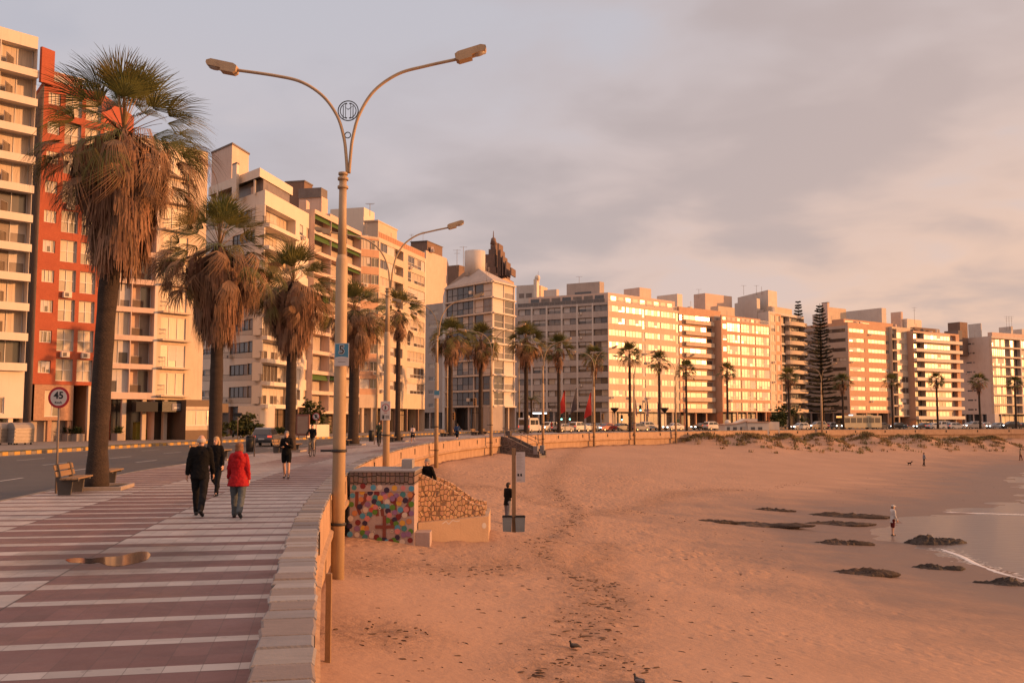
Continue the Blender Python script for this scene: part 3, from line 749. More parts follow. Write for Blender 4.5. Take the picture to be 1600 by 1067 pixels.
def rail_mesh(w, h, kind, near):
    key = (round(w, 1), round(h, 2), kind, near)
    if key in RCACHE: return RCACHE[key]
    mb = MB(); t = .05 if near else .07
    if kind == 'glass':
        n = max(1, round(w / 1.5))
        for i in range(n):
            a, b = w*i/n + t/2, w*(i+1)/n - t/2; mb.quad((a, 0, .06), (b, 0, .06), (b, 0, h - .1), (a, 0, h - .1), 1)
        for i in range(n + 1): x = min(max(w*i/n - t/2, 0), w - t); mb.box(x, x + t, -.025, .025, 0, h - t, 0)
        mb.box(0, w, -.03, .03, h - t, h, 0); mb.box(t, w - t, -.02, .02, .02, .05, 0); mats = [railm, smoke]
    elif kind in ('bars', 'wbars'):
        st = .14 if near else .3; n = max(2, int(w / st)); bw = .022 if near else .05
        for i in range(n + 1):
            x = w * i / n; x = min(max(x, bw), w - bw); mb.box(x - bw/2, x + bw/2, -.012, .012, .08, h - t, 0)
        mb.box(0, w, -.03, .03, h - t, h, 0); mb.box(0, w, -.02, .02, .05, .08, 0); mats = [ironm if kind == 'bars' else fr_w]
    elif kind == 'terra':
        n = max(1, round(w / 1.0))
        for i in range(n): mb.box(w*i/n + .04, w*(i+1)/n - .04, -.03, .03, .06, h - .06, 0)
        mb.box(0, w, -.045, .045, h - .06, h, 1); mb.box(0, w, -.045, .045, 0, .06, 1); mats = [rust, cream]
    else:
        mb.box(0, w, -.06, .06, 0, h, 0); mats = [whc]
    me = mb.mesh('railing', mats); RCACHE[key] = me; return me
class Bld:
    def __init__(s, name, label, chain, depth, H, mats, near=False, cat='building', group=None, z0=0.0):
        s.pts = [Vector((xp(px, Y), Y)) for px, Y in chain]; s.near = near; s.H = H
        o = s.pts[0].copy(); s.loc = o; s.root = thing(name, label, cat, (o.x, o.y, 0), 0, group)
        s.loc3 = Vector((o.x, o.y, 0))
        s.p = [q - o for q in s.pts]; s.mats = mats; s.w = MB(); s.R = random.Random(hash(label) & 0xffff if False else len(label) * 31 + int(H * 10)); s.z0 = z0
        s.nw = 0; s.depth = depth
        # footprint
        din = Vector((0, 0))
        for i in range(len(s.p) - 1): din -= s.nrm(i)
        din.normalize()
        s.foot = list(s.p) + [s.p[-1] + din*depth, s.p[0] + din*depth]; s.din = din
    def d(s, i): return (s.p[i+1] - s.p[i]).normalized()
    def nrm(s, i): d = s.d(i); return Vector((d.y, -d.x))
    def L(s, i): return (s.p[i+1] - s.p[i]).length
    def P(s, i, u, dep, z):
        q = s.p[i] + s.d(i)*u - s.nrm(i)*dep; return (q.x, q.y, z)
    def q(s, i, u0, u1, z0, z1, m=0, dep=0):
        if u1 - u0 > 1e-4 and z1 - z0 > 1e-4: s.w.quad(s.P(i,u0,dep,z0), s.P(i,u1,dep,z0), s.P(i,u1,dep,z1), s.P(i,u0,dep,z1), m)
    def part(s, mesh, name, i, u, dep, z, parent=None):
        a = math.atan2(s.d(i).y, s.d(i).x)
        o = link(name, mesh, s.root, s.P(i, u, dep, z), a); return o
    def window(s, i, u0, u1, z0, z1, dep, nx, split, sty, mix):
        p, f = win_mesh(u1-u0, z1-z0, nx, split, sty, mix, s.R.randrange(5), s.near)
        o = s.part(p, 'window', i, u0, dep, z0); s.nw += 1
        # stretch the cached mesh to the exact opening
        sx = (u1-u0) / round(u1-u0, 1); sz_ = (z1-z0) / round(z1-z0, 1); o.scale = (sx, 1, sz_)
        if f is not None: link('frame', f, o)
        return o
    def opening(s, i, u0, u1, z0, z1, a0, a1, b0, b1, r, m, mr=None):
        mr = m if mr is None else mr
        s.q(i, u0, u1, z0, b0, m); s.q(i, u0, u1, b1, z1, m); s.q(i, u0, a0, b0, b1, m); s.q(i, a1, u1, b0, b1, m)
        P = s.P; w = s.w
        w.quad(P(i,a0,0,b0), P(i,a1,0,b0), P(i,a1,r,b0), P(i,a0,r,b0), mr); w.quad(P(i,a0,r,b1), P(i,a1,r,b1), P(i,a1,0,b1), P(i,a0,0,b1), mr)
        w.quad(P(i,a0,0,b0), P(i,a0,r,b0), P(i,a0,r,b1), P(i,a0,0,b1), mr); w.quad(P(i,a1,r,b0), P(i,a1,0,b0), P(i,a1,0,b1), P(i,a1,r,b1), mr)
    def railing(s, i, u0, u1, z, h, dep, kind, parent):
        a = math.atan2(s.d(i).y, s.d(i).x); w = u1 - u0
        me = rail_mesh(w, h, kind, s.near); o = link('railing', me, parent)
        q = Vector(s.P(i, u0, dep, z)) - Vector(parent.location)
        o.location = q; o.rotation_euler = (0, 0, a); o.scale = (w / max(round(w, 1), .1), 1, 1); return o
    def facade(s, i, z0, nfl, fh, segs, m=0, u0=0, u1=None):
        u1 = s.L(i) if u1 is None else u1; tot = sum(x[1] for x in segs)
        for k in range(nfl):
            z = z0 + k*fh; zt = z + fh; u = u0
            for sg in segs:
                kind, wd = sg[0], sg[1] * (u1 - u0) / tot; op = dict(sg[2]) if len(sg) > 2 else {}
                a, b = u, u + wd; u = b; mm = op.get('m', m)
                fl = op.get('floors')
                if fl and not (fl[0] <= k < fl[1]): kind = op.get('else', 'w')
                nx = op.get('nx', max(1, round(wd / 1.1))); sty = op.get('sty', 'w'); mix = op.get('mix', 'mid')
                if kind == 'w': s.q(i, a, b, z, zt, mm)
                elif kind in ('win', 'band', 'bal'):
                    wf = op.get('wf', .72 if kind != 'band' else 1.0); c = (a+b)/2; hw = wd*wf/2
                    if kind == 'band': hw -= .02
                    sl = op.get('sill', .05 if kind == 'bal' else .9); hd = op.get('head', 2.35); r = op.get('r', .16)
                    s.opening(i, a, b, z, zt, c-hw, c+hw, z+sl, z+hd, r, mm, op.get('mr'))
                    s.window(i, c-hw, c+hw, z+sl, z+hd, r-.04, nx, op.get('split'), sty, mix)
                    if kind == 'bal' or op.get('p'):
                        p = op.get('p', 1.1); mb = MB(); f = op.get('f', .0); bx = op.get('bw', wd*.96)/2
                        mb.box(0, 2*bx, -p, .0, -.16, .02)
                        if f: mb.box(0, 2*bx, -p-.05, -p+.08, -.16, f)
                        ba = s.part(mb.mesh('balcony', s.mats[op.get('bm', mm)]), 'balcony', i, c-bx, -.003, z)
                        s.railing(i, c-bx, c+bx, z+max(f, .02), 1.05-f, -p+.05, op.get('rail', 'bars'), ba)
                        if s.near or op.get('sides', True):
                            for uu in (c-bx+.03, c+bx-.03):
                                rs = MB(); rs.box(-.02, .02, 0, p-.12, max(f,.02)+.55, max(f,.02)+.6); rs.box(-.02, .02, 0, p-.12, 1.0, 1.05)
                                ro = link('side_rail', rs.mesh('side_rail', railm), ba); ro.location = Vector(s.P(i, uu, -p+.1, z)) - Vector(ba.location); ro.rotation_euler = (0, 0, math.atan2(s.d(i).y, s.d(i).x))
                elif kind == 'rec':
                    f = op.get('f', .15); tp = op.get('top', .25); r = op.get('r', 1.2); e = op.get('e', .04)
                    s.opening(i, a, b, z, zt, a+e, b-e, z+f, zt-tp, r, mm, op.get('mr'))
                    # back wall and its door
                    wl = op.get('wl', (.04, .96)); x0, x1 = a+e+(b-a-2*e)*wl[0], a+e+(b-a-2*e)*wl[1]
                    if wl[0] > .05: s.q(i, a+e, x0, z+f, zt-tp, op.get('mb', mm), r)
                    if wl[1] < .95: s.q(i, x1, b-e, z+f, zt-tp, op.get('mb', mm), r)
                    else: x1 = b - e
                    if wl[0] <= .05: x0 = a + e
                    s.window(i, x0, x1, z+f, zt-tp, r-.03, max(1, round((x1-x0)/1.15)), op.get('split'), sty, mix)
                    if op.get('rail'):
                        mb = MB(); mb.box(0, b-a-2*e-.01, .0, r-.1, .0, .015)
                        ba = s.part(mb.mesh('balcony', s.mats[mm]), 'balcony', i, a+e+.005, .03, z+f)
                        s.railing(i, a+e+.01, b-e-.01, z+f+.01, op.get('rh', 1.08)-f, op.get('rd', .07), op['rail'], ba)
                    if op.get('awn') and s.R.random() < .4:
                        mb = MB(); ww = b-a-2*e; dz = s.R.uniform(.5, 1.0)
                        mb.quad((.05, .12, -dz), (ww-.05, .12, -dz), (ww-.05, .45, 0), (.05, .45, 0))
                        s.part(mb.mesh('awning', awn), 'awning', i, a+e, .0, zt-tp)
    def ground(s, i, h, setb=2.0, ncol=4, m=0, mix='dark', colm=None, sty='d', u0=0, u1=None, fill=None):
        """recessed ground floor: shop glazing behind columns"""
        u1 = s.L(i) if u1 is None else u1; P = s.P
        s.w.quad(P(i,u0,setb,h), P(i,u1,setb,h), P(i,u1,0,h), P(i,u0,0,h), m)
        n = max(2, round((u1-u0)/2.6))
        mb = MB()
        for k in range(n):
            a, b = (u1-u0)*k/n, (u1-u0)*(k+1)/n
            mm = s.R.choices((1, 2, 3, 0), (7, 3, 1, 2))[0]
            mb.quad((a, .04, .1), (b, .04, .1), (b, .04, h), (a, .04, h), mm); mb.box(a, a+.09, -.02, .03, .1, h, 0)
        mb.box(0, u1-u0, -.02, .035, h*.72, h*.72+.1, 0); mb.box(0, u1-u0, -.03, .05, 0, .1, 0)
        s.part(mb.mesh('shop_front', STY[sty]), 'shop_front', i, u0, setb, 0)
        cm = colm or s.mats[m]
        for k in range(ncol):
            u = u0 + (u1-u0)*(k+.5)/ncol if ncol > 1 else (u0+u1)/2
            c = MB(); c.bbox(-.22, .22, 0, .44, 0, h - .003, 0, .04); s.part(c.mesh('column', cm), 'column', i, u, .15, 0)
        for (u, du) in ((u0, 0), (u1, 0)):
            s.w.quad(P(i,u,0,0), P(i,u,setb,0), P(i,u,setb,h), P(i,u,0,h), m)
    def clutter(s):
        R = random.Random(int(s.H * 100))
        for i in range(len(s.p) - 1):
            L = s.L(i)
            for k in range(max(2, int(L / 4))):
                u = R.uniform(.4, L - 1.2); z = s.H; mb = MB(); d = R.uniform(1.0, 3.5); t = R.random()
                if t < .45: w = R.uniform(.5, 1.3); h = R.uniform(.9, 1.9); mb.bbox(0, w, 0, w, 0, h, 0, .05); mb.box(.1, w-.1, .1, w-.1, h+.003, h+.12); s.part(mb.mesh('roof_vent', R.choice([whc, greyc, concd, pink])), 'roof_vent', i, u, d, z)
                elif t < .8: h = R.uniform(1.5, 3.6); mb.tube([(0,0,-.3),(0,0,h)], .035, 5); [mb.beam((-.5+.1*q,0,h-.2-.3*q),(.5-.1*q,0,h-.2-.3*q),.03,.03) for q in range(3)]; s.part(mb.mesh('antenna', railm), 'antenna', i, u, d, z)
                else: mb.tube([(0,0,0),(0,0,.9)], .5, 12); s.part(mb.mesh('roof_tank', R.choice([greyc, whc])), 'roof_tank', i, u + .5, d + .6, z)
        for o in [o for o in s.root.children if o.name.startswith('window')]:
            if R.random() < .10:
                mb = MB(); mb.bbox(0, .8, -.34, 0, 0, .55, 0, .03); mb.box(.12, .5, -.352, -.341, .1, .45, 1); a = mb.build('air_conditioner', [whc, concd], s.root); a.location = Vector(o.location) + Vector((0, 0, -.62)) + Vector(o.matrix_basis.to_3x3() @ Vector((.3, -.35 if s.near else -.5, 0))); a.rotation_euler = o.rotation_euler
    def closed(s, gz=(), parapet=.7, roofm=None):
        s.clutter()
        """back and end walls, roof, parapet"""
        n = len(s.p); f = s.foot; H = s.H
        for a, b in ((f[n-1], f[n]), (f[n], f[n+1]), (f[n+1], f[0])):
            s.w.quad((a.x,a.y,0), (b.x,b.y,0), (b.x,b.y,H), (a.x,a.y,H), 0)
        s.w.build('wall', s.mats, s.root)
        mb = MB(); mb.add([(q.x, q.y, H - .02) for q in f], [tuple(range(len(f)))], 0)
        t = .25
        if parapet:
            c = sum(f, Vector((0,0))) / len(f)
            ins = [q + (c - q).normalized()*t*1.3 for q in f]
            for k in range(len(f)):
                j = (k+1) % len(f); a, b, ai, bi = f[k], f[j], ins[k], ins[j]; z0, z1 = H, H+parapet
                mb.add([(a.x,a.y,z0),(b.x,b.y,z0),(b.x,b.y,z1),(a.x,a.y,z1),(ai.x,ai.y,z1),(bi.x,bi.y,z1),(bi.x,bi.y,z0),(ai.x,ai.y,z0)],
                       [(0,1,2,3),(3,2,5,4),(4,5,6,7)], 1)
        s.roof = mb.build('roof', [roofm or greyc, s.mats[0]], s.root)
    def rbox(s, name, pxc, Yc, px0, px1, pyt, m, zb=None, dl=None, dr=None, label=None, cap=None):
        """roof-top box: nearest corner at (pxc, Yc), left face out to px0, right face out to px1, top at pyt"""
        C = Vector((xp(pxc, Yc), Yc))
        dr = dr or s.d(len(s.p) - 2); dl = dl or Vector((-dr.y, dr.x))
        def solve(d, px):
            u = (px - 800) / F; return max(.3, (u*C.y - C.x) / (d.x - u*d.y))
        tl = solve(dl, px0); tr = solve(dr, px1); zt = zp(pxc, pyt, Yc); zb = (s.H - .3 if zb is None else zb)
        A, B_, D_ = C + dl*tl, C + dr*tr, C + dl*tl + dr*tr
        q = [A, C, B_, D_]; o = s.loc; mb = MB()
        v = [(k.x-o.x, k.y-o.y, zb) for k in q] + [(k.x-o.x, k.y-o.y, zt) for k in q]
        mb.add(v, [(0,1,5,4),(1,2,6,5),(2,3,7,6),(3,0,4,7),(4,5,6,7)])
        mats = [m]
        if cap:
            c = (A+B_)/2; mats.append(cap); e = 1.06
            v = [((c+(k-c)*e).x-o.x, (c+(k-c)*e).y-o.y, zt+.003) for k in q] + [((c+(k-c)*e).x-o.x, (c+(k-c)*e).y-o.y, zt+.22) for k in q]
            mb.add(v, [(0,1,5,4),(1,2,6,5),(2,3,7,6),(3,0,4,7),(4,5,6,7),(3,2,1,0)], 1)
        ob = mb.build(name, mats, s.root); s.last = (A, C, B_, zb, zt); return ob
    def slot(s, name, face, f0, f1, g0, g1, m):
        """dark opening or panel on the last roof box (face 0 = left, 1 = right), in fractions"""
        A, C, B_, zb, zt = s.last; a, b = ((A, C), (C, B_))[face]; d = (b-a); n = Vector((d.y, -d.x)).normalized()*.02; o = s.loc
        p0, p1 = a + d*f0 + n - o, a + d*f1 + n - o; z0, z1 = zb + (zt-zb)*g0, zb + (zt-zb)*g1; k = n*2
        mb = MB(); mb.add([(p0.x,p0.y,z0),(p1.x,p1.y,z0),(p1.x,p1.y,z1),(p0.x,p0.y,z1),(p0.x-k.x,p0.y-k.y,z0),(p1.x-k.x,p1.y-k.y,z0),(p1.x-k.x,p1.y-k.y,z1),(p0.x-k.x,p0.y-k.y,z1)],
            [(0,1,2,3),(0,4,5,1),(1,5,6,2),(2,6,7,3),(3,7,4,0)]); return mb.build(name, m, s.root)
    def mast(s, px, py0, py1, Y, arms=2, name='antenna'):
        a = ap(px, py1, Y) - s.loc3; h = zp(px, py0, Y) - a.z; mb = MB(); mb.tube([a - Vector((0,0,1.5)), a + Vector((0,0,h))], .05, 5)
        for k in range(arms):
            z = a.z + h*(.95 - .2*k); mb.beam((a.x-.8+.2*k, a.y, z), (a.x+.8-.2*k, a.y, z), .05, .05)
        return mb.build(name, railm, s.root)
def gfh(b, py_top, px, Y, nfl, gz):
    return (zp(px, py_top, Y) - gz) / nfl
dk = mat('opening_dark', (.02,.017,.015), .9)

# --- 1: white balcony tower, far left
b = Bld('apartment_tower', 'white apartment tower of stacked glass-railed balconies with a red wall strip at its top', [(-75,84),(38,88.5)], 14, zp(0, 60, 86.5), [whc, greyc, brick], True)
fh = 2.76; n = int((b.H - 4.6) / fh); g = b.H - n*fh
b.facade(0, g, n, fh, [('rec', 2.4, dict(f=.27, top=.3, r=.6, rail='glass', mix='lit', wl=(.03,.8), mr=0, rh=1.35, rd=-.45)), ('rec', 2.8, dict(f=.27, top=.3, r=.9, rail='glass', mix='lit', wl=(.1,.97), mr=0, rh=1.35, rd=-.45))])
b.facade(0, 2.2, 1, g-2.2, [('w', 1), ('win', 1.2, dict(sill=.4, head=1.9)), ('w', .6)])
b.ground(0, 2.2, 1.5, 3, 0, colm=whc)
for k in range(n):       # slabs that stand proud of the wall line
    mb = MB(); mb.box(0, b.L(0)-.05, -.55, -.01, -.44, .27); o = b.part(mb.mesh('balcony_front', whc), 'balcony_front', 0, .02, 0, g + k*fh)
b.closed(parapet=.9)
b.rbox('red_wall_strip', 45, 88.0, 43.5, 66, 73, brick, zb=zp(50,128,88), dr=Vector((.45,.89)).normalized())
# --- 2: red brick building
b = Bld('brick_building', 'red brick apartment building with white window frames behind the nearest palm', [(35,93.5),(51,89.0),(147,93.5)], 7, zp(60, 134, 89.5), [brick, greyc, stone, whc], True)
fh = 2.85; gz = zp(100, 601, 91); n = int((b.H - gz) / fh); g = b.H - n*fh
b.q(0, 0, b.L(0), gz, b.H, 1); b.q(0, 0, b.L(0), 0, gz, 1)
b.q(1, 0, b.L(1), gz, g, 0)
b.facade(1, g, n, fh, [('w', .28), ('win', 1.25, dict(wf=.82, sill=1.05, head=2.2, nx=3, mix='lit')), ('w', .25), ('win', 1.55, dict(wf=.92, sill=.35, head=2.45, nx=2, split=.5, mix='lit', r=.3, mr=1)), ('w', .22), ('win', 1.5, dict(wf=.92, sill=.35, head=2.45, nx=2, split=.5, mix='lit', r=.3, mr=1)), ('w', .12)])
# stone-clad first floor with a glazed door, dark passage beside it
L1 = b.L(1)
b.opening(1, .2, L1*.66, 2.0, gz-.02, L1*.20, L1*.46, 2.35, gz-.55, .2, 2); b.window(1, L1*.20, L1*.46, 2.35, gz-.55, .16, 2, None, 'w', 'lit')
b.q(1, .2, L1*.66, 0, 2.0, 1, .9); b.w.quad(b.P(1,.2,0,2.0), b.P(1,.2,.9,2.0), b.P(1,L1*.66,.9,2.0), b.P(1,L1*.66,0,2.0), 2)
b.w.quad(b.P(1,L1*.66,0,0), b.P(1,L1*.66,4,0), b.P(1,L1*.66,4,gz), b.P(1,L1*.66,0,gz), 2)
b.q(1, L1*.66, L1, 0, gz, 1, 4.0); b.w.quad(b.P(1,L1*.66,4,gz), b.P(1,L1,4,gz), b.P(1,L1,0,gz), b.P(1,L1*.66,0,gz), 0)
for u in (.30, .62, .95):
    c = MB(); c.bbox(-.2,.2,0,.4,0,(2.0 if u < .9 else gz)-.004,0,.03); b.part(c.mesh('column', stone if u < .9 else cream), 'column', 1, L1*u, .1, 0)
b.closed(parapet=.5)
mb = MB(); 
b.rbox('penthouse', 66, 93, 60, 112, 112, brick); b.slot('window', 1, .15, .5, .15, .8, gl_m)
o = b.part(rail_mesh(L1*.9, 1.0, 'wbars', True), 'roof_railing', 1, .2, .1, b.H+.5)
# --- 3: cream building with recessed and projecting balconies
b = Bld('cream_building', 'cream apartment building with a black shop canopy at street level', [(147.5,93.8),(243,97.5),(316,102.0)], 14, zp(316, 247, 102), [cream, pink, whc, greyc], True)
fh = 2.86; gz = zp(230, 624, 97.5); n = int((b.H - gz) / fh); g = b.H - n*fh
b.q(0, 0, b.L(0), gz, g, 1); b.q(1, 0, b.L(1), gz, g, 0)
b.facade(0, g, n, fh, [('w', .12, dict(m=0)), ('rec', 1.6, dict(f=.22, top=.28, r=.5, rail='glass', mix='lit', m=1)), ('rec', 1.2, dict(f=.22, top=.28, r=1.3, rail='glass', mix='dark', wl=(.5,.96), m=1, mb=1)), ('w', .14, dict(m=2))])
b.facade(1, g, n, fh, [('w', .08), ('bal', 2.6, dict(wf=.8, mix='lit', p=.75, rail='wbars', nx=3, bm=0)), ('w', 1.3)])
b.ground(0, gz, 2.6, 3, 1, colm=cream); b.ground(1, gz, 1.2, 2, 1, colm=greyc)
# canopy and signs
blk = mat('canopy_black', (.018,.017,.018), .5); pan = mat('sign_panel', (.16,.15,.18), .5); redp = mat('sign_red', (.50,.09,.06), .5); lett = mat('letter_white', (.75,.72,.7), .5); bronze = mat('fascia_brown', (.13,.075,.045), .6)
mb = MB(); mb.box(0, b.L(1)*.68, -1.3, -.02, 0, 1.05); o = b.part(mb.mesh('canopy', blk), 'canopy', 1, .0, 0, gz-1.25)
mb = MB(); mb.box(0, b.L(0)*.36, -1.3, -.02, 0, 1.0); b.part(mb.mesh('canopy', blk), 'canopy', 0, b.L(0)*.62, 0, gz-1.25)
mb = MB(); mb.box(0, 1.0, -.04, 0, 0, .72, 0); mb.box(.2,.8,-.055,-.04,.22,.32,1); b.part(mb.mesh('sign_board', [pan, lett]), 'sign_board', 1, b.L(1)*.2, -1.31, gz-1.1)
mb = MB(); mb.box(0, .55, -.04, 0, 0, .75, 0); mb.box(.08,.46,-.055,-.04,.3,.45,1); b.part(mb.mesh('sign_board', [redp, lett]), 'sign_board', 1, b.L(1)*.52, -1.31, gz-1.12)
mb = MB(); mb.box(0, 4.2, -.2, .0, 0, .95, 0)
text_mesh(mb, 'FESTIVAL', .46, Matrix.Translation((1.75, -.21, .47)) @ STAND, 1, .006); mb.prism([(2.95,.3),(3.25,.2),(3.35,.62),(3.1,.75)], -.23, -.205, 2)
b.part(mb.mesh('shop_sign', [bronze, lett, redp]), 'shop_sign', 1, b.L(1)*.70, -1.0, gz-1.28)
b.closed(parapet=.6)
# glazed shop pavilion in front of the gap
s3 = Bld('shop_pavilion', 'low glazed shop pavilion with pale frames beside the cream building', [(292,98),(341,101)], 5, 4.1, [bronze, cream], True)
s3.q(0, 0, s3.L(0), 0, 1.0, 0); s3.facade(0, 1.0, 1, 2.4, [('band', 1, dict(sill=.45, head=2.1, nx=3, mix='dark', r=.12, m=1))]); s3.q(0, 0, s3.L(0), 3.4, 4.1, 0); s3.closed(parapet=0)
# --- 4: white corner building with banded, shaded flank
b = Bld('corner_building', 'white corner apartment building with a shaded banded flank and roof terrace', [(312,132),(408,119.5),(487,136)], 16, zp(408, 300, 119.5), [whc, greyc, pink, wh], True)
fh = 2.88; gz = zp(408, 634, 119.5); n = int(round((zp(408, 316, 119.5) - gz) / fh)); fh = (zp(408, 316, 119.5) - gz) / n; g = gz
L0 = b.L(0)
b.facade(0, g, n, fh, [('w', .2), ('band', 1.5, dict(sill=1.35, head=2.2, mix='mid', m=0)), ('w', 1.6), ('band', 1.9, dict(sill=1.1, head=2.5, mix='dark', sty='d', nx=4, m=0)), ('win', .5, dict(wf=1, sill=1.1, head=2.55, mix='dark', sty='d', nx=1)), ('band', .9, dict(sill=1.1, head=2.5, mix='lit', nx=2, m=0))])
b.facade(1, g, n, fh, [('rec', 2.9, dict(f=.25, top=.3, r=1.3, rail='bars', mix='lit', m=0)), ('w', .12), ('win', .9, dict(wf=.4, sill=.9, head=2.35, nx=1, mix='shut', m=0)), ('win', .8, dict(wf=.8, sill=.9, head=2.35, nx=2, mix='lit')), ('w', .12)])
for k in range(n):
    mb = MB(); mb.box(0, b.L(1)*.6, -.7, -.01, -.3, .22); b.part(mb.mesh('balcony_front', whc), 'balcony_front', 1, .0, 0, g + k*fh)
zt = g + n*fh
b.q(0, 0, L0, zt, b.H, 0); b.q(1, 0, b.L(1), zt, b.H, 0)
b.ground(0, gz, 2.0, 3, 0, colm=brown); b.ground(1, gz, 3.0, 2, 0, colm=brown)
b.closed(parapet=.3)
# terrace level: glazed room under a sloping white roof
dr = b.d(1); dl = -b.d(0)
b.rbox('terrace_room', 405, 121, 332, 447, 279, gl_m, dl=dl, dr=dr)
b.rbox('terrace_roof', 399, 119.6, 318, 452, 262, whc, zb=zp(399, 276, 119.6), dl=dl, dr=dr)
for px in (340, 372, 398, 412, 436):
    Y = 120.3 if px < 405 else 121 + (px-405)*.2; 
    mb = MB(); q = ap(px, 300, Y + (405-px)*.1 if px < 405 else Y) - b.loc3; mb.box(q.x-.12, q.x+.12, q.y-.12, q.y+.12, b.H, zp(399,277,119.6)); mb.build('post', whc, b.root)
b.rbox('lift_tower', 354, 128, 322, 381, 226, pink, dl=dl, dr=dr, cap=concd)
b.rbox('chimney', 362, 122, 355, 366, 256, whc, dl=dl, dr=dr, cap=concd)
b.rbox('terrace_wall', 452, 130, 446, 487, 322, whc, dl=dl, dr=dr)
# --- 5: balconies with terracotta railings
b = Bld('balcony_building', 'apartment building with terracotta balcony railings and green awnings behind the third palm', [(487.5,134),(562,151)], 15, zp(487, 330, 134), [pink, greyc, cream], True)
fh = 2.84; gz = zp(500, 646, 137); n = int((b.H - gz) / fh); g = b.H - n*fh
b.q(0, 0, b.L(0), gz, g, 0)
b.facade(0, g, n, fh, [('rec', 1, dict(f=.2, top=.3, r=1.4, rail='terra', mix='dark', wl=(.05,.55), awn=1, mb=1)), ('rec', 1, dict(f=.2, top=.3, r=1.4, rail='terra', mix='mid', wl=(.05,.5), awn=1, mb=1)), ('rec', 1, dict(f=.2, top=.3, r=1.4, rail='terra', mix='dark', wl=(.05,.5), awn=1, mb=1))])
b.ground(0, gz, 3.0, 3, 0, colm=cream); b.closed(parapet=.3)
b.rbox('roof_house', 470, 146, 440, 483, 284, brown, cap=concd); b.rbox('water_tank', 498, 145, 462, 508, 307, pink); b.rbox('tank_cap', 497, 144.8, 461, 507, 293, concd, zb=zp(497, 308, 144.8))
b.rbox('roof_room', 512, 141, 489, 530, 334, pink)
# --- 6: cream slab with glazed bays
b = Bld('long_building', 'long cream apartment block with bands of glazed balconies behind the slim palm', [(561,151),(590,153),(664,173.5)], 15, zp(590, 374, 153), [cream, terra, whc, greyc], True)
fh = 2.78; gz = zp(590, 663, 153); gz = 3.9; n = int((b.H - gz) / fh); g = b.H - n*fh
b.q(0, 0, b.L(0), gz, g, 0); b.q(1, 0, b.L(1), gz, g, 0)
b.facade(0, g, n, fh, [('band', 1.2, dict(sill=.95, head=2.5, mix='mid', nx=3, m=1)), ('band', .9, dict(sill=.95, head=2.5, mix='dark', nx=2, m=1))])
b.facade(1, g, n, fh, [('w', .12), ('band', 1.5, dict(sill=.95, head=2.4, mix='lit', nx=4)), ('rec', .9, dict(f=.85, top=.35, r=1.2, mix='dark', wl=(.4,.96), mb=3)), ('w', .5), ('band', 2.0, dict(sill=.5, head=2.35, mix='lit', nx=5, split=.34)), ('w', .1, dict(m=2))])
b.ground(0, gz, 1.5, 2, 0); b.ground(1, gz, 3.0, 4, 0, colm=brown)
b.closed(parapet=.3)
o = b.part(rail_mesh(b.L(1)*.98, 1.0, 'terra', True), 'roof_railing', 1, .1, .12, b.H+.3)
b.rbox('roof_room', 588, 157, 566, 618, 346, cream, cap=cream); b.rbox('lift_house', 565, 160, 512, 582, 324, whc); b.slot('door', 1, .1, .4, .1, .6, dk)
b.mast(578, 318, 324, 160)
# --- 7: tall pink party wall
b = Bld('blank_tower', 'tall plain pink building wall rising behind the long cream block', [(640,328),(664,311),(697,327)], 14, zp(664, 392, 311), [pink, brown])
b.q(0, 0, b.L(0), 0, b.H, 0); b.q(1, 0, b.L(1), 0, b.H, 0); b.closed(parapet=.2)
b.rbox('penthouse', 666, 313, 640, 690, 377, brown, cap=concd); b.mast(661, 362, 376, 316); b.mast(643, 366, 376, 316)
# --- 8: grey low block in shade
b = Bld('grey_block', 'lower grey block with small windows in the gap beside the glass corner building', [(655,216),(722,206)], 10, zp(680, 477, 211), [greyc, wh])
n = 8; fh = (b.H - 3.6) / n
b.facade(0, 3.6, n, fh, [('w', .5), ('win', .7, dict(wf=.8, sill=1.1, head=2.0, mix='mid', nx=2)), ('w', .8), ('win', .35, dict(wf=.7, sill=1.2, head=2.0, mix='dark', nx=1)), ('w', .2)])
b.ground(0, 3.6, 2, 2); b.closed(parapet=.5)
# --- 9: glass corner building
b = Bld('glass_building', 'glazed corner apartment building with a round water tower on its pitched grey roof', [(695,189),(769.5,178),(804.5,185.5)], 14, zp(769, 437, 178), [wh, brown, greyc])
gz = 4.6; n = 8; fh = (b.H - gz - .2) / n; g = gz
b.facade(0, g, n, fh, [('w', .08, dict(m=2)), ('band', 2.0, dict(sill=.12, head=fh-.28, mix='dark', nx=5, split=.42, sty='d', r=.2)), ('w', .06), ('band', 1.2, dict(sill=.12, head=fh-.28, mix='dark', nx=2, split=.42, sty='b', r=.2)), ('w', .07)])
b.facade(1, g, n, fh, [('w', .16), ('band', 1.0, dict(sill=.12, head=fh-.28, mix='mid', nx=1, split=.45, sty='w', r=.2)), ('w', .06), ('band', 1.0, dict(sill=.12, head=fh-.28, mix='mid', nx=1, split=.45, sty='w', r=.2)), ('w', .08)])
b.q(0, 0, b.L(0), g+n*fh, b.H, 0); b.q(1, 0, b.L(1), g+n*fh, b.H, 0)
for k in range(n + 1):
    for i in (0, 1):
        mb = MB(); mb.box(0, b.L(i), -.35, -.01, -.24, .0); b.part(mb.mesh('slab_edge', wh), 'slab_edge', i, 0, 0, g + k*fh)
b.ground(0, gz, 3, 3, 2); b.ground(1, gz, 2, 2, 2); b.closed(parapet=0)
f = b.foot; H = b.H; c = ap(742, 400, 188) - b.loc3; zt = zp(742, 421, 188); mb = MB()
tp = [Vector((c.x + 1.6*math.cos(t), c.y + 1.6*math.sin(t))) for t in (3.9, 5.2, .2, 1.8)]
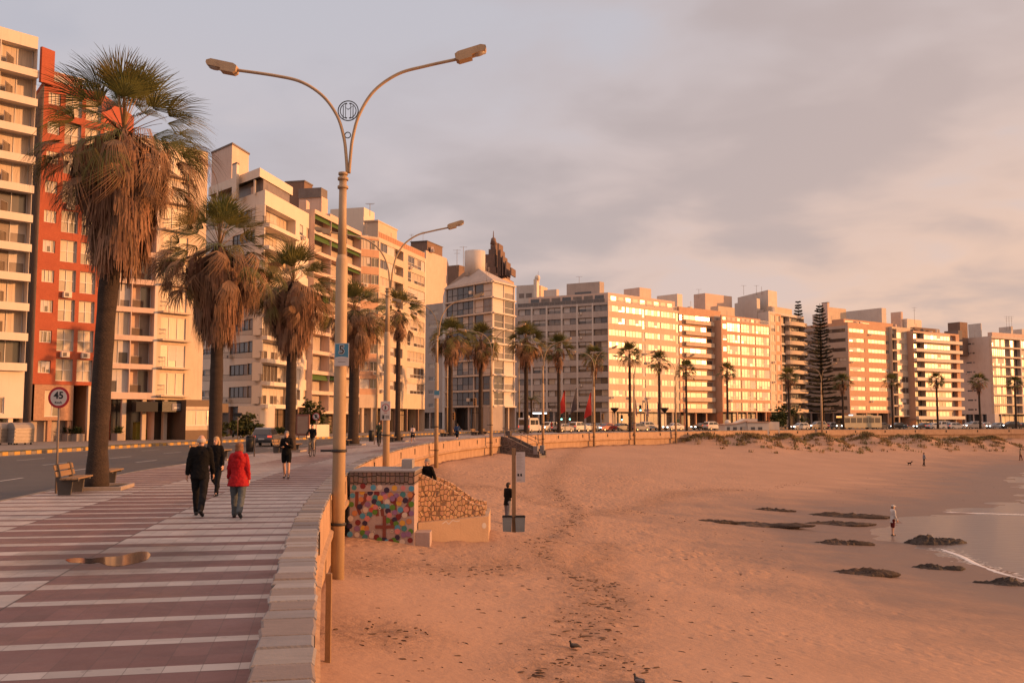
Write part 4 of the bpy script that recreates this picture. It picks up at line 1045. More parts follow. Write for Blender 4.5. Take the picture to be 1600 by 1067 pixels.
lo = [f[0], f[1], f[2], f[3], f[4]]
mb.add([(q.x, q.y, H + .02) for q in lo] + [(q.x, q.y, zt) for q in tp], [(0,1,6,5),(1,2,7,6),(2,3,8,7),(3,4,8),(4,0,5,8)]); mb.build('pitched_roof', greyc, b.root)
mb = MB(); z1 = zp(742, 393, 188); mb.tube([(c.x, c.y, zt - 1.5), (c.x, c.y, z1)], 2.05, 20); mb.build('water_tower', wh, b.root)
b.rbox('roof_room', 716, 196, 698, 730, 414, brown, zb=H); b.mast(714, 390, 414, 196); b.mast(724, 385, 412, 196, 1)
mb = MB(); mb.bbox(0,.8,-.35,0,0,.6); b.part(mb.mesh('air_conditioner', whc), 'air_conditioner', 0, b.L(0)*.54, -.02, g + (n-1)*fh + 1.0)
mb = MB(); mb.bbox(0,.8,-.35,0,0,.6); b.part(mb.mesh('air_conditioner', whc), 'air_conditioner', 0, b.L(0)*.5, -.02, g + .9)
# --- 10: stepped art-deco tower far behind
b = Bld('stepped_tower', 'distant brown stepped tower with a spire rising behind the glass building', [(756,335),(778,330),(803,352)], 12, zp(778, 428, 330), [brown, terra])
b.facade(0, 0, 12, b.H/12, [('w', .3), ('win', .5, dict(mix='dark', nx=1)), ('w', .3), ('win', .5, dict(mix='dark', nx=1)), ('w', .3)]); b.q(1, 0, b.L(1), 0, b.H, 1); b.closed(parapet=.3)
deco = mat('deco_stone', (.22,.14,.105), .9, (.13,.085,.065), 1, .5, .2, 6)
for (pc, p0, p1, py, Y) in ((775, 754, 797, 417, 331), (773, 757, 779, 397, 332), (774, 763, 779, 389, 334), (774, 766, 778, 383, 335), (773, 768, 777, 377, 336)):
    b.rbox('tower_step', pc, Y, p0, p1, py, deco, zb=b.H-1)
for k, (p1, py) in enumerate(((786, 380), (789, 390), (793, 400), (798, 408), (806, 418))): b.rbox('tower_step', p1 - 7, 329 - k*.8, p1 - 9, p1, py, deco, zb=b.H-1)
q = ap(771, 378, 337) - b.loc3; zt = zp(771, 361, 337); mb = MB(); mb.tube([(q.x,q.y,q.z-1),(q.x,q.y,q.z+1.2),(q.x,q.y,q.z+1.6),(q.x,q.y,zt)], [1.2,.8,.22,.1], 8); mb.build('spire', deco, b.root)
# --- 11: white house-like block with a chimney
b = Bld('chimney_building', 'white building with a tall round-topped chimney behind the shaded corner block', [(803,285),(857,268),(876,278)], 14, zp(840, 470, 272), [wh, whc, brown])
b.facade(0, 0, 13, b.H/13, [('w', .4), ('win', .6, dict(mix='mid', nx=2)), ('w', .4), ('win', .6, dict(mix='mid', nx=2)), ('w', .4)]); b.q(1, 0, b.L(1), 0, b.H, 0); b.closed(parapet=.6)
b.rbox('penthouse', 834, 275, 807, 848, 445, wh); b.slot('window', 0, .15, .45, .3, .55, gl_m); b.slot('window', 0, .55, .9, .3, .55, gl_m)
b.rbox('chimney', 839, 271, 834, 843, 436, whc); b.mast(841, 424, 434, 271, 0); b.rbox('stair_house', 845, 273, 843, 856, 446, cream)
q = Vector(((839-800)/F*271, 271, 0)) - b.loc3; mb = MB(); mb.ell((q.x+.2, q.y+.7, zp(839,435,271)+.2), (.8,.8,.9)); mb.build('chimney_cap', whc, b.root)
# --- 12: big corner block, shaded flank and golden front
b = Bld('golden_block', 'large corner apartment block, one flank in shade and one front lit gold', [(806,243),(951,231),(1062,250)], 16, zp(951, 472, 231), [pink, greyc, cream, wh])
gz = zp(951, 643, 231); n = 9; fh = (b.H - gz) / n
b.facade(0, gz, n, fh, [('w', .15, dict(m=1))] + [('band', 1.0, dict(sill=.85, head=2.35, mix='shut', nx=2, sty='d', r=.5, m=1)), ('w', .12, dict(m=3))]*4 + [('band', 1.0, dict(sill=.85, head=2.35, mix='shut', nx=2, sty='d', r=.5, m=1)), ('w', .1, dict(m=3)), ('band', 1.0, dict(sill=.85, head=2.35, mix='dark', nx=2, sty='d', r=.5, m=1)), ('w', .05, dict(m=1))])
b.facade(1, gz, n, fh, [('w', .05)] + [('band', 1.25, dict(sill=.8, head=2.3, mix='lit', nx=5, m=2, r=.12, sty='w')), ('w', .06), ('band', 1.25, dict(sill=.8, head=2.3, mix='lit', nx=5, m=2, r=.12, sty='w')), ('win', .25, dict(wf=.9, sill=.1, head=2.3, mix='dark', nx=1, m=2))]*2)
b.ground(0, gz, 3, 6, 1, colm=greyc); b.ground(1, gz, 2.5, 5, 2, mix='mid', colm=cream, sty='w'); b.closed(parapet=0)
b.rbox('penthouse_level', 951, 232.5, 826, 1056, 457, pink, dl=-b.d(0)); 
for k in range(7): b.slot('penthouse_window', 0, .03+k*.135, .14+k*.135, .30, .82, gl_m if k % 3 else gl_d)
for k in range(9): b.slot('penthouse_window', 1, .04+k*.105, .11+k*.105, .35, .72, gl_c if k % 2 else gl_d)
o = b.part(rail_mesh(b.L(0)*.95, 1.0, 'glass', False), 'roof_railing', 0, .4, .15, b.H)
o = b.part(rail_mesh(b.L(1)*.97, 1.0, 'wbars', False), 'roof_railing', 1, .2, .15, b.H)
b.rbox('lift_house', 938, 236, 886, 945, 440, greyc, zb=b.H, dl=-b.d(0)); b.slot('window', 0, .25, .75, .3, .6, gl_d)
b.rbox('stair_house', 1001, 252, 976, 1019, 449, pink, zb=b.H); b.rbox('tank_house', 1060, 262, 1028, 1068, 459, whc, zb=b.H)
b.rbox('roof_unit', 870, 242, 850, 874, 452, wh, zb=b.H, dl=-b.d(0)); b.mast(905, 432, 440, 240, 1)
# --- 13: terracotta block with bright balcony fronts
b = Bld('terracotta_block', 'pinkish terracotta block with bright horizontal balcony fronts', [(1062.5,250),(1128,261)], 15, zp(1062, 482, 250), [terra, greyc, cream, whc])
gz = 4.0; n = 9; fh = (b.H - gz - .8) / n
b.facade(0, gz, n, fh, [('win', .35, dict(wf=.7, sill=.6, head=2.2, mix='dark', nx=1)), ('bal', 2.6, dict(wf=.96, sill=.1, head=2.2, mix='dark', p=.7, f=.95, rail='solid', nx=5, bm=2, bw=None) if False else dict(wf=.96, sill=.9, head=2.2, mix='mid', p=.7, f=.95, rail='wbars', nx=5, bm=2)), ('w', .15), ('win', .4, dict(wf=.8, sill=.6, head=2.2, mix='mid', nx=2, m=1)), ('w', .2, dict(m=1))])
b.q(0, 0, b.L(0), gz+n*fh, b.H, 0); b.ground(0, gz, 3, 4, 0, colm=terra); b.closed(parapet=.5)
b.rbox('lift_house', 1104, 275, 1086, 1146, 458, pink, zb=b.H); b.rbox('roof_room', 1124, 266, 1112, 1150, 478, cream, zb=b.H); b.mast(1092, 452, 458, 275, 1)
# --- 14: curtain-walled cream block
b = Bld('curtain_block', 'cream block faced with wide sheets of curtained glazing behind the beach hut', [(1128.5,257),(1204,271)], 15, zp(1128, 500, 257), [terra, cream, whc])
gz = 4.1; n = 8; fh = (b.H - gz) / n
b.facade(0, gz, n, fh, [('w', .12), ('band', .35, dict(sill=.8, head=2.2, mix='dark', nx=1)), ('band', 1.1, dict(sill=.25, head=2.5, mix='lit', nx=5, split=.35)), ('w', .06), ('band', 1.2, dict(sill=.25, head=2.5, mix='lit', nx=5, split=.35)), ('w', .04), ('band', 1.2, dict(sill=.25, head=2.5, mix='lit', nx=5, split=.35))])
b.ground(0, gz, 3, 5, 0, colm=terra); b.closed(parapet=0)
b.rbox('penthouse_level', 1129, 258, 1127, 1190, 492, terra, zb=b.H-.1)
for k in range(8): b.slot('window', 1, .03+k*.12, .10+k*.12, .25, .75, gl_c if k % 3 else gl_d)
o = b.part(rail_mesh(b.L(0)*.98, 1.0, 'wbars', False), 'roof_railing', 0, .2, .12, b.H)
# --- 15: white block with rounded balconies
b = Bld('rounded_balcony_block', 'tall block with rounded balconies at its corner beside the dark pine', [(1146,293),(1203,272),(1258.5,288)], 15, zp(1203, 488, 272), [wh, terra, cream, whc])
gz = 4.2; n = 10; fh = (b.H - gz) / n
b.q(0, 0, b.L(0), 0, b.H, 0)
L1 = b.L(1)
b.facade(1, gz, n, fh, [('w', .12), ('win', .5, dict(wf=.7, sill=.3, head=2.3, mix='lit', nx=2, m=2)), ('win', .5, dict(wf=.6, sill=.5, head=2.3, mix='lit', nx=2, m=1)), ('rec', .8, dict(f=.2, top=.3, r=1.4, mix='dark', wl=(.3,.96))), ('rec', 1.4, dict(f=.2, top=.3, r=1.2, mix='lit'))])
for k in range(n):
    mb = MB(); R0 = L1*.27; N_ = 14
    pts = [(R0*1.05*(1 - math.cos(math.pi*j/N_)) - R0*.05, -R0*.34*math.sin(math.pi*j/N_)**.7) for j in range(N_ + 1)]
    mb.prism(pts, -.18, .02, 0, 'z'); q = [(x, y) for x, y in pts]
    for (x0, y0), (x1, y1) in zip(q, q[1:]): mb.add([(x0,y0,.02),(x1,y1,.02),(x1,y1,.95),(x0,y0,.95),(x0*.985+R0*.015,y0*.93,.95),(x1*.985+R0*.015,y1*.93,.95),(x0*.985+R0*.015,y0*.93,.02),(x1*.985+R0*.015,y1*.93,.02)], [(0,1,2,3),(3,2,5,4),(4,5,7,6)])
    b.part(mb.mesh('balcony', cream), 'balcony', 1, L1*.46, -.01, gz + k*fh)
b.ground(1, gz, 3, 3, 0); b.closed(parapet=.4)
b.rbox('blank_house', 1185, 278, 1150, 1190, 466, wh, zb=b.H-5, dl=-b.d(0)); b.rbox('lift_tower', 1203, 280, 1155, 1217, 453, wh, zb=b.H, dl=-b.d(0)); b.slot('window', 0, .4, .46, .5, .75, dk); b.slot('window', 0, .62, .68, .5, .75, dk)
b.rbox('terrace_room', 1208, 275, 1200, 1240, 478, cream, zb=b.H, dl=-b.d(0)); b.mast(1162, 446, 453, 283, 1); b.mast(1182, 446, 453, 283, 1); b.mast(1190, 448, 453, 283, 0)
# --- 16: grey flank + terracotta bands
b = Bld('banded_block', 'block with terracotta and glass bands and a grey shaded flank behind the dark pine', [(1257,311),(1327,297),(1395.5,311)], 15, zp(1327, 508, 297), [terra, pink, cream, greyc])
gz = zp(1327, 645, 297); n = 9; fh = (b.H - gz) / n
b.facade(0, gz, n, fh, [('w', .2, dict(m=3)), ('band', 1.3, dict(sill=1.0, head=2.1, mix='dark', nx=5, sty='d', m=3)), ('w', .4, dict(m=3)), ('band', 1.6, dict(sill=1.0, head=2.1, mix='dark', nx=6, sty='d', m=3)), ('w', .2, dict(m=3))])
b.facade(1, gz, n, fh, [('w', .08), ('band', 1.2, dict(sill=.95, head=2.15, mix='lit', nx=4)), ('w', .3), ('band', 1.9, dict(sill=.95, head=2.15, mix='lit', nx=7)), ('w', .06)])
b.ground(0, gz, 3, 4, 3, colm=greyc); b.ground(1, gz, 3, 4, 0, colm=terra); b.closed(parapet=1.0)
b.rbox('roof_room', 1321, 300, 1302, 1398, 498, terra, zb=b.H, dl=-b.d(0)); b.slot('window', 1, .02, .18, .2, .8, gl_c); b.slot('window', 1, .25, .5, .2, .7, gl_m)
b.rbox('chimney', 1283, 313, 1272, 1284, 492, wh, zb=b.H, dl=-b.d(0), cap=concd); b.rbox('roof_house', 1299, 313, 1286, 1325, 480, cream, zb=b.H, dl=-b.d(0)); b.rbox('water_house', 1381, 316, 1325, 1388, 481, wh, zb=b.H, dl=-b.d(0))
b.rbox('chimney', 1296, 311, 1287, 1299, 473, pink, zb=b.H, dl=-b.d(0), cap=concd); b.mast(1283, 482, 490, 313, 0)
# --- 17: narrow bay-fronted part
b = Bld('narrow_block', 'narrow golden block squeezed between two banded blocks', [(1396,309),(1429,316)], 15, zp(1396, 512, 309), [cream, terra])
gz = zp(1410, 651, 312); n = 8; fh = (b.H - gz) / n
b.facade(0, gz, n, fh, [('rec', .3, dict(f=.2, top=.3, r=1.0, mix='dark')), ('band', 1.0, dict(sill=.35, head=2.3, mix='lit', nx=4)), ('w', .08)])
b.ground(0, gz, 3, 2, 0); b.closed(parapet=.4); b.rbox('lift_house', 1411, 321, 1395, 1414, 487, pink, zb=b.H); b.mast(1429, 480, 500, 321, 2)
b.rbox('roof_room', 1420, 321, 1414, 1443, 498, whc, zb=b.H)
# --- 18: white balcony bands
b = Bld('white_banded_block', 'golden-white block with long white balcony bands behind the parked cars', [(1429.5,312),(1501,326)], 15, zp(1429, 518, 312), [terra, whc, brown, cream])
gz = zp(1429, 654, 312); n = 9; fh = (b.H - gz) / n
b.facade(0, gz, n, fh, [('rec', .9, dict(f=.2, top=.3, r=1.5, mix='dark', m=3, wl=(.3,.97))), ('band', 2.3, dict(sill=.3, head=2.4, mix='lit', nx=8, m=3)), ('rec', .5, dict(f=.2, top=.3, r=1.2, mix='dark')), ('w', .3)])
for k in range(n):
    mb = MB(); mb.box(0, b.L(0)+.3, -1.0, -.01, -.2, .85); b.part(mb.mesh('balcony', whc), 'balcony', 0, 0, 0, gz + k*fh)
b.ground(0, gz, 3, 4, 3, mix='mid', sty='w'); b.closed(parapet=.3)
b.rbox('roof_terrace', 1432, 319, 1425, 1470, 511, brown, zb=b.H); b.rbox('roof_house', 1503, 339, 1484, 1515, 503, brown, zb=b.H-6); b.rbox('stair_house', 1500, 334, 1478, 1506, 516, concd, zb=b.H-4)
# --- 19: right-most block
b = Bld('end_block', 'right-most block with a blank white shaded flank and glazed balconies', [(1499,346),(1552,333),(1680,358)], 15, zp(1552, 527, 333), [wh, cream, pink, terra])
gz = zp(1552, 647, 333); n = 8; fh = (b.H - gz) / n
b.facade(0, gz, n, fh, [('w', .15), ('win', .5, dict(wf=.8, sill=1.4, head=1.9, mix='dark', nx=2, sty='d')), ('w', .3), ('win', .9, dict(wf=.8, sill=1.4, head=1.9, mix='dark', nx=2, sty='d')), ('win', .4, dict(wf=.7, sill=1.4, head=1.9, mix='dark', nx=1, sty='d')), ('w', 2.2)])
b.facade(1, gz, n, fh, [('rec', 1.2, dict(f=.25, top=.3, r=1.0, rail='wbars', mix='lit', m=1)), ('rec', .7, dict(f=.25, top=.3, r=1.3, rail='wbars', mix='mid', m=1)), ('w', .08), ('rec', 1.2, dict(f=.25, top=.3, r=1.0, rail='wbars', mix='lit', m=1)), ('rec', 1.0, dict(f=.25, top=.3, r=1.3, rail='wbars', mix='mid', m=1)), ('w', .08), ('rec', 1.5, dict(f=.25, top=.3, r=1.0, rail='wbars', mix='lit', m=1))])
b.ground(0, gz, 2, 4, 0); b.ground(1, gz, 3, 6, 0, mix='mid'); b.closed(parapet=.5)
b.rbox('terrace_room', 1553, 335, 1546, 1640, 519, pink, zb=b.H)
b.rbox('lift_house', 1536, 353, 1516, 1537, 505, wh, zb=b.H, dl=-b.d(0)); b.rbox('water_house', 1583, 348, 1564, 1586, 510, wh, zb=b.H, dl=-b.d(0)); b.rbox('roof_room', 1600, 351, 1586, 1625, 514, wh, zb=b.H, dl=-b.d(0))
for px in (1573, 1577, 1581): b.mast(px, 494, 510, 348, 3)
# --- low grey building in the far gap right of the pine: part of the skyline
# ================================================================ palms, pine, shrubs
bark = mat('palm_bark', (.065,.042,.03), .95, (.03,.02,.015), 2.2, .55, .8, 16, stretch=(1,1,3))
frond_g = mat('frond_green', (.125,.135,.042), .6, (.08,.09,.028), 3, .5, trans=.22, tint=True, spec=.3)
frond_d = mat('frond_dead', (.38,.225,.13), .9, (.25,.145,.085), 4, .5, trans=.15, tint=True)
stalk = mat('frond_stalk', (.30,.19,.09), .8, (.22,.14,.07), 3, .5)
class LeafMB:
    """numpy mesh collector for many small leaf faces"""
    def __init__(s): s.V = []; s.F = []; s.m = []; s.T = []; s.n = 0
    def add(s, V, F, mi, tint):
        s.V.append(V); s.F.extend([[i + s.n for i in f] for f in F]); s.m.extend([mi] * len(F)); s.T.append(np.tile(np.array(tint), (len(V), 1))); s.n += len(V)
    def mesh(s, name, mats):
        V = np.concatenate(s.V); me = bpy.data.meshes.new(name); me.from_pydata(V.tolist(), [], s.F)
        for x in mats: me.materials.append(x)
        me.polygons.foreach_set('material_index', s.m)
        a = me.attributes.new('tint', 'FLOAT_COLOR', 'POINT'); T = np.concatenate(s.T); T = np.concatenate([T, np.ones((len(T), 1))], 1)
        a.data.foreach_set('color', T.astype(np.float32).ravel()); me.update(); return me
def fan_leaf(R, nseg, blade, pet, droop, spread=2.5, shag=0.0):
    """fan leaf: stalk along +x from the origin, blade beyond it; returns (verts, faces) for stalk and for blade"""
    sv = []; sf = []; n = 5
    for i in range(n):
        t = i / (n-1); x = pet * t; z = -droop * pet * .5 * t*t; w = .03 * (1 - .5*t)
        sv += [(x, -w, z), (x, w, z)]
    for i in range(n-1): sf.append((2*i, 2*i+1, 2*i+3, 2*i+2))
    bx, bz = pet, -droop * pet * .5
    pitch = -droop * .9
    V = []; Fc = []
    for k in range(nseg):
        a = (k / (nseg-1) - .5) * spread + R.uniform(-.03, .03)
        L = blade * (1 - .28 * (abs(a) / (spread/2))**2) * R.uniform(.86, 1.08)
        w = blade * spread / nseg * (.34 if nseg > 18 else .46)
        d = np.array([math.cos(a), math.sin(a)]); pn = np.array([-d[1], d[0]])
        fold = .12 * (1 if k % 2 else -1) * w
        tipdrop = R.uniform(.05, .22) + shag * R.uniform(.3, 1.0)
        pts = []
        for (f, ww, dz) in ((.04, .30, 0), (.55, 1.0, -.02), (.80, .62, -tipdrop*.45), (1.0, .05, -tipdrop)):
            c = d * L * f
            for sgn in (-1, 1):
                q = c + pn * w * ww * sgn * .5
                pts.append((q[0], q[1], dz * L + fold * sgn * .5))
        o = len(V); V += pts
        for i in range(3): Fc.append((o+2*i, o+2*i+1, o+2*i+3, o+2*i+2))
    V = np.array(V); cp, sp_ = math.cos(pitch), math.sin(pitch)
    x = V[:,0]*cp - V[:,2]*sp_; z = V[:,0]*sp_ + V[:,2]*cp
    V = np.stack([x + bx, V[:,1], z + bz], 1)
    return np.array(sv), sf, V, Fc
def xform(V, az, el, roll, org):
    V = V.copy(); c, s_ = math.cos(roll), math.sin(roll); y = V[:,1]*c - V[:,2]*s_; z = V[:,1]*s_ + V[:,2]*c; V = np.stack([V[:,0], y, z], 1)
    c, s_ = math.cos(el), math.sin(el); x = V[:,0]*c - V[:,2]*s_; z = V[:,0]*s_ + V[:,2]*c; V = np.stack([x, V[:,1], z], 1)
    c, s_ = math.cos(az), math.sin(az); x = V[:,0]*c - V[:,1]*s_; y = V[:,0]*s_ + V[:,1]*c
    return np.stack([x, y, V[:,2]], 1) + np.array(org)
def palm_meshes(seed, H, r0, r1, blade, pet, nlive, nlow, skirt, sk_len, sk_w, nseg=24, lean=0.0):
    """trunk, crown and dead skirt for one palm; H = height of the crown's heart"""
    R = random.Random(seed)
    mb = MB(); pts = []; rs = []; k = 26
    for i in range(k + 1):
        t = i / k; z = H * t
        w = r0 * (1.32 - .32*min(1, t*9)) if t < .11 else r0 + (r1 - r0) * (t - .11)
        rs.append(w * (1 + R.uniform(-.05, .05))); pts.append((lean*H*t*t + R.uniform(-.02,.02)*r0, R.uniform(-.02,.02)*r0, z - .15))
    mb.tube(pts, rs, 16)
    trunk = mb.mesh('trunk', bark)
    top = np.array([lean*H, 0, H])
    cr = LeafMB()
    for i in range(nlive):
        f = i / nlive; el = 1.5 - 1.7 * f + R.uniform(-.15, .15); az = i * 2.39996 + R.uniform(-.25, .25)
        dr = .08 + .5 * f; sv, sf, V, Fc = fan_leaf(R, nseg, blade * R.uniform(.85, 1.1), pet * R.uniform(.75, 1.1) * (.62 + .5 * f), dr, 2.1 - .5*f, .08 + .35*f)
        org = top + np.array([0, 0, -.5 * f]); roll = R.uniform(-.9, .9)
        g = R.uniform(.6, 1.35); y = R.random() ** 3
        cr.add(xform(sv, az, el, 0, org), sf, 2, (1, 1, 1)); cr.add(xform(V, az, el, roll, org), Fc, 0, (g * (1 + .9*y), g * (1 + .25*y), g))
    for i in range(nlow):            # tired, browning leaves round and below the horizontal
        f = R.random(); el = R.uniform(-.5, .42); az = R.uniform(0, 6.283)
        sv, sf, V, Fc = fan_leaf(R, max(10, nseg - 6), blade * R.uniform(.75, 1.0), pet * R.uniform(.8, 1.2), R.uniform(.35, 1.0), R.uniform(.7, 1.5), .9)
        org = top + np.array([0, 0, -.5 - .5 * f]); roll = R.uniform(-.8, .8); g = R.uniform(.55, 1.15)
        cr.add(xform(sv, az, el, 0, org), sf, 2, (.9, .9, .9))
        if R.random() < .2: cr.add(xform(V, az, el, roll, org), Fc, 0, (g*1.5, g*1.1, g))
        else: cr.add(xform(V, az, el, roll, org), Fc, 1, (g, g, g))
    crown = cr.mesh('crown', [frond_g, frond_d, stalk])
    sk = LeafMB()
    for i in range(skirt):           # hanging dead leaves: shaggy bundles of strips
        f = i / max(1, skirt); z = H - .4 - sk_len * f * .86; az = R.uniform(0, 6.283)
        rad_ = sk_w * (1 - .5 * f) * R.uniform(.55, 1.0); L = sk_len * R.uniform(.22, .42)
        c0 = np.array([top[0] + math.cos(az)*r1*1.0, math.sin(az)*r1*1.0, z + L*.25]); c1 = np.array([top[0] + math.cos(az)*rad_, math.sin(az)*rad_, z - L*.35]); 
        tang = np.array([-math.sin(az), math.cos(az), 0]); g = R.uniform(.5, 1.2); V = []; Fc = []
        for k_ in range(9):
            s_ = (k_ - 4) / 4; c2 = c1 + tang * s_ * .17 * R.uniform(.6, 1.5) + np.array([math.cos(az), math.sin(az), 0]) * R.uniform(-.12, .16) + np.array([0, 0, -L * R.uniform(.45, .85)])
            w = .024 * R.uniform(.6, 1.5); m_ = c1 + tang * s_ * .11 + np.array([0, 0, R.uniform(-.1, .1)]); o = len(V)
            V += [c0 - tang*w*.6, c0 + tang*w*.6, m_ - tang*w, m_ + tang*w, c2 - tang*w*.3, c2 + tang*w*.3]
            Fc += [(o, o+1, o+3, o+2), (o+2, o+3, o+5, o+4)]
        sk.add(np.array(V), Fc, 0, (g, g*R.uniform(.9, 1), g))
    skm = sk.mesh('dead_skirt', [frond_d]) if skirt else None
    return trunk, crown, skm
def palm(meshes, x, y, label, group, rz=0, sc=1.0, z=0.0):
    t = thing('palm_tree', label, 'palm tree', (x, y, z), rz, group); t.scale = (sc,)*3 if not hasattr(sc, '__len__') else sc
    link('trunk', meshes[0], t); link('crown', meshes[1], t)
    if meshes[2]: link('dead_skirt', meshes[2], t)
    return t
GP_ = 'tall fan palms lining the promenade'
# the big ones, each its own mesh
q = ap(157, 700, 29.4)
palm(palm_meshes(21, 11.2, .285, .28, 1.35, 1.75, 60, 40, 520, 3.6, 1.65, 28, .04), xp(157, 29.4), 29.4, 'biggest fan palm with a long shaggy brown skirt, nearest the road sign and benches', GP_)
palm(palm_meshes(22, 11.3, .34, .31, 1.55, 2.2, 56, 52, 520, 4.2, 2.1, 22), xp(338, 50), 50, 'second big fan palm, standing behind the walking couple', GP_)
palm(palm_meshes(23, 11.3, .34, .32, 1.55, 2.0, 52, 48, 460, 4.0, 2.1, 20), xp(455, 63), 63, 'third shaggy fan palm, just left of the nearest tall street lamp', GP_)
palm(palm_meshes(24, 11.2, .42, .36, 1.6, 1.9, 46, 42, 340, 3.8, 2.1, 20), xp(553, 79), 79, 'fan palm just right of the nearest street lamp, its skirt hanging low', GP_)
palm(palm_meshes(25, 12.6, .26, .18, 1.45, 1.5, 28, 16, 60, 2.4, .9, 18), xp(622, 91), 91, 'slim fan palm beside the no-walking sign', GP_)
va = palm_meshes(31, 12.1, .28, .22, 1.6, 1.5, 34, 34, 90, 3.2, 1.6, 14); vb = palm_meshes(32, 12.6, .26, .2, 1.45, 1.35, 32, 14, 40, 3.0, 1.1, 14); vc = palm_meshes(33, 12.5, .24, .2, 1.35, 1.25, 32, 8, 14, 2.0, .8, 14)
FARP = [(704,119,490,va,'bushy fan palm left of the glass corner building, beside the third street lamp'),(751,130,498,va,'bushy fan palm in front of the glass corner building'),
 (822,141,497,va,'leaning bushy palm in front of the shaded end of the large corner block'),(873,152,520,vb,'fan palm behind the first red beach flag'),
 (928,162,537,vb,'fan palm beside the second red beach flag'),(984,171,535,vc,'slender palm against the golden front of the corner block'),
 (1030,179,548,vc,'slender palm in front of the right end of the golden front'),(1072,185,562,vc,'slender palm before the terracotta block'),
 (1136,191,566,vc,'slender palm rising behind the white beach hut'),(1232,199,573,vb,'dark palm in front of the rounded balconies'),
 (1316,204,582,vb,'palm just right of the dark pine'),(1393,208,584,vc,'slender palm before the block with terracotta bands'),
 (1463,211,582,vc,'slender palm before the white balcony bands'),(1529,214,582,vb,'palm against the blank white flank at the right'),(1585,216,588,vc,'right-most palm, before the glazed balconies')]
for i, (px, Y, top, v, lb) in enumerate(FARP):
    hgt = zp(px, top, Y); k = hgt / {id(va): 14.6, id(vb): 14.6, id(vc): 14.2}[id(v)]
    w = min(1.25, max(.95, k)); palm(v, xp(px, Y), Y, lb, GP_, i * 1.7, (w, w, k))
# feathery small palms and shrubs behind
def feather_palm(x, y, label, H=6.0):
    R = random.Random(5); mb = MB(); mb.tube([(0,0,-.1),(.05,0,H*.5),(0,0,H)], [.25,.2,.22], 10); t = thing('feather_palm', label, 'palm tree', (x, y, 0)); mb.build('trunk', bark, t)
    cr = LeafMB()
    for i in range(34):
        az = i*2.4; el = 1.2 - 1.5*(i/34); L = R.uniform(2.2, 3.0); V = []; Fc = []; g = R.uniform(.6, 1.3)
        for j in range(14):
            s_ = j/13; c = np.array([L*s_*math.cos(el - s_*.9), 0, L*s_*math.sin(el - s_*.9)])
            for sg in (-1, 1):
                o = len(V); e = c + np.array([.15, sg*.55*math.sin(.3+s_*2.6), -.25]); V += [c + np.array([-.04,0,0]), c + np.array([.06,0,0]), e]; Fc.append((o,o+1,o+2))
        cr.add(xform(np.array(V), az, 0, 0, (0,0,H)), Fc, 0 if i < 26 else 1, (g,g,g))
    link('crown', cr.mesh('crown', [frond_g, frond_d]), t)
feather_palm(xp(830, 205), 205, 'low feathery palm in front of the shaded ground floor of the corner block', 6.4)
leafm = mat('shrub_leaf', (.06,.075,.022), .8, (.04,.05,.016), 3, .5, trans=.2, tint=True); twig = mat('twig', (.12,.08,.05), .9)
def leaf_cloud(R, rx, ry, rz, n, size, c=(0,0,0), flat=.6):
    lm = LeafMB(); cl = [(R.gauss(0,.42), R.gauss(0,.42), R.gauss(.1,.4)) for _ in range(max(5, n//60))]
    for i in range(n):
        k = R.choice(cl); p = np.array([(k[0] + R.gauss(0,.16))*rx + c[0], (k[1] + R.gauss(0,.16))*ry + c[1], max(-.9, k[2] + R.gauss(0,.16))*rz + c[2]])
        a = np.array([R.gauss(0,1), R.gauss(0,1), R.gauss(0,.6)]); a /= np.linalg.norm(a); b = np.cross(a, [R.gauss(0,1), R.gauss(0,1), R.gauss(0,1)]); b /= np.linalg.norm(b) + 1e-6
        s_ = size * R.uniform(.6, 1.3); g = R.uniform(.55, 1.4)
        lm.add(np.array([p - a*s_, p + b*s_*.5, p + a*s_, p - b*s_*.5]), [(0,1,2,3)], 0, (g*R.uniform(.9,1.3), g, g*.8))
    return lm
def shrub(x, y, label, rx, ry, h, n, size, seed, z=0.03, group=None):
    R = random.Random(seed); t = thing('shrub', label, 'shrub', (x, y, z), 0, group); mb = MB()
    for k in range(5):
        a = k*1.3; mb.tube([(0,0,-.1),(math.cos(a)*rx*.25, math.sin(a)*ry*.25, h*.35),(math.cos(a)*rx*.5, math.sin(a)*ry*.5, h*.7)], [.05,.035,.015], 5)
    mb.build('stem', twig, t); link('foliage', leaf_cloud(R, rx, ry, h*.55, n, size, (0,0,h*.5)).mesh('foliage', [leafm]), t); return t
shrub(xp(380,108), 108, 'dark clipped shrub in front of the white corner building', 3.0, 1.5, 2.2, 900, .28, 1)
shrub(xp(345,106), 106, 'low dark shrub behind the second palm trunk', 2.0, 1.3, 1.8, 600, .26, 2)
shrub(xp(425,112), 112, 'small green shrub behind the parked grey hatchback', 1.6, 1.2, 1.5, 400, .24, 3)
shrub(xp(487,128), 128, 'tall green shrub at the foot of the terracotta balconies', 2.0, 1.6, 4.2, 900, .3, 4)
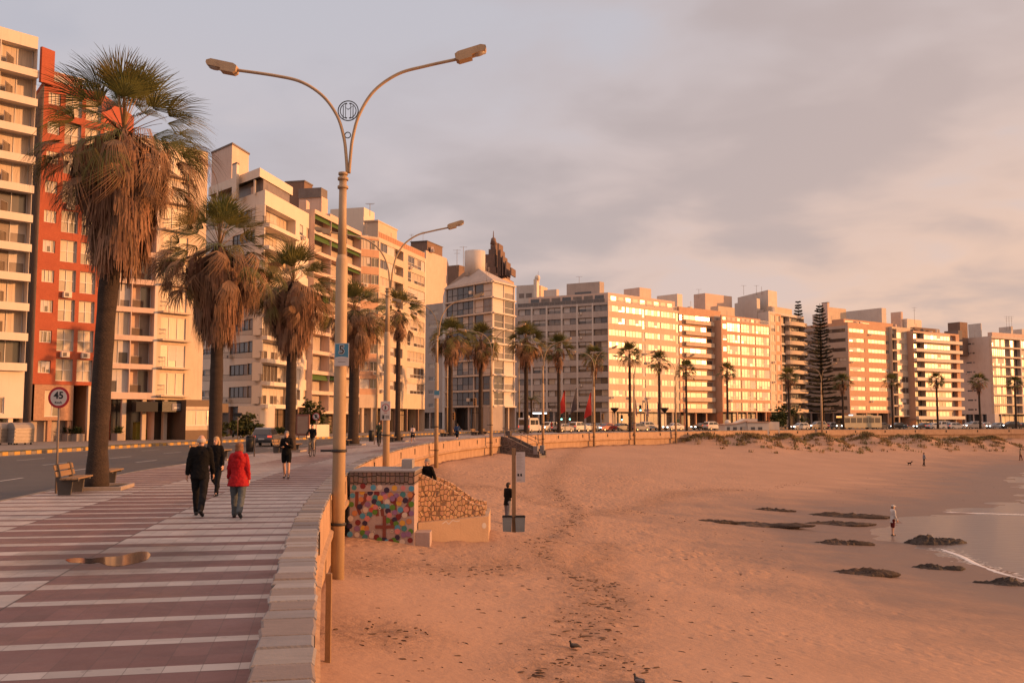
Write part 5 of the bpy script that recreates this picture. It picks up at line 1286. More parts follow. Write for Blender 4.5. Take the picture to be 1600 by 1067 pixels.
# norfolk pine
pinem = mat('pine_needle', (.045,.042,.022), .9, (.03,.028,.016), 2, .5, tint=True)
def pine(x, y, H, label, seed, wid=5.2, z=0.0):
    R = random.Random(seed); t = thing('norfolk_pine', label, 'pine tree', (x, y, z)); mb = MB(); mb.tube([(0,0,-.2),(0,0,H*.5),(0,0,H)], [.55,.36,.06], 10); mb.build('trunk', bark, t)
    lm = LeafMB(); zz = H * .12
    while zz < H - .3:
        f = zz / H; L = wid * (1.02 - f) ** .62 * R.uniform(.88, 1.08) * (.75 + .25*min(1, f*5)); n = R.choice((7, 8, 8)); a0 = R.random()*6.28
        for k in range(n):
            if R.random() < .06: continue
            az = a0 + k*6.283/n + R.uniform(-.15,.15); up = .16 + .5*f; Lk = L*R.uniform(.75, 1.1); V = []; Fc = []; g = R.uniform(.6, 1.4)
            m = max(4, int(Lk/.34))
            for j in range(m):
                s_ = (j+.6)/m; cx = Lk*s_; cz = up*Lk*s_*.6 - .22*Lk*s_*(1-s_) - .1*Lk*s_*s_*(1-f); ww = .75*(1-.45*s_)+.15
                for sg in (-1, 1):
                    o = len(V); V += [(cx-.13,0,cz),(cx+.13,0,cz),(cx+.34,sg*ww,cz+.10),(cx+.02,sg*ww*.95,cz+.28)]; Fc.append((o,o+1,o+2,o+3))
                o = len(V); V += [(cx-.16,0,cz-.1),(cx+.2,0,cz-.1),(cx+.24,0,cz+.22),(cx-.1,0,cz+.22)]; Fc.append((o,o+1,o+2,o+3))
            V = np.array(V); lm.add(xform(V, az, 0, R.uniform(-.2,.2), (0,0,zz + R.uniform(-.12,.12))), Fc, 0, (g,g,g))
        zz += (.62 + .36*(1-f)) * R.uniform(.85, 1.15) * H/27
    link('crown', lm.mesh('crown', [pinem]), t)
Yp = 286; pine(xp(1284,Yp), Yp, zp(1284,474,Yp), 'tall dark tiered pine standing before the shaded flank', 3, 5.8)
Yp = 302; pine(xp(1250,Yp), Yp, zp(1250,471,Yp), 'pine whose top only shows behind the rounded balconies', 4, 4.6)
shrub(xp(1225,225), 225, 'dark shrub behind the white beach hut', 4.5, 2, 4.6, 700, .45, 5)
shrub(xp(1211,222), 222, 'second dark shrub, left of the taller one behind the beach hut', 2.5, 2, 3.2, 400, .45, 6)
# marram grass on the dunes
def dune_grass():
    R = random.Random(9); lm = LeafMB(); gm = mat('dune_grass', (.24,.185,.085), .95, (.19,.15,.06), 1, .5, trans=.2, tint=True)
    pts = []
    for (x, y, h, r) in DUNES:
        for _ in range(170):
            a = R.uniform(0, 6.28); d = abs(R.gauss(0, .85)) * r; pts.append((x + math.cos(a)*d*1.2, y + math.sin(a)*d*.8 - .6))
    X = [p[0] for p in pts]; Y = [p[1] for p in pts]; Z = sand_z(X, Y); D = sdist(X, Y, WPN, WNN)
    for (x, y), z, d in zip(pts, Z, D):
        if d < .5: continue
        n = R.randint(8, 16); g = R.uniform(.5, 1.3); yel = R.uniform(.85, 1.35)
        if noise.noise(Vector((x*.35, y*.35, 0))) < -.2: continue
        for _ in range(n):
            a = R.uniform(0, 6.28); L = R.uniform(.2, .5); b = np.array([x + R.gauss(0,.22), y + R.gauss(0,.22), z - .05]); t = b + np.array([math.cos(a)*L*.55, math.sin(a)*L*.55, L]); p = np.array([-math.sin(a), math.cos(a), 0])*.045
            m = (b + t)/2 + np.array([0,0,L*.14]); lm.add(np.array([b-p, b+p, m-p, m+p, t]), [(0,1,3,2),(2,3,4)], 0, (g*yel, g, g))
    tag(link('dune_grass', lm.mesh('dune_grass', [gm])), 'dry green marram grass growing over the low dunes by the far wall', 'grass', kind='stuff')
dune_grass()
# ================================================================ lamps, signs, benches, stairs, beach furniture
lampm = mat('lamp_cream_paint', (.47,.345,.215), .6, (.36,.25,.15), 2, .55, .12, 30, streak=.6)
lenm = mat('lamp_lens', (.45,.40,.34), .25)
Yl = 22.0; bx = xp(531.5, Yl); bz = sz(bx, Yl) - .25
lamp = thing('street_lamp', 'nearest and tallest double-armed cream street lamp, carrying the blue 5 sign', 'street lamp', (bx, Yl, bz), 0, 'double-armed street lamps along the wall')
def lp(px, py): q = ap(px, py, Yl); return (q.x - bx, 0, q.z - bz)
zs = lp(538, 398)[2]; zj = lp(544, 272)[2]
mb = MB(); mb.tube([(0,0,0),(0,0,zs-.12),(0,0,zs)], [.155,.135,.095], 16); mb.tube([(0,0,zs-.02),(0,0,zj)], [.098,.085], 14)
for z in (zj-.32, zj-.12, zj): mb.tube([(0,0,z-.03),(0,0,z+.03)], .125 if z < zj else .11, 14)
mb.build('pole', lampm, lamp)
mb = MB()
for z in (1.45, 3.1): mb.tube([(0,0,z-.03),(0,0,z+.03)], .18, 14); mb.beam((0,0,z),(-.42,0,z),.05,.05)
mb.build('wall_bracket', ironm, lamp)
for nm, pts, hd in (('l', [(542.5,271),(540.5,240),(537,214),(527,182),(505,151),(472,129),(432,119),(370,110)], ((371,109.5),(324,100.5))),
                    ('r', [(545.5,271),(548,240),(551.5,214),(562,178),(585,142),(622,116),(664,104),(714,93)], ((712,91.5),(760,77.5)))):
    P = catmull([lp(*p) for p in pts], 6); mb = MB(); mb.tube(P, .037, 10); mb.build('arm', lampm, lamp)
    a, c = Vector(lp(*hd[0])), Vector(lp(*hd[1])); d = (c - a).normalized(); up = Vector((0,0,1)); up = (up - d*up.dot(d)).normalized()
    mb = MB(); L = (c-a).length; M_ = Matrix((( d.x, 0, up.x, a.x),( d.y, 1, up.y, a.y),( d.z, 0, up.z, a.z),(0,0,0,1)))
    mb.M = M_; mb.prism([(0,-.07),(.06,-.12),(L*.5,-.12),(L*.5,-.06),(L*.95,-.05),(L,.0),(L,.06),(L*.86,.11),(L*.12,.10),(0,.06)], -.14, .14, 0)
    h = mb.build('lamp_head', lampm, lamp); mb = MB(); mb.M = M_; mb.ell((L*.74, 0, -.055), (L*.2, .11, .05)); mb.build('lens', lenm, h)
lamp_plain = None
def ring(mb, c, r, t=.012, a0=0, a1=6.283, n=36): mb.tube([(c[0]+math.cos(a0+(a1-a0)*i/n)*r, c[1], c[2]+math.sin(a0+(a1-a0)*i/n)*r) for i in range(n+1)], t, 6)
proto = dup(lamp); 
mb = MB(); c = lp(544, 173.5); ring(mb, c, .235, .013); ring(mb, c, .185, .011, 1.75, 4.55, 20); ring(mb, c, .185, .011, -1.4, 1.4, 20)
x, z = c[0], c[2]
for s_ in (-1, 1):
    mb.tube([(x+s_*.115, 0, z-.2), (x+s_*.115, 0, z+.12), (x, 0, z+.03)], .010, 6); mb.tube([(x+s_*.06, 0, z-.16), (x+s_*.06, 0, z+.16)], .008, 6); mb.tube([(x+s_*.02, 0, z-.165), (x+s_*.08, 0, z-.165)], .009, 6); mb.tube([(x+s_*.02, 0, z+.165), (x+s_*.08, 0, z+.165)], .009, 6)
c2 = lp(543.3, 211.5); ring(mb, c2, .068, .012); mb.build('emblem', ironm, lamp)
LAMPS = [(604,47,'second double-armed street lamp, carrying the no-walking sign'),(683,72,'third double-armed street lamp, before the slim palm and glass corner building'),(768,94,'double-armed street lamp just left of the dark stone beach stairs'),
         (847,118,'double-armed street lamp just right of the dark stone beach stairs'),(929,137,'double-armed street lamp next to the second red beach flag'),(989.5,150,'double-armed street lamp left of the first purple flag'),
         (1055,161,'double-armed street lamp beside the green board'),(1283,177,'double-armed street lamp in front of the dark pine')]
LOBJ = []
for px, Y, lb in LAMPS:
    x = xp(px, Y); i = int(np.argmin((WPN[:,0]-x)**2 + (WPN[:,1]-Y)**2)); n = WN[i]
    x = WP[i].x - n.x*.5; y = WP[i].y - n.y*.5
    # slide along the wall to the wanted column
    best = min(range(len(WP)), key=lambda k: abs(800 + F*(WP[k].x - WN[k].x*.5)/max(1, WP[k].y - WN[k].y*.5) - px) + (0 if WP[k].y > 35 else 1e6))
    n = WN[best]; x, y = WP[best].x - n.x*.5, WP[best].y - n.y*.5
    LOBJ.append(dup(proto, (x, y, sz(x, y) - .25), math.atan2(-n.y, -n.x), lb))
for ch in list(proto.children):
    for c3 in list(ch.children): bpy.data.objects.remove(c3)
    bpy.data.objects.remove(ch)
bpy.data.objects.remove(proto)
# single-armed lamps over the road
slamp = None
for px, Y, lb in ((258,101,'single-armed road lamp rising between the cream building and second palm'),(589,121,'single-armed road lamp in front of the long cream block'),(699,148,'single-armed road lamp before the glass corner building'),(811,172,'single-armed road lamp before the shaded flank of the corner block')):
    if slamp is None:
        slamp = thing('road_lamp', lb, 'street lamp', group='single-armed lamps over the road'); mb = MB(); mb.tube([(0,0,0),(0,0,8),(0,0,13.6)], [.13,.1,.07], 10); mb.build('pole', lampm, slamp)
        mb = MB(); mb.tube(catmull([(0,0,13.5),(.15,0,14.5),(.9,0,15.2),(2.6,0,15.45)], 6), .045, 8); mb.build('arm', lampm, slamp); mb = MB(); mb.bbox(2.5,3.2,-.13,.13,15.38,15.56); mb.build('lamp_head', lampm, slamp); o = slamp
    else: o = dup(slamp, label=lb)
    o.location = (xp(px, Y), Y, .03); o.rotation_euler = (0,0,-.4)
# ---------------- signs
signw = mat('sign_white', (.62,.56,.52), .5); signr = mat('sign_red_paint', (.42,.02,.025), .45); signk = mat('sign_black', (.012,.011,.012), .5); signb = mat('sign_blue', (.07,.24,.36), .5); polem = mat('sign_pole', (.20,.15,.12), .55); backm = mat('sign_back', (.3,.27,.25), .5)
def disc(mb, c, r, y0, y1, m, n=32): mb.prism([(c[0]+math.cos(6.2832*i/n)*r, c[1]+math.sin(6.2832*i/n)*r) for i in range(n)], y0, y1, m)
Y = 27.6; t = thing('speed_sign', 'round red-rimmed 45 speed limit sign on a grey pole beside the bench', 'road sign', (xp(94, Y), Y, 0)); zc = zp(93, 621, Y)
mb = MB(); mb.tube([(0,0,-.1),(0,0,zc+.1)], .032, 8); mb.build('pole', polem, t)
mb = MB(); disc(mb, (0, zc), .305, -.05, -.04, 0); disc(mb, (0, zc), .235, -.055, -.0505, 1)
text_mesh(mb, '45', .28, Matrix.Translation((0, -.057, zc+.055)) @ STAND, 2, .003, .007); text_mesh(mb, 'Km/h', .095, Matrix.Translation((0, -.057, zc-.145)) @ STAND, 2, .003, .001)
mb.build('sign_plate', [signr, signw, signk], t)
Y = 84; t = thing('no_parking_sign', 'round crossed-out letter E no-parking sign behind the cyclist', 'road sign', (xp(495, Y), Y, 0)); zc = zp(495, 650.5, Y)
mb = MB(); mb.tube([(0,0,-.1),(0,0,zc)], .035, 8); mb.build('pole', polem, t)
mb = MB(); disc(mb, (0, zc), .34, -.05, -.04, 0); disc(mb, (0, zc), .27, -.06, -.0505, 1); text_mesh(mb, 'E', .40, Matrix.Translation((0, -.062, zc)) @ STAND, 2, .003, .02); mb.beam((-.2,-.068,zc+.2),(.2,-.068,zc-.2),.008,.06,2); mb.build('sign_plate', [signr, signw, signk], t)
q = ap(534, 554, Yl-.19); t = thing('district_sign', 'blue and white sign with the number 5 fixed to the nearest street lamp', 'sign', (q.x, Yl-.19, q.z), -.06)
mb = MB(); mb.box(-.165,.165,-.008,.0,-.26,.26,0); mb.box(-.15,.15,-.011,-.0085,-.07,.245,1); mb.prism([(-.15,-.10),(.15,-.10),(.15,-.068),(.08,-.05),(0,-.042),(-.08,-.05),(-.15,-.068)], -.0135, -.0115, 0)
text_mesh(mb, '5', .27, Matrix.Translation((0, -.0125, .10)) @ STAND, 0, .002, .016); text_mesh(mb, '5', .27, Matrix.Translation((0, -.0165, .10)) @ STAND, 2, .002, .002)
mb.box(-.085,.09,-.010,-.0085,-.175,-.158,3); mb.build('sign_plate', [signw, signb, signk, backm], t)
Y2 = LAMPS[0][1] - .35; q = ap(602.5, 641.5, LOBJ[0].location.y - .22); t = thing('no_walking_sign', 'white rectangular no-walking sign with a red ring fixed to the second street lamp', 'sign', q)
mb = MB(); mb.bbox(-.22,.22,-.02,.0,-.41,.41,0,.01); disc(mb, (0,.13), .165, -.024, -.0205, 1); disc(mb, (0,.13), .135, -.028, -.0245, 0)
disc(mb, (-.01,.2), .025, -.033, -.0285, 2, 12); mb.prism([(-.035,.17),(.03,.17),(.035,.1),(.012,.09),(.03,.02),(.01,.02),(-.01,.08),(-.035,.02),(-.05,.02),(-.03,.1)], -.033, -.0285, 2); mb.box(-.07,.07,-.0225,-.0205,-.11,-.09,1); mb.box(-.16,-.04,-.0225,-.0205,-.36,-.17,3); mb.box(-.12,-.08,-.0225,-.0205,-.4,-.28,2) if False else mb.prism([(-.12,-.36),(-.07,-.36),(-.06,-.24),(-.09,-.2),(-.13,-.26)], -.026, -.023, 2); mb.box(.0,.16,-.0225,-.0205,-.34,-.2,3)
mb.build('sign_plate', [signw, signr, signk, backm], t)
q = ap(682.5, 616, LOBJ[1].location.y - .2); t = thing('district_sign', 'small blue and white plate fixed to the third street lamp', 'sign', q); mb = MB(); mb.box(-.2,.2,-.02,0,-.28,.28,0); mb.box(-.18,.18,-.024,-.0205,-.05,.26,1); mb.build('sign_plate', [signw, signb], t)
Y = 100; t = thing('direction_sign', 'small dark street name sign on a thin pole behind the litter bin', 'sign', (xp(373,Y), Y, .03)); zc = zp(371,648,Y); mb = MB(); mb.tube([(0,0,0),(0,0,zc+.6)], .04, 6); mb.build('pole', polem, t); mb = MB(); mb.bbox(-.45,.45,-.06,.0,zc-.18,zc+.18); mb.build('sign_plate', signk, t)
# ---------------- benches and tree surrounds
wood = mat('bench_wood', (.27,.165,.088), .75, (.19,.115,.06), 5, .5, .15, 40, stretch=(1,.25,1)); benchc = mat('bench_concrete', (.10,.085,.075), .9, (.07,.06,.055), 4, .5)
def bench():
    t = thing('bench', '', 'bench', group='wooden benches under the palms')        # long axis +y, faces +x
    for y in (-.6, .6):
        mb = MB(); mb.prism([(-.18,0),(.14,0),(.18,.36),(.34,.38),(.34,.43),(-.12,.43),(-.22,.86),(-.30,.86),(-.22,.36)], y-.06, y+.06); mb.build('leg', benchc, t)
    mb = MB()
    for x in (-.02, .13, .28): mb.bbox(x-.065, x+.065, -.9, .9, .432, .475, 0, .008)
    mb.build('seat', wood, t); mb = MB()
    for z in (.58, .76): mb.M = Matrix.Translation((-.17-(z-.5)*.26, 0, z)) @ Matrix.Rotation(-.25, 4, 'Y'); mb.bbox(-.02, .02, -.9, .9, -.075, .075, 0, .008)
    mb.build('backrest', wood, t); return t
bn = bench(); first = True
PALMXY = [(xp(157,29.4),29.4,'nearest, biggest palm'),(xp(338,50),50,'second palm'),(xp(455,63),63,'third palm'),(xp(553,79),79,'fourth palm'),(xp(622,91),91,'slim palm'),(xp(704,119),119,'palm left of the glass corner building'),(xp(751,130),130,'palm in front of the glass corner building')]
surc = mat('tree_surround_concrete', (.36,.29,.24), .9, (.26,.21,.18), 3, .5); soil = mat('soil', (.07,.045,.03), .95); sur = None
for (x, y, nm) in PALMXY:
    k = int(np.argmin(np.hypot(np.array([p.x for p in resample(catmull(OUTP,10),1.0)]) - x, np.array([p.y for p in resample(catmull(OUTP,10),1.0)]) - y)))
    Q = resample(catmull(OUTP,10),1.0); d = (Q[k+1]-Q[k-1]).normalized(); a = math.atan2(-d.x, d.y)
    for sg, wd in ((-1, 'near'), (1, 'far')):
        o = bn if first else dup(bn); first = False; off_ = 1.75 if sg < 0 else 2.15
        o.location = (x + d.x*sg*off_ - .25*d.y, y + d.y*sg*off_ + .25*d.x, 0); o.rotation_euler = (0,0,a)
        o['label'] = f'wooden bench on the {wd} side of the {nm}'
    if sur is None:
        sur = thing('tree_surround', '', 'tree surround', group='concrete surrounds of the palms'); mb = MB()
        for (x0,x1,y0,y1) in ((-.9,.9,-.9,-.78),(-.9,.9,.78,.9),(-.9,-.78,-.78,.78),(.78,.9,-.78,.78)): mb.bbox(x0,x1,y0,y1,.004,.11,0,.01)
        mb.build('rim', surc, sur); mb = MB(); mb.add([(-.78,-.78,.03),(.78,-.78,.03),(.78,.78,.03),(-.78,.78,.03)],[(0,1,2,3)]); mb.build('soil', soil, sur); s_ = sur
    else: s_ = dup(sur)
    s_.location = (x, y, 0); s_.rotation_euler = (0,0,a); s_['label'] = f'low concrete rim at the foot of the {nm}'
# ---------------- litter bins, dumpsters, planters
binm = mat('bin_black', (.02,.018,.017), .5); galv = mat('galvanised', (.33,.31,.30), .45, (.25,.235,.225), 4, .5, metal=.35)
for i, (px, py, lb) in enumerate(((390,713,'black litter bin on a post by the kerb, beyond the second palm'),(580,694,'black litter bin on a post near the scooter rider'))):
    p = gp(px, py, 0); t = thing('litter_bin', lb, 'litter bin', p, 0, 'black litter bins'); mb = MB(); mb.tube([(0,0,.25),(0,0,1.05),(0,0,1.12)], [.2,.24,.2], 14); mb.build('body', binm, t); mb = MB(); mb.tube([(.26,0,0),(.26,0,1.2)], .035, 8); mb.build('post', polem, t); mb = MB(); mb.tube([(0,0,1.12),(0,0,1.2)], [.25,.14], 14); mb.build('lid', binm, t)
ds = None
for px, lb in ((9,'left one of two grey dumpsters with curved tops by the brick building'),(31,'right one of two grey dumpsters with curved tops by the brick building')):
    p = gp(px, 694.5, .03)
    if ds is None:
        ds = thing('dumpster', lb, 'dumpster', p, -.55, 'grey dumpsters'); mb = MB(); prof = [(-.55,.15),(.55,.15),(.62,1.35),(.5,1.62),(.25,1.78),(0,1.82),(-.25,1.78),(-.5,1.62),(-.62,1.35)]
        dm_ = mat('dumpster_metal', (.30,.26,.23), .5, (.22,.19,.17), 3, .5, metal=.2); mb.prism(prof, -.8, .8, 0, 'x') if False else mb.prism(prof, -.85, .85, 0)
        mb.build('body', dm_, ds); mb = MB()
        for z in (.45,.75,1.05,1.3): mb.beam((.585+.05*(z-.4),-.8,z),(.585+.05*(z-.4),.8,z),.06,.09)
        for z in (.45,.75,1.05,1.3): mb.beam((-.5,-.88,z),(.5,-.88,z),.05,.07)
        mb.build('rib', dm_, ds); mb = MB()
        for x in (-.4,.4):
            for y in (-.7,.7): mb.tube([(x,y-.04,.08),(x,y+.04,.08)], .08, 10)
        mb.build('wheel', binm, ds); o = ds
    else: o = dup(ds, p, -.55, lb)
pot = mat('planter_concrete', (.33,.27,.23), .9, (.25,.2,.17), 3, .5); potg = mat('planter_yellow', (.42,.36,.06), .8, (.30,.27,.05), 3, .5)
def planter(px, py, label, w=.45, h=.7, n=160, m=None, seed=1, lh=1.2):
    p = gp(px, py, .03); R = random.Random(seed); t = thing('planter', label, 'planter', p, -.5, 'planters before the buildings'); mb = MB(); mb.bbox(-w,w,-w,w,0,h,0,.04); mb.build('pot', m or pot, t)
    lm = LeafMB()
    for i in range(n):
        a = R.uniform(0,6.28); L = lh*R.uniform(.5,1); el = R.uniform(.3,1.4); b = np.array([R.gauss(0,.12),R.gauss(0,.12),h]); d = np.array([math.cos(a)*math.cos(el),math.sin(a)*math.cos(el),math.sin(el)]); s2 = np.array([-math.sin(a),math.cos(a),0])*.05; g = R.uniform(.6,1.5)
        lm.add(np.array([b-s2*.3,b+s2*.3,b+d*L*.5+s2,b+d*L*.5-s2,b+d*L+np.array([0,0,-L*.25])]),[(0,1,2,3),(3,2,4)],0,(g,g,g))
    link('plant', lm.mesh('plant',[leafm]), t)
for i, (px, py, lb) in enumerate(((54,688,'leafy planter right of the dumpsters'),(85,689,'leafy planter left of the road sign, before the stone-clad floor'),(107,689,'leafy planter right of the road sign'),(121,689,'leafy planter before the dark passage'),(184,688,'tall leafy planter right of the nearest palm trunk'))): planter(px, py, lb, seed=i)
for px, py, w, h, lb in ((209,686.5,.95,1.7,'large yellow-green container on the far pavement'),(232,686.5,.75,.95,'smaller yellow-green container on the far pavement')):
    p = gp(px, py, .03); t = thing('street_container', lb, 'container', p, -.5, 'yellow-green containers'); mb = MB(); mb.bbox(-w,w,-.5,.5,0,h,0,.06); mb.build('body', potg, t); mb = MB(); mb.bbox(-w*1.03,w*1.03,-.53,.53,h+.003,h+.09,0,.03); mb.build('lid', potg, t)
# garden walls and gates in front of the buildings
gw = thing('garden_wall', 'row of low garden pillars with iron railings before the cream building', 'fence', (0,0,0)); mb = MB(); mr_ = MB(); prev = None
for px in (186,218,246,272):
    p = gp(px, 684.5, .03); mb.bbox(p.x-.22,p.x+.22,p.y-.22,p.y+.22,.03,1.9,0,.03)
    if prev is not None and px != 2721:
        for z in (.5,1.6): mr_.beam((prev.x,prev.y,z),(p.x,p.y,z),.04,.05)
        for k in range(1, 14): q = prev.lerp(p, k/14); mr_.beam((q.x,q.y,.2),(q.x,q.y,1.6),.025,.025)
    prev = p
mb.build('pillar', cream, gw); mr_.build('railing', railm, gw)
lw = thing('low_wall', 'low pale wall beside the no-parking sign', 'wall', (0,0,0)); mb = MB(); a = gp(478, 683.5, .03); c = gp(513, 682.5, .03); mb.beam((a.x,a.y,.75),(c.x,c.y,.75),.25,1.5); mb.build('body', whc, lw)
bb = thing('advert_board', 'small reddish advertising board right of the third palm', 'sign', gp(473,685.5,.03), -.2); mb = MB(); mb.bbox(-.75,.75,-.1,.1,.35,2.6,0,.03); mb.box(-.6,.6,-.11,-.101,.55,2.4,1); mb.build('panel', [mat('board_red',(.25,.1,.07),.6), mat('board_face',(.40,.27,.2),.5)], bb); mb = MB(); mb.box(-.5,-.4,-.05,.05,0,.36); mb.box(.4,.5,-.05,.05,0,.36); mb.build('foot', polem, bb)
# ---------------- mural stairs
def stone_mat(name, c1, c2, mort, sx, sz_, rnd=.8):
    m = bpy.data.materials.new(name); N, L = nodes(m); b = N['Principled BSDF']; b.inputs['Roughness'].default_value = .9
    tc = N.new('ShaderNodeTexCoord'); mp = N.new('ShaderNodeMapping'); mp.inputs['Scale'].default_value = (sx, .01, sz_); L.new(tc.outputs['Object'], mp.inputs[0])
    v1 = N.new('ShaderNodeTexVoronoi'); v1.feature = 'DISTANCE_TO_EDGE'; v1.distance = 'CHEBYCHEV' if False else 'EUCLIDEAN'; v1.inputs['Randomness'].default_value = rnd; v1.inputs['Scale'].default_value = 1; L.new(mp.outputs[0], v1.inputs['Vector'])
    v2 = N.new('ShaderNodeTexVoronoi'); v2.inputs['Randomness'].default_value = rnd; v2.inputs['Scale'].default_value = 1; L.new(mp.outputs[0], v2.inputs['Vector'])
    mr = N.new('ShaderNodeMapRange'); mr.inputs['From Min'].default_value = .035; mr.inputs['From Max'].default_value = .1; L.new(v1.outputs['Distance'], mr.inputs['Value'])
    mx = N.new('ShaderNodeMix'); mx.data_type = 'RGBA'; mx.inputs['A'].default_value = (*c1,1); mx.inputs['B'].default_value = (*c2,1); sp_ = N.new('ShaderNodeSeparateColor'); L.new(v2.outputs['Color'], sp_.inputs[0]); L.new(sp_.outputs[0], mx.inputs['Factor'])
    m2 = N.new('ShaderNodeMix'); m2.data_type = 'RGBA'; m2.inputs['A'].default_value = (*mort,1); L.new(mr.outputs[0], m2.inputs['Factor']); L.new(mx.outputs['Result'], m2.inputs['B'])
    nz = N.new('ShaderNodeTexNoise'); nz.inputs['Scale'].default_value = 14; nz.inputs['Detail'].default_value = 5; L.new(tc.outputs['Object'], nz.inputs['Vector']); m3 = N.new('ShaderNodeMix'); m3.data_type = 'RGBA'; m3.blend_type = 'MULTIPLY'; m3.inputs['Factor'].default_value = .45; L.new(m2.outputs['Result'], m3.inputs['A']); L.new(nz.outputs['Color'], m3.inputs['B'])
    gy = N.new('ShaderNodeHueSaturation'); gy.inputs['Saturation'].default_value = 1.0; gy.inputs['Value'].default_value = 1.25; L.new(m3.outputs['Result'], gy.inputs['Color'])
    L.new(gy.outputs[0], b.inputs['Base Color']); bp = N.new('ShaderNodeBump'); bp.inputs['Strength'].default_value = .8; bp.inputs['Distance'].default_value = .05; L.new(mr.outputs[0], bp.inputs['Height']); L.new(bp.outputs[0], b.inputs['Normal']); return m
fst = stone_mat('flank_stone', (.50,.30,.17), (.38,.215,.125), (.17,.10,.06), 8.6, 6.0, .6); cst = stone_mat('cap_stone', (.24,.15,.115), (.13,.105,.10), (.04,.028,.022), 7.0, 4.8, .3); dst = stone_mat('dark_stone', (.12,.09,.075), (.07,.055,.05), (.16,.12,.1), 2.4, 2.4)
def mural_stairs():
    Y0 = 30.0; A = ap(546, 850, Y0); t = thing('beach_stairs', 'stone beach stairs with a wall of painted coloured dots facing the camera', 'stairs', (A.x, Y0, 0))
    ox = A.x
    X = lambda px, Y=Y0: ap(px, 700, Y).x - ox
    Z = lambda py, Y=Y0: zp(600, py, Y)
    W = X(648); zt = Z(735); zm = Z(757.5)
    mb = MB(); mb.box(0, W, 0, 2.6, zm, zt-.05); mb.build('stone_cap', cst, t); mb = MB(); mb.bbox(-.03, W+.03, -.03, 2.62, zt-.049, zt, 0, .01); mb.build('coping', MATS['coping_stone_grey'], t)
    pl = mat('mural_ground', (.40,.31,.285), .85, (.31,.24,.225), 2.5, .5, .1, 20, streak=.3)
    cols = dict(T=(.05,.20,.22), B=(.07,.27,.42), W=(.56,.47,.40), Y=(.58,.32,.05), P=(.52,.19,.19), N=(.035,.022,.055), R=(.17,.02,.022), O=(.50,.20,.08), V=(.24,.13,.26), G=(.09,.21,.03), S=(.45,.07,.05))
    dots = """T 122 277;R 212 262;B 320 277;W 388 274;N 460 302;Y 540 282;P 630 282;B 716 287;Y 205 322;B 105 360;N 288 330;R 357 338;V 425 342;P 443 375;O 500 355;V 562 360;T 628 350;O 703 352;P 275 390;T 340 382;Y 395 385;O 195 400;N 332 422;W 466 425;R 525 415;Y 588 437;N 653 410;G 95 452;V 262 452;G 716 450;T 375 440;N 182 476;Y 325 480;B 465 472;G 522 484;W 243 508;S 303 508;B 604 508;P 663 505;V 545 535;N 475 520;O 132 543;G 340 530;B 212 572;T 285 558;P 490 562;W 648 562;R 584 580;V 718 545;W 90 598;P 262 600;N 545 610;G 472 618;R 166 640;N 237 648;Y 626 645;O 694 627;G 560 652;V 156 702;Y 222 700;O 256 700;B 575 695;T 645 702;N 82 676;G 216 746;P 575 732;G 712 732;V 265 750;B 85 762;W 158 768;T 240 790;W 310 775;N 575 795;V 640 768;R 360 790;N 440 812;G 390 822;G 535 826;B 465 842;R 508 840;W 626 842;R 708 824;G 570 858;V 690 760;P 345 480;V 520 390;O 600 395;T 420 470""".split(';')
    mm = [pl, mat('paint_brownred', (.20,.055,.04), .8)] + [mat('dot_' + n, c, .75, tuple(x*.85 for x in c), 9, .5) for n, c in zip(('teal','blue','cream','yellow','pink','navy','wine','orange','violet','green','scarlet'), cols.values())]
    mb = MB(); mb.box(0, W, 0.004, 2.6, -2.3, zm-.002)
    mb.box(0, W, -.02, .004, Z(767.5), zm-.002)
    C = lambda cx, cy: (X(536 + cx/6.667), Z(720 + cy/6.667))
    for k, dt in enumerate(dots):
        c, x, y = dt.split(); p = C(float(x), float(y)); dy = -.0215 if p[1] > Z(767) else -.0005
        r = .087 if k % 3 else .08; mi = 2 + list(cols).index(c); yy = dy - .00028*k
        a0 = .3*k; mb.add([(p[0]+math.cos(a0+6.2832*i/20)*r*(1+.05*math.sin(3*i+k)), yy, p[1]+math.sin(a0+6.2832*i/20)*r*(1+.05*math.cos(2*i+k))) for i in range(20)], [tuple(range(20))[::-1] if False else tuple(range(20))], mi)
    nst = 0
    for st in (((440,580),(440,780)),((360,684),(528,684)),((150,335),(150,460),(185,545)),((242,350),(232,410),(170,500)),((545,365),(548,520)),((735,345),(690,420),(690,560)),((400,400),(420,560)),((360,520),(365,560)),((700,430),(640,520),(575,600)),((505,620),(520,660))):
        isx = st[0] in ((440,580),(360,684)); nst = nst + 1
        for a, c in zip(st, st[1:]):
            nst += .3
            a = C(*a); c = C(*c); d = Vector((c[0]-a[0], c[1]-a[1])); d.normalize(); n = Vector((-d.y, d.x))*.052; d *= .04; yy = (-.0262 - .0003*nst) if isx else (.0035 - .0003*nst)
            mb.quad((a[0]-d.x-n.x, yy, a[1]-d.y-n.y), (c[0]+d.x-n.x, yy, c[1]+d.y-n.y), (c[0]+d.x+n.x, yy, c[1]+d.y+n.y), (a[0]-d.x+n.x, yy, a[1]-d.y+n.y), 1)
    for e in ((325,735),(520,732),(390,490)):
        p = C(*e)
        for r, mi, yy in ((.045, 4, -.0295), (.02, 7, -.031)): mb.add([(p[0]+math.cos(6.2832*i/14)*r, yy, p[1]+math.sin(6.2832*i/14)*r) for i in range(14)], [tuple(range(14))], mi)
    mb.build('mural_wall', mm, t)
    # stone flank stepping down to the sand, on a concrete base
    Yf = 1.3; KS = .34; SH = Matrix(((1,0,0,0),(KS,1,0,-KS*W),(0,0,1,0),(0,0,0,1))); P = lambda px, py: (ap(px, py, Y0+Yf).x - ox, zp(px, py, Y0+Yf))
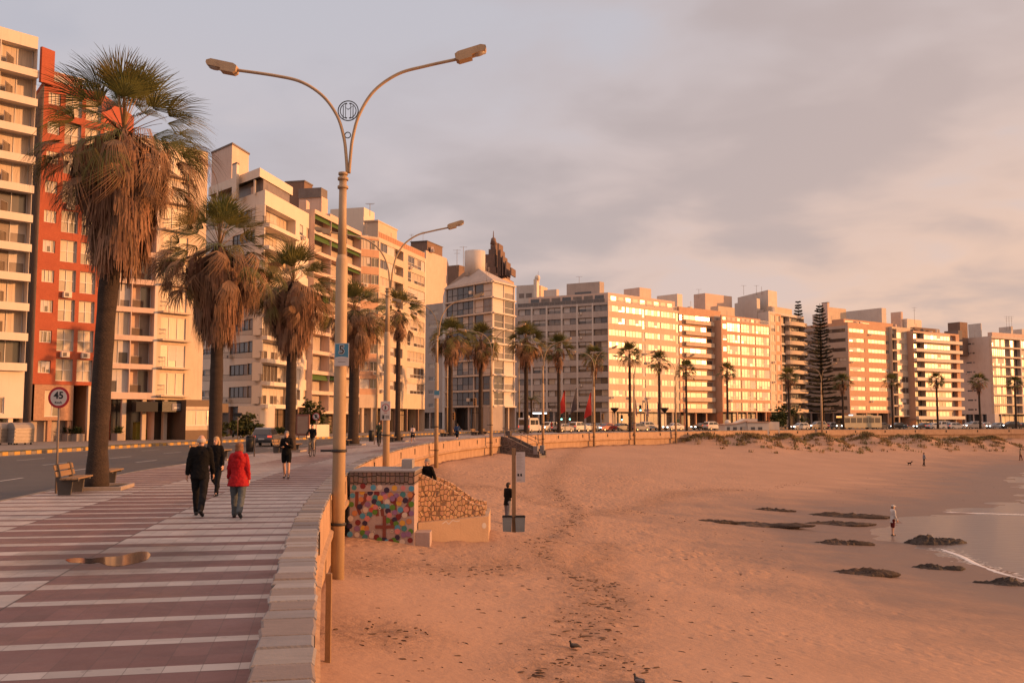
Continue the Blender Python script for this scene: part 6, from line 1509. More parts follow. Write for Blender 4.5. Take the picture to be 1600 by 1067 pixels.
    pts = [P(647,815), P(647,738), P(662,743), P(700,762), P(736,789), P(757,794), P(757,811)]
    for ya, yb in ((Yf, Yf+.32), (Yf+1.75, Yf+2.05)): mb = MB(); mb.M = SH; mb.prism(pts, ya, yb); mb.build('flank_wall', fst, t)
    bc = mat('base_concrete', (.50,.34,.22), .9, (.40,.27,.175), 1.2, .5, .15, 20, streak=.3); mb = MB(); mb.M = SH; p0 = P(655,815); p1 = P(763,808)
    mb.prism([(p0[0],-2.3),(p1[0],-2.3),(p1[0],p1[1]),(p0[0],p0[1])], Yf-.32, Yf+2.4)
    # scribbles of chalk
    for (a, c) in (((690,817),(696,813)),((696,813),(700,818)),((700,818),(706,812)),((706,812),(712,814)),((712,814),(717,813))):
        a = (ap(*a, Y0+Yf-.33).x-ox, zp(*a, Y0+Yf-.33)-.05); c = (ap(*c, Y0+Yf-.33).x-ox, zp(*c, Y0+Yf-.33)-.05); mb.beam((a[0],Yf-.322,a[1]),(c[0],Yf-.322,c[1]),.004,.025,1)
    dsc = (ap(756,823,Y0+Yf).x-ox, zp(756,823,Y0+Yf)); mb.add([(dsc[0]+math.cos(6.2832*i/18)*.07, Yf-.3235, dsc[1]+math.sin(6.2832*i/18)*.095) for i in range(18)], [tuple(range(18))], 1)
    mb.build('base', [bc, signw], t)
    mb = MB(); mb.M = SH; xl, xr = P(655,740)[0], P(752,800)[0]; ns = 9
    for k in range(ns):
        a = xl + (xr-xl)*k/ns; z = -.05 - (k+1)*.165; mb.box(a, a+(xr-xl)/ns-.002, Yf+.322, Yf+1.748, -2.2, z)
    mb.box(0.02, xl-.003, Yf+.3, Yf+1.748, -2.2, -.05) ; mb.build('step', bc, t)
    mb = MB(); a = ap(649,850,Y0+.2).x-ox; mb.box(W+.002, X(672), .1, .9, -2.2, Z(832, Y0+.1)); mb.build('low_block', pl, t)
    mb = MB(); mb.box(X(631,32), X(647,32), 1.4, 2.2, zt+.002, zt+.28); mb.build('end_block', MATS['coping_stone_pale'], t)
mural_stairs()
# wooden stakes by the wall
for px, py0, py1, Y, lb in ((502,868,925,14.5,'short wooden stake leaning on the wall in the foreground'),):
    q = ap(px, py1, Y); k = int(np.argmin((WPN[:,1]-Y)**2)); mb = MB(); x0 = WP[k].x - WN[k].x*.2; mb.beam((0,0,-1.2),(0,0,.52),.08,.08); o = mb.build('stake', wood, None, (x0, Y, -.7)); tag(o, lb, 'stake')
# dark stone stairs further on
def far_stairs():
    best = min(range(len(WP)), key=lambda k: abs(800 + F*WP[k].x/max(1, WP[k].y) - 790) + (0 if WP[k].y > 35 else 1e6)); p, n = WP[best], WN[best]; a = math.atan2(-n.y, -n.x)
    t = thing('beach_stairs', 'dark stone beach stairs with handrails between two street lamps', 'stairs', (p.x, p.y, 0), a)       # local +x runs out over the sand
    zb = -1.9; prof = [(-.1,zb),(3.9,zb),(3.9,-1.0),(3.4,-.95),(.6,.35),(-.1,.45)]
    for y in (-1.2, 1.2): mb = MB(); mb.prism(prof, y-.16, y+.16); mb.build('flank_wall', dst, t)
    mb = MB()
    for k in range(10): mb.box(.1+k*.38, .1+(k+1)*.38-.003, -1.038, 1.038, zb, .05-(k+1)*.15)
    mb.build('step', concd, t); mb = MB()
    for y in (-1.2, 1.2):
        mb.tube([(0.1,y,1.25),(.6,y,1.2),(3.6,y,-.1)], .035, 6)
        for x, z in ((.3,.42),(2.0,-.3),(3.6,-1.0)): mb.tube([(x,y,z),(x,y,z+.85)], .03, 6)
    mb.build('handrail', polem, t)
    for y in (-1.2, 1.2): mb = MB(); mb.bbox(3.3,3.75,y-.22,y+.22,-1.3,-.5,0,.03); mb.build('end_pillar', MATS['coping_stone_grey'], t)
    mb = MB(); mb = MB(); mb.bbox(-.3,.2,1.0,1.45,.2,.95,0,.03); mb.build('top_pillar', dst, t)
far_stairs()
# ---------------- notice post and bins on the sand
B = gs(803, 833); Yb = B.y; t = thing('notice_post', 'leaning wooden post with a tall white notice board on the sand', 'sign post', B); q = ap(801.5, 700, Yb) - B; mb = MB(); mb.beam((0,0,-.2),(q.x+.03,q.y,q.z),.15,.15); mb.build('post', wood, t)
a = ap(806.5, 706, Yb-.12) - B; c = ap(820.5, 753, Yb-.12) - B; mb = MB(); mb.box(a.x, c.x, a.y-.02, a.y, c.z, a.z, 0)
for k in range(11): z = a.z - .08 - k*.058; mb.box(a.x+.03, a.x+.03+(c.x-a.x-.06)*(.55+.4*((k*7)%5)/5), a.y-.0225, a.y-.0205, z, z+.012, 1)
for dx in (.05,.16): mb.prism([(a.x+dx,c.z+.24),(a.x+dx+.07,c.z+.22),(a.x+dx+.06,c.z+.33),(a.x+dx,c.z+.32)], a.y-.024, a.y-.0205, 2)
mb.box(a.x+.04,a.x+.2,a.y-.0225,a.y-.0205,c.z+.08,c.z+.1,1); mb.build('notice_board', [mat('notice_pale',(.50,.46,.46),.5), backm, signk], t)
bb_ = mat('bin_bluegrey', (.20,.24,.26), .5, (.15,.18,.2), 3, .5)
for x0, x1, lb in ((785,800,'left blue-grey square bin hung on the notice post'),(805,820.5,'right blue-grey square bin hung on the notice post')):
    a = ap(x0, 806, Yb-.05); c = ap(x1, 830, Yb-.05); w = (c.x-a.x)/2; h = a.z-c.z; t = thing('beach_bin', lb, 'bin', ((a.x+c.x)/2, Yb-.05, c.z), 0, 'bins on the notice post'); mb = MB()
    mb.add([(-w*.88,-.16,0),(w*.88,-.16,0),(w*.88,.16,0),(-w*.88,.16,0),(-w,-.2,h),(w,-.2,h),(w,.2,h),(-w,.2,h)],[(3,2,1,0),(0,1,5,4),(1,2,6,5),(2,3,7,6),(3,0,4,7)]); mb.build('body', bb_, t); mb = MB()
    for (x_0,x_1,y0,y1) in ((-w-.01,w+.01,-.215,-.19),(-w-.01,w+.01,.19,.215),(-w-.01,-w+.015,-.19,.19),(w-.015,w+.01,-.19,.19)): mb.box(x_0,x_1,y0,y1,h-.03,h+.012)
    mb.build('rim', binm, t); mb = MB(); mb.box(-w*.85,w*.85,-.13,.13,.02,h*.86); mb.build('liner', binm, t)
# ---------------- flags, boards, traffic lights, hut
fred = mat('flag_red', (.50,.03,.03), .7, trans=.3); fdark = mat('flag_dark', (.06,.05,.07), .7, trans=.2); fpur = mat('flag_purple', (.14,.08,.16), .7, trans=.2)
def flag(px, ytop, ybot, pyb, m, lb, name='beach_flag', w=1.35, side=-1, Y=None):
    b = gs(px, pyb); Y = b.y; z0 = zp(px, ybot, Y) - b.z; z1 = zp(px, ytop, Y) - b.z; t = thing(name, lb, 'flag', b, .25, 'feather flags on the beach')
    mb = MB(); mb.tube([(0,0,-.3),(0,0,z1*.8),(0,0,z1+.15)], [.05,.04,.02], 6); mb.build('pole', mat('flag_pole',(.45,.38,.33),.5), t)
    mb = MB(); n = 10; V = []
    for i in range(n+1):
        f = i/n; z = z1 + (z0-z1)*f; ww = w*(.06 + .94*f**.8); sag = .25*f
        for s_ in (0, .5, 1): V.append((side*(.06+ww*s_), .09*math.sin(5*f+3*s_), z - sag*s_*s_ - (.5*s_*f if f > .9 else 0)))
    V2 = [(x, y+.012, z) for x, y, z in V]; k = len(V); Fc = []
    for i in range(n):
        for j in range(2): q4 = (3*i+j, 3*i+j+1, 3*i+j+4, 3*i+j+3); Fc += [q4, tuple(k+q for q in q4[::-1])]
    mb.add(V+V2, Fc, 0, True); mb.build('banner', m, t)
flag(884,610,643,698,fred,'left of two red feather flags on the sand before the shaded corner block')
flag(902,606,640,688,fdark,'dark feather flag standing between the two red flags'); flag(925,612,648,697,fred,'right of two red feather flags, beside a street lamp')
flag(993,623,647,689,fpur,'left-most of three furled purple flags',w=.45,side=1); flag(1011,621,647,690,fpur,'middle one of three furled purple flags',w=.45,side=1); flag(1028,628,650,691,fpur,'right-most of three furled purple flags, by a slender palm',w=.5,side=1)
flag(1267,640,660,676,fred,'thin red flag left of the dark pine trunk',w=.4,side=1); flag(1283,640,660,677,fred,'thin red flag in front of the dark pine trunk',w=.4,side=1)
b = gs(1058,689); t = thing('green_board', 'green board on two posts standing in the sand near the wall', 'sign', b); z1 = zp(1058,655,b.y)-b.z; z0 = zp(1058,673,b.y)-b.z; mb = MB(); mb.box(-.55,.55,-.05,0,z0,z1); mb.build('panel', mat('board_green',(.13,.17,.07),.7), t); mb = MB(); mb.box(-.66,-.56,-.05,.05,-.2,z1+.6); mb.box(.56,.66,-.05,.05,-.2,z1+.6); mb.build('post', polem, t)
for px, pb, p0, p1, lb in ((1115,684,663,676,'small white notice on a thin post left of the beach hut'),(1437.5,685,668,675,'small white notice on a thin post far right on the sand')):
    b = gs(px,pb); t = thing('notice_sign', lb, 'sign', b); z1 = zp(px,p0,b.y)-b.z; z0 = zp(px,p1,b.y)-b.z; mb = MB(); mb.box(-.3,.3,-.04,0,z0,z1); mb.build('panel', signw, t); mb = MB(); mb.tube([(.0,.05,-.2),(0,.05,z1)], .05, 6); mb.build('post', polem, t)
tlh = mat('signal_yellow', (.45,.22,.05), .6); grn = mat('signal_green', (.1,.8,.55), .4, emit=(.25,1,.75), estr=6); offl = mat('signal_off', (.05,.03,.03), .4)
tl = None
for px, py, Y, lit, lb in ((877,651,187,1,'traffic light glowing green right of the white van'),(890,651,192,1,'second traffic light glowing green, behind the dark flag'),(971,652,196,1,'traffic light glowing green before the golden front'),(1000,637,186,1,'traffic light with a white-green glow between the purple flags'),(856,649,180,0,'unlit yellow traffic light above the white car'),(941,650,190,0,'unlit yellow traffic light right of the second red flag'),(742,627,150,0,'yellow traffic light left of the palm before the glass building'),(709,649,152,0,'low yellow traffic light under the glass building')):
    x = xp(px, Y); z = zp(px, py, Y); t = thing('traffic_light', lb, 'traffic light', (x, Y, -.1), 0, 'traffic lights'); mb = MB(); mb.tube([(0,.2,0),(0,.2,z+.7)], .07, 6); mb.build('pole', polem, t); mb = MB(); mb.bbox(-.22,.22,-.2,.15,z-.6,z+.6,0,.03); mb.build('head', tlh if not lit else binm, t)
    for k in range(3): mb = MB(); disc(mb, (0, z-.38+k*.38), .15, -.24, -.205, 0, 14); mb.build('lens', grn if (k == 0 and lit) else offl, t)
def hut():
    Yh = 150.0; Lx = xp(1133, Yh); t = thing('beach_hut', 'low white beach hut with a sloping roof and dark windows on the dunes', 'hut', (Lx, Yh, 0)); X = lambda px: xp(px, Yh) - Lx; Z = lambda py: zp(1170, py, Yh)
    zb = -2.0; mb = MB(); mb.prism([(X(1132),zb),(X(1166),zb),(X(1166),Z(658)),(X(1148),Z(663)),(X(1132),Z(664))], 0, 5); mb.box(X(1166)+.003, X(1199), -.4, 5, zb, Z(660)); mb.box(X(1199)+.003, X(1219), 1.0, 5, zb, Z(659)); mb.prism([(X(1150),Z(662)),(X(1168),Z(654)),(X(1186),Z(654)),(X(1186),Z(659.5)),(X(1150),Z(662.3))], 1.5, 4.5); mb.build('wall', whc, t)
    mb = MB(); mb.box(X(1165), X(1200), -.55, 5.1, Z(660)+.003, Z(658.6)); mb.prism([(X(1131),Z(664)+.003),(X(1149),Z(663)+.003),(X(1167),Z(658)+.003),(X(1167),Z(657)),(X(1149),Z(661.5)),(X(1131),Z(663))], -.15, 5.1); mb.build('roof', terra, t)
    for a, c, y in ((1134.5,1139,-.004),(1144,1150,-.004),(1155,1158,-.004),(1171,1177,-.404),(1182,1188.5,-.404)): mb = MB(); mb.box(X(a),X(c),y-.03,y,Z(673.5),Z(667)); mb.build('window', gl_d, t)
    mb = MB(); mb.box(X(1158.3),X(1162.5),-.05,-.004,Z(677),Z(666)); mb.build('door', cream, t); mb = MB(); mb.ell((X(1139),1.5,Z(660.5)),(.5,.5,.5)); mb.build('roof_ball', whc, t)
hut()
# parasol-like lamp funnels by the golden front
for px, lb in ((960,'dark funnel-shaped lamp post left of the golden front'),(1038,'dark funnel-shaped lamp post right of the purple flags')):
    Y = 186; z = zp(px, 636, Y); t = thing('funnel_lamp', lb, 'street lamp', (xp(px,Y),Y,-.1), 0, 'dark funnel lamp posts'); mb = MB(); mb.tube([(0,0,0),(0,0,z-.9)], .09, 8); mb.build('pole', polem, t); mb = MB(); mb.tube([(0,0,z-1.0),(0,0,z-.3),(0,0,z)], [.08,.75,.8], 14); mb.build('lamp_head', ironm, t)
# ---------------- rocks and wrack on the sand
rockm = mat('beach_rock', (.05,.035,.028), .75, (.026,.02,.017), 3, .6, .8, 9); rockm2 = mat('beach_rock_sandy', (.10,.064,.046), .85, (.04,.028,.022), 2.5, .6, .7, 9)
def rock(px0, px1, py, h, lb, seed, m=None, dpt=.35, parts=1, sink=.35):
    a = gs(px0, py); c = gs(px1, py); w = (c - a).length/2; cen = (a + c)/2; R = random.Random(seed); mb = MB(); n, k = 72, 22
    v = []; f = []
    for i in range(k+1):
        th = math.pi/2*i/k*1.25
        for j in range(n):
            ph = 6.2832*j/n; q = Vector((math.cos(ph), math.sin(ph), 0)); r = 1 + .35*noise.noise(q*1.6 + Vector((seed*3.1,0,0))) + .16*noise.noise(q*4.5 + Vector((0,seed,0)))
            s_ = math.sin(min(th, 1.95)); z = math.cos(th); hh = .55 + .75*noise.noise(Vector((math.cos(ph)*s_*1.9, math.sin(ph)*s_*1.2, seed*2.3))) + .42*noise.noise(Vector((math.cos(ph)*s_*6, math.sin(ph)*s_*4, seed))) + .3*noise.noise(Vector((math.cos(ph)*s_*14, math.sin(ph)*s_*9, seed)))
            v.append((w*r*s_*math.cos(ph), w*dpt*r*s_*math.sin(ph), h*(z*max(.12, hh) if z > 0 else z) ))
    for i in range(k):
        for j in range(n): q2 = (j+1) % n; f.append((i*n+j, (i+1)*n+j, (i+1)*n+q2, i*n+q2))
    mb.add(v, f, 0, False); o = mb.build('rock', m or rockm, None, (cen.x, cen.y, sz(cen.x, cen.y) - .02)); tag(o, lb, 'rock', 'rocks showing through the sand')
rock(1412,1505,850,.50,'largest dark rock, right beside the man in white',1,dpt=.42)
rock(1296,1382,896,.26,'long low rock below the middle of the beach, nearest the camera',2,rockm2); rock(1430,1500,888,.28,'thin flat dark rock right of the long low rock',3)
rock(1532,1640,912,.3,'dark rock cut by the right edge at the water line',4); rock(1122,1238,820,.26,'broad row of low rocks left of the rock pool',5,rockm2,.3)
rock(1254,1352,818,.26,'rocks in the rock pool, left of the man in white',6,rockm2,.3); rock(1244,1382,806,.3,'long flat reef behind the rock pool',7,rockm2,.18)
rock(1274,1348,849,.32,'small flat sandy rock between the pool and the long low rock',8,rockm2); rock(1175,1232,797,.22,'thin flat rock furthest up the beach',9,rockm2,.2); rock(1090,1140,815,.2,'small flat rock at the left end of the low row',10,rockm2,.2)
def wrack():
    R = random.Random(4); wm = mat('seaweed_wrack', (.055,.032,.022), .9, (.09,.055,.035), 5, .5); mb = MB()
    lines = [[(866,760),(880,785),(905,800),(880,830),(850,850),(868,880),(905,905),(925,940),(905,985),(885,1030),(878,1066)], [(930,900),(955,930),(935,985),(960,1020),(1000,1045)], [(905,905),(960,915),(1010,930)], [(640,890),(720,895),(800,885)], [(1060,760),(1180,765),(1260,752)], [(520,980),(570,985),(620,1000)], [(900,790),(1000,800),(1090,820)]]
    pts = []
    for ln in lines:
        P = resample(catmull([tuple(gs(*p)) for p in ln], 8), .22)
        for p in P:
            for _ in range(4):
                if R.random() < .5: pts.append((p.x + R.gauss(0,.28), p.y + R.gauss(0,.35)))
    for _ in range(420): q = gs(R.uniform(560,1250), R.uniform(760,1066) ** 1.0); pts.append((q.x, q.y))
    for _ in range(160): q = gs(R.uniform(1300,1590), R.uniform(705,790)); pts.append((q.x, q.y))
    Z = sand_z([p[0] for p in pts], [p[1] for p in pts])
    for (x, y), z in zip(pts, Z):
        a = R.gauss(0, .5); L = min(.13, abs(R.gauss(.0,.045)) + .018); w = L*R.uniform(.12,.4); h = R.uniform(.004,.012); c, s_ = math.cos(a), math.sin(a); o = [(-L,-w*.3),( -L*.2,-w),(L,-w*.1),(L*.6,w*.5),(-L*.4,w)]
        o = [(x + u*c - v*s_, y + u*s_ + v*c) for u, v in o]; mb.add([(u, v, z-.01) for u, v in o] + [(x + (u-x)*.6, y + (v-y)*.6, z+h) for u, v in o], [(5,6,7,8,9)] + [(i, (i+1)%5, 5+(i+1)%5, 5+i) for i in range(5)])
    tag(mb.build('seaweed_debris', wm), 'dark seaweed and shell litter strewn in lines over the sand', 'seaweed', kind='stuff')
wrack()
# ================================================================ people, animals
skin = mat('skin', (.50,.29,.20), .55, (.44,.24,.16), 8, .4); skin_d = mat('skin_tan', (.36,.19,.12), .55, (.30,.15,.09), 8, .4)
eyem = mat('eye_dark', (.02,.014,.012), .3); lipm = mat('lips', (.35,.12,.10), .5)
def cloth(n, c, r=.85): return mat('cloth_' + n, c, r, tuple(x*.7 for x in c), 9, .5, .35, 22, spec=.12)
def remesh(mb, name, m, parent, vox, sm=3):
    me = mb.mesh('tmp', m); o = bpy.data.objects.new('tmp', me); COL.objects.link(o)
    md = o.modifiers.new('r', 'REMESH'); md.mode = 'VOXEL'; md.voxel_size = vox; md.use_smooth_shade = True
    s_ = o.modifiers.new('s', 'SMOOTH'); s_.iterations = sm; s_.factor = .5
    dg = bpy.context.evaluated_depsgraph_get(); dg.update(); r = bpy.data.meshes.new_from_object(o.evaluated_get(dg)); r.name = name
    bpy.data.objects.remove(o); r.materials.clear(); r.materials.append(m)
    if name in ('jacket', 'trousers', 'shorts'):
        amp = .011 if name == 'jacket' else .008
        nn = [v.normal.copy() for v in r.vertices]
        for v, q in zip(r.vertices, nn):
            c = v.co; f = noise.noise(Vector((c.x*9 + c.z*5, c.y*9, c.z*13 - c.x*6))) + .6*noise.noise(Vector((c.x*20, c.y*20, c.z*26 + 5)))
            v.co = c + q * f * amp
    r.polygons.foreach_set('use_smooth', [True]*len(r.polygons)); return link(name, r, parent)
def cap(mb, a, b, ra, rb):
    a = Vector(a); b = Vector(b); d = (b-a)
    if d.length < 1e-5: mb.ell(a, (ra,ra,ra), 0, 10, 7); return
    d.normalize(); pts = []; rs = []
    for k in (1, .85, .5): pts.append(a - d*ra*k); rs.append(ra*math.sqrt(max(0, 1-k*k)) + 1e-4)
    pts.append(a); rs.append(ra); pts.append(b); rs.append(rb)
    for k in (.5, .85, 1): pts.append(b + d*rb*k); rs.append(rb*math.sqrt(max(0, 1-k*k)) + 1e-4)
    mb.tube(pts, rs, 12)
def loft(mb, rings, n=20):
    """rings: (cx, cy, z, rx, ry)"""
    v = []; f = []
    for (cx, cy, z, rx, ry) in rings:
        for j in range(n): a = 6.2832*j/n; v.append((cx + rx*math.cos(a), cy + ry*math.sin(a), z))
    k = len(rings)
    for i in range(k-1):
        for j in range(n): q = (j+1) % n; f.append((i*n+j, i*n+q, (i+1)*n+q, (i+1)*n+j))
    f.append(tuple(range(n-1, -1, -1))); f.append(tuple(range((k-1)*n, k*n))); mb.add(v, f)
def person(label, loc, rz, H=1.75, th=(10,-10), kn=(5,15), ar=(-10,10), el=(15,15), ab=(8,8), out=(0,0), lean=3, fem=False, vox=.011, top=None, bot=None, shoe=None, hair=None, hairm=None, skm=None, sleeve=1.0, legs='long', hem=.78, flare=1.0, hood=None, head_turn=0, cap_=None, face=True, bulk=1.0, group=None, foot_rel=True):
    k = H/1.75; skm = skm or skin; t = thing('person', label, 'person', loc, rz, group)
    V3 = Vector; S = .165 if fem else .19; hw = .095; hipz = .90; l1, l2 = .43, .39
    ln = rad(lean); tor = V3((0, math.sin(ln), math.cos(ln)))
    hip0 = V3((0,0,hipz)); P = {}
    lows = []
    for i, sx in ((0,-1),(1,1)):
        a = rad(th[i]); b = a - rad(kn[i]); o = rad(out[i])
        h = hip0 + V3((sx*hw,0,0)); knee = h + V3((sx*math.sin(o), math.sin(a), -math.cos(a)))*l1; ank = knee + V3((0, math.sin(b), -math.cos(b)))*l2
        ft = min(0.0, b) * .75; toe = ank + V3((sx*.02, math.cos(ft)*.17, math.sin(ft)*.17 - .045)); heel = ank + V3((0, -.05*math.cos(ft) + .05*math.sin(-ft)*0, -.045 - math.sin(ft)*.03))
        P[i] = (h, knee, ank, toe, heel); lows += [toe.z, heel.z]
    dz = .035 - min(lows); up = V3((0,0,dz))
    for i in P: P[i] = tuple(q + up for q in P[i])
    hip = hip0 + up; spine = lambda z: hip + tor*(z - .0)
    A = {}
    for i, sx in ((0,-1),(1,1)):
        sh = spine(.52) + V3((sx*(S-.02),0,0)); a = rad(ar[i]); b = rad(ab[i]); d1 = V3((sx*math.sin(b), math.sin(a)*math.cos(b), -math.cos(a)*math.cos(b))); elb = sh + d1*.285
        e = el[i]; inw = 0
        if isinstance(e, tuple): e, inw = e
        c = a + rad(e); w = rad(inw); d2 = V3((sx*math.sin(b)*.5 - sx*math.sin(w), math.sin(c)*math.cos(w), -math.cos(c))).normalized(); wr = elb + d2*.25
        A[i] = (sh, elb, wr, d2)
    neck = spine(.57); hd = spine(.70) + V3((0,.015,0)); ht = rad(head_turn)
    F_ = V3((math.sin(-ht), math.cos(ht), 0)); Rt = V3((F_.y, -F_.x, 0))
    hf = lambda r, f, u: hd + Rt*r + F_*f + V3((0,0,u))
    bd = MB(); B_ = .96
    c0 = spine(0); loft(bd, [(c0.x + tor.x*z, c0.y + tor.y*z, hip.z + tor.z*z, rx*B_, ry*B_) for z, rx, ry in ((-.06,.11,.08),(.02,.155,.105),(.12,.145,.10),(.24,.13,.092),(.38,.155,.105),(.48,.165,.10),(.55,.11,.075),(.58,.05,.05))])
    cap(bd, neck - V3((0,0,.03)), hd - V3((0,0,.05)), .052, .05)
    bd.ell(hd + V3((0,0,.03)), (.075,.095,.10)); e2 = hf(0,.025,-.045); bd.ell(e2, (.058,.065,.07)); e3 = hf(0,.045,-.085); bd.ell(e3, (.036,.036,.03))
    cap(bd, hf(0,.088,.03), hf(0,.108,-.012), .010, .016)
    for sx in (-1, 1): bd.ell(hf(sx*.077,-.005,.0), (.014,.02,.03)); bd.ell(hf(sx*.03,.078,.028), (.018,.012,.012))
    for i, sx in ((0,-1),(1,1)):
        h, knee, ank, toe, heel = P[i]; cap(bd, h, knee, .078*bulk, .053); cap(bd, knee, knee.lerp(ank,.35), .052, .055); cap(bd, knee.lerp(ank,.35), ank, .055, .036); cap(bd, ank, toe, .036, .026); cap(bd, ank, heel, .035, .03)
        sh, elb, wr, d2 = A[i]; cap(bd, sh, elb, .052, .039); cap(bd, elb, wr, .041, .027)
        # hand: palm, four bent fingers, thumb
        ref = V3((sx,0,0)); sd = (F_ - d2*F_.dot(d2)); sd = sd.normalized() if sd.length > .2 else V3((0,0,1)); pn = d2.cross(sd).normalized()*(-sx)
        pc = wr + d2*.085; cap(bd, wr + d2*.02 + sd*.012, pc + sd*.024, .021, .017); cap(bd, wr + d2*.02 - sd*.012, pc - sd*.022, .021, .016)
        for q, (o_, L) in enumerate(((.033,.062),(.011,.072),(-.011,.066),(-.032,.05))):
            r0 = pc + sd*o_; r1 = r0 + (d2*.9 + pn*.25).normalized()*L*.55; r2 = r1 + (d2*.6 + pn*.75).normalized()*L*.5; cap(bd, r0, r1, .0105, .0095); cap(bd, r1, r2, .0095, .008)
        t0 = wr + d2*.035 + sd*.03; t1 = t0 + (d2*.6 + sd*.75).normalized()*.04; cap(bd, t0, t1, .013, .0115); cap(bd, t1, t1 + (d2*.9 + sd*.25 + pn*.3).normalized()*.032, .0115, .009)
    remesh(bd, 'body', skm, t, vox, 2)
    if face:
        for sx in (-1, 1): mb = MB(); mb.ell(hf(sx*.031,.088,.026), (.012,.008,.008), 0, 8, 6); mb.build('eye', eyem, t)
        mb = MB(); mb.ell(hf(0,.082,-.052), (.024,.01,.006), 0, 8, 6); mb.build('mouth', lipm, t)
    g = .022
    if top:
        mb = MB(); z0 = hem - hipz
        rg = [(z0, (.165*flare+.0)*bulk, (.125*flare)*bulk), (z0+.1, .165*(.5+.5*flare)*bulk, .122*(.5+.5*flare)*bulk)]
        for z, rx, ry in ((.12,.160,.118),(.24,.152,.112),(.38,.178,.126),(.48,.186,.122),(.545,.135,.095),(.60,.072,.07)):
            if z > z0 + .12: rg.append((z, rx*bulk*(1 if not fem else .95), ry*bulk))
        loft(mb, [(c0.x + tor.x*z, c0.y + tor.y*z, hip.z + tor.z*z, rx, ry) for z, rx, ry in rg])
        for i in (0, 1):
            sh, elb, wr, d2 = A[i]; cap(mb, sh, elb, .068*bulk, .054*bulk)
            if sleeve > .5: cap(mb, elb, elb.lerp(wr, min(1, sleeve)*.97), .055*bulk, .042*bulk)
        if hood: q = spine(.55) + V3((0,-.10,0)); mb.ell(q, (.12,.075,.085)); mb.ell(q + V3((0,.03,.05)), (.10,.06,.05))
        remesh(mb, 'jacket', top, t, .016, 4)
    if bot:
        mb = MB(); loft(mb, [(c0.x + tor.x*z*.3, c0.y + tor.y*z*.3, hip.z + z, rx*bulk, ry*bulk) for z, rx, ry in (((-.07,.135,.095),(.0,.172,.122),(.1,.165,.118),(.2,.15,.108)) if hem > .82 else ((-.07,.12,.085),(.0,.135,.10),(.06,.11,.08)))])
        for i in (0, 1):
            h, knee, ank, toe, heel = P[i]
            if legs == 'long': cap(mb, h, knee, .098*bulk, .072*bulk); cap(mb, knee, ank + V3((0,0,.01)), .072*bulk, .060*bulk)
            else: cap(mb, h, h.lerp(knee, {'short': .62, 'mid': .85}[legs]), .098, .088)
        remesh(mb, 'trousers' if legs == 'long' else 'shorts', bot, t, .016, 3)
    for i in (0, 1):
        if not shoe: break
        h, knee, ank, toe, heel = P[i]; mb = MB(); cap(mb, heel, toe - (toe-heel)*.08, .045, .040); cap(mb, ank, heel.lerp(toe,.3), .046, .045); cap(mb, ank + V3((0,0,.02)), ank, .045, .045); remesh(mb, 'shoe', shoe, t, .013, 2)
    if hair:
        mb = MB()
        if hair == 'fringe':   # bald crown, hair round the sides and back
            for a in range(-5, 6): q = math.pi*(a/5)*.55; mb.ell(hf(math.sin(q)*.07, -math.cos(q)*.085, .012), (.026,.024,.05))
        else:
            mb.ell(hf(0,-.012,.052), (.086,.102,.092)); mb.ell(hf(0,-.035,.0), (.084,.085,.095))
            if hair == 'bob': mb.ell(hf(0,-.04,-.05), (.098,.085,.10)); mb.ell(hf(.06,0,-.03), (.04,.05,.09)); mb.ell(hf(-.06,0,-.03), (.04,.05,.09)); mb.ell(hf(0,-.02,.06), (.098,.105,.085))
            if hair == 'tied': mb.ell(hf(0,-.11,.02), (.035,.05,.04))
            if hair == 'long': cap(mb, hf(0,-.06,-.02), hf(0,-.08,-.2), .085, .06); cap(mb, hf(.07,-.01,0), hf(.075,-.02,-.14), .03, .02); cap(mb, hf(-.07,-.01,0), hf(-.075,-.02,-.14), .03, .02)
            if hair == 'pony': cap(mb, hf(0,-.11,.05), hf(0,-.17,-.1), .04, .02)
        remesh(mb, 'hair', hairm, t, .012, 2)
    if cap_: mb = MB(); mb.ell(hf(0,-.01,.065), (.09,.105,.075)); cap(mb, hf(0,.07,.05), hf(0,.15,.04), .05, .04); remesh(mb, 'cap', cap_, t, .012, 2)
    t.scale = (k, k, k); return t, {'hand': [A[i][2]*k for i in (0,1)], 'hip': hip*k}
blk_ = cloth('black', (.008,.0075,.008)); blk2 = cloth('charcoal', (.014,.0135,.016)); redc = cloth('red', (.36,.012,.016), .6); jean = cloth('jeans', (.10,.115,.125)); grnc = cloth('olive', (.055,.065,.045)); bluec = cloth('blue', (.045,.075,.16)); whitec = cloth('white', (.62,.58,.55)); tan = cloth('tan', (.33,.25,.18)); wine = cloth('wine', (.12,.02,.02)); pinkc = cloth('palepink', (.58,.46,.45)); shoek = mat('shoe_black', (.015,.014,.015), .5); shoew = mat('shoe_white', (.5,.47,.45), .6)
h_white = mat('hair_white', (.50,.42,.36), .8); h_ging = mat('hair_ginger', (.22,.10,.045), .7, (.13,.055,.025), 30, .5, .4, 60); h_blond = mat('hair_blond', (.42,.27,.13), .7); h_dark = mat('hair_dark', (.025,.018,.014), .7); h_grey = mat('hair_grey', (.22,.19,.17), .8)
g = gp(311, 806)
person('bald man in a black jacket and dark trousers walking away beside the red jacket', g, .13, 1.80, th=(17,-16), kn=(4,24), ar=(-12,12), el=(12,10), ab=(13,9), top=blk_, bot=blk2, shoe=shoek, hair='fringe', hairm=h_white, hem=.80, flare=1.12, bulk=1.10, lean=4, vox=.010)
g = gp(371, 809)
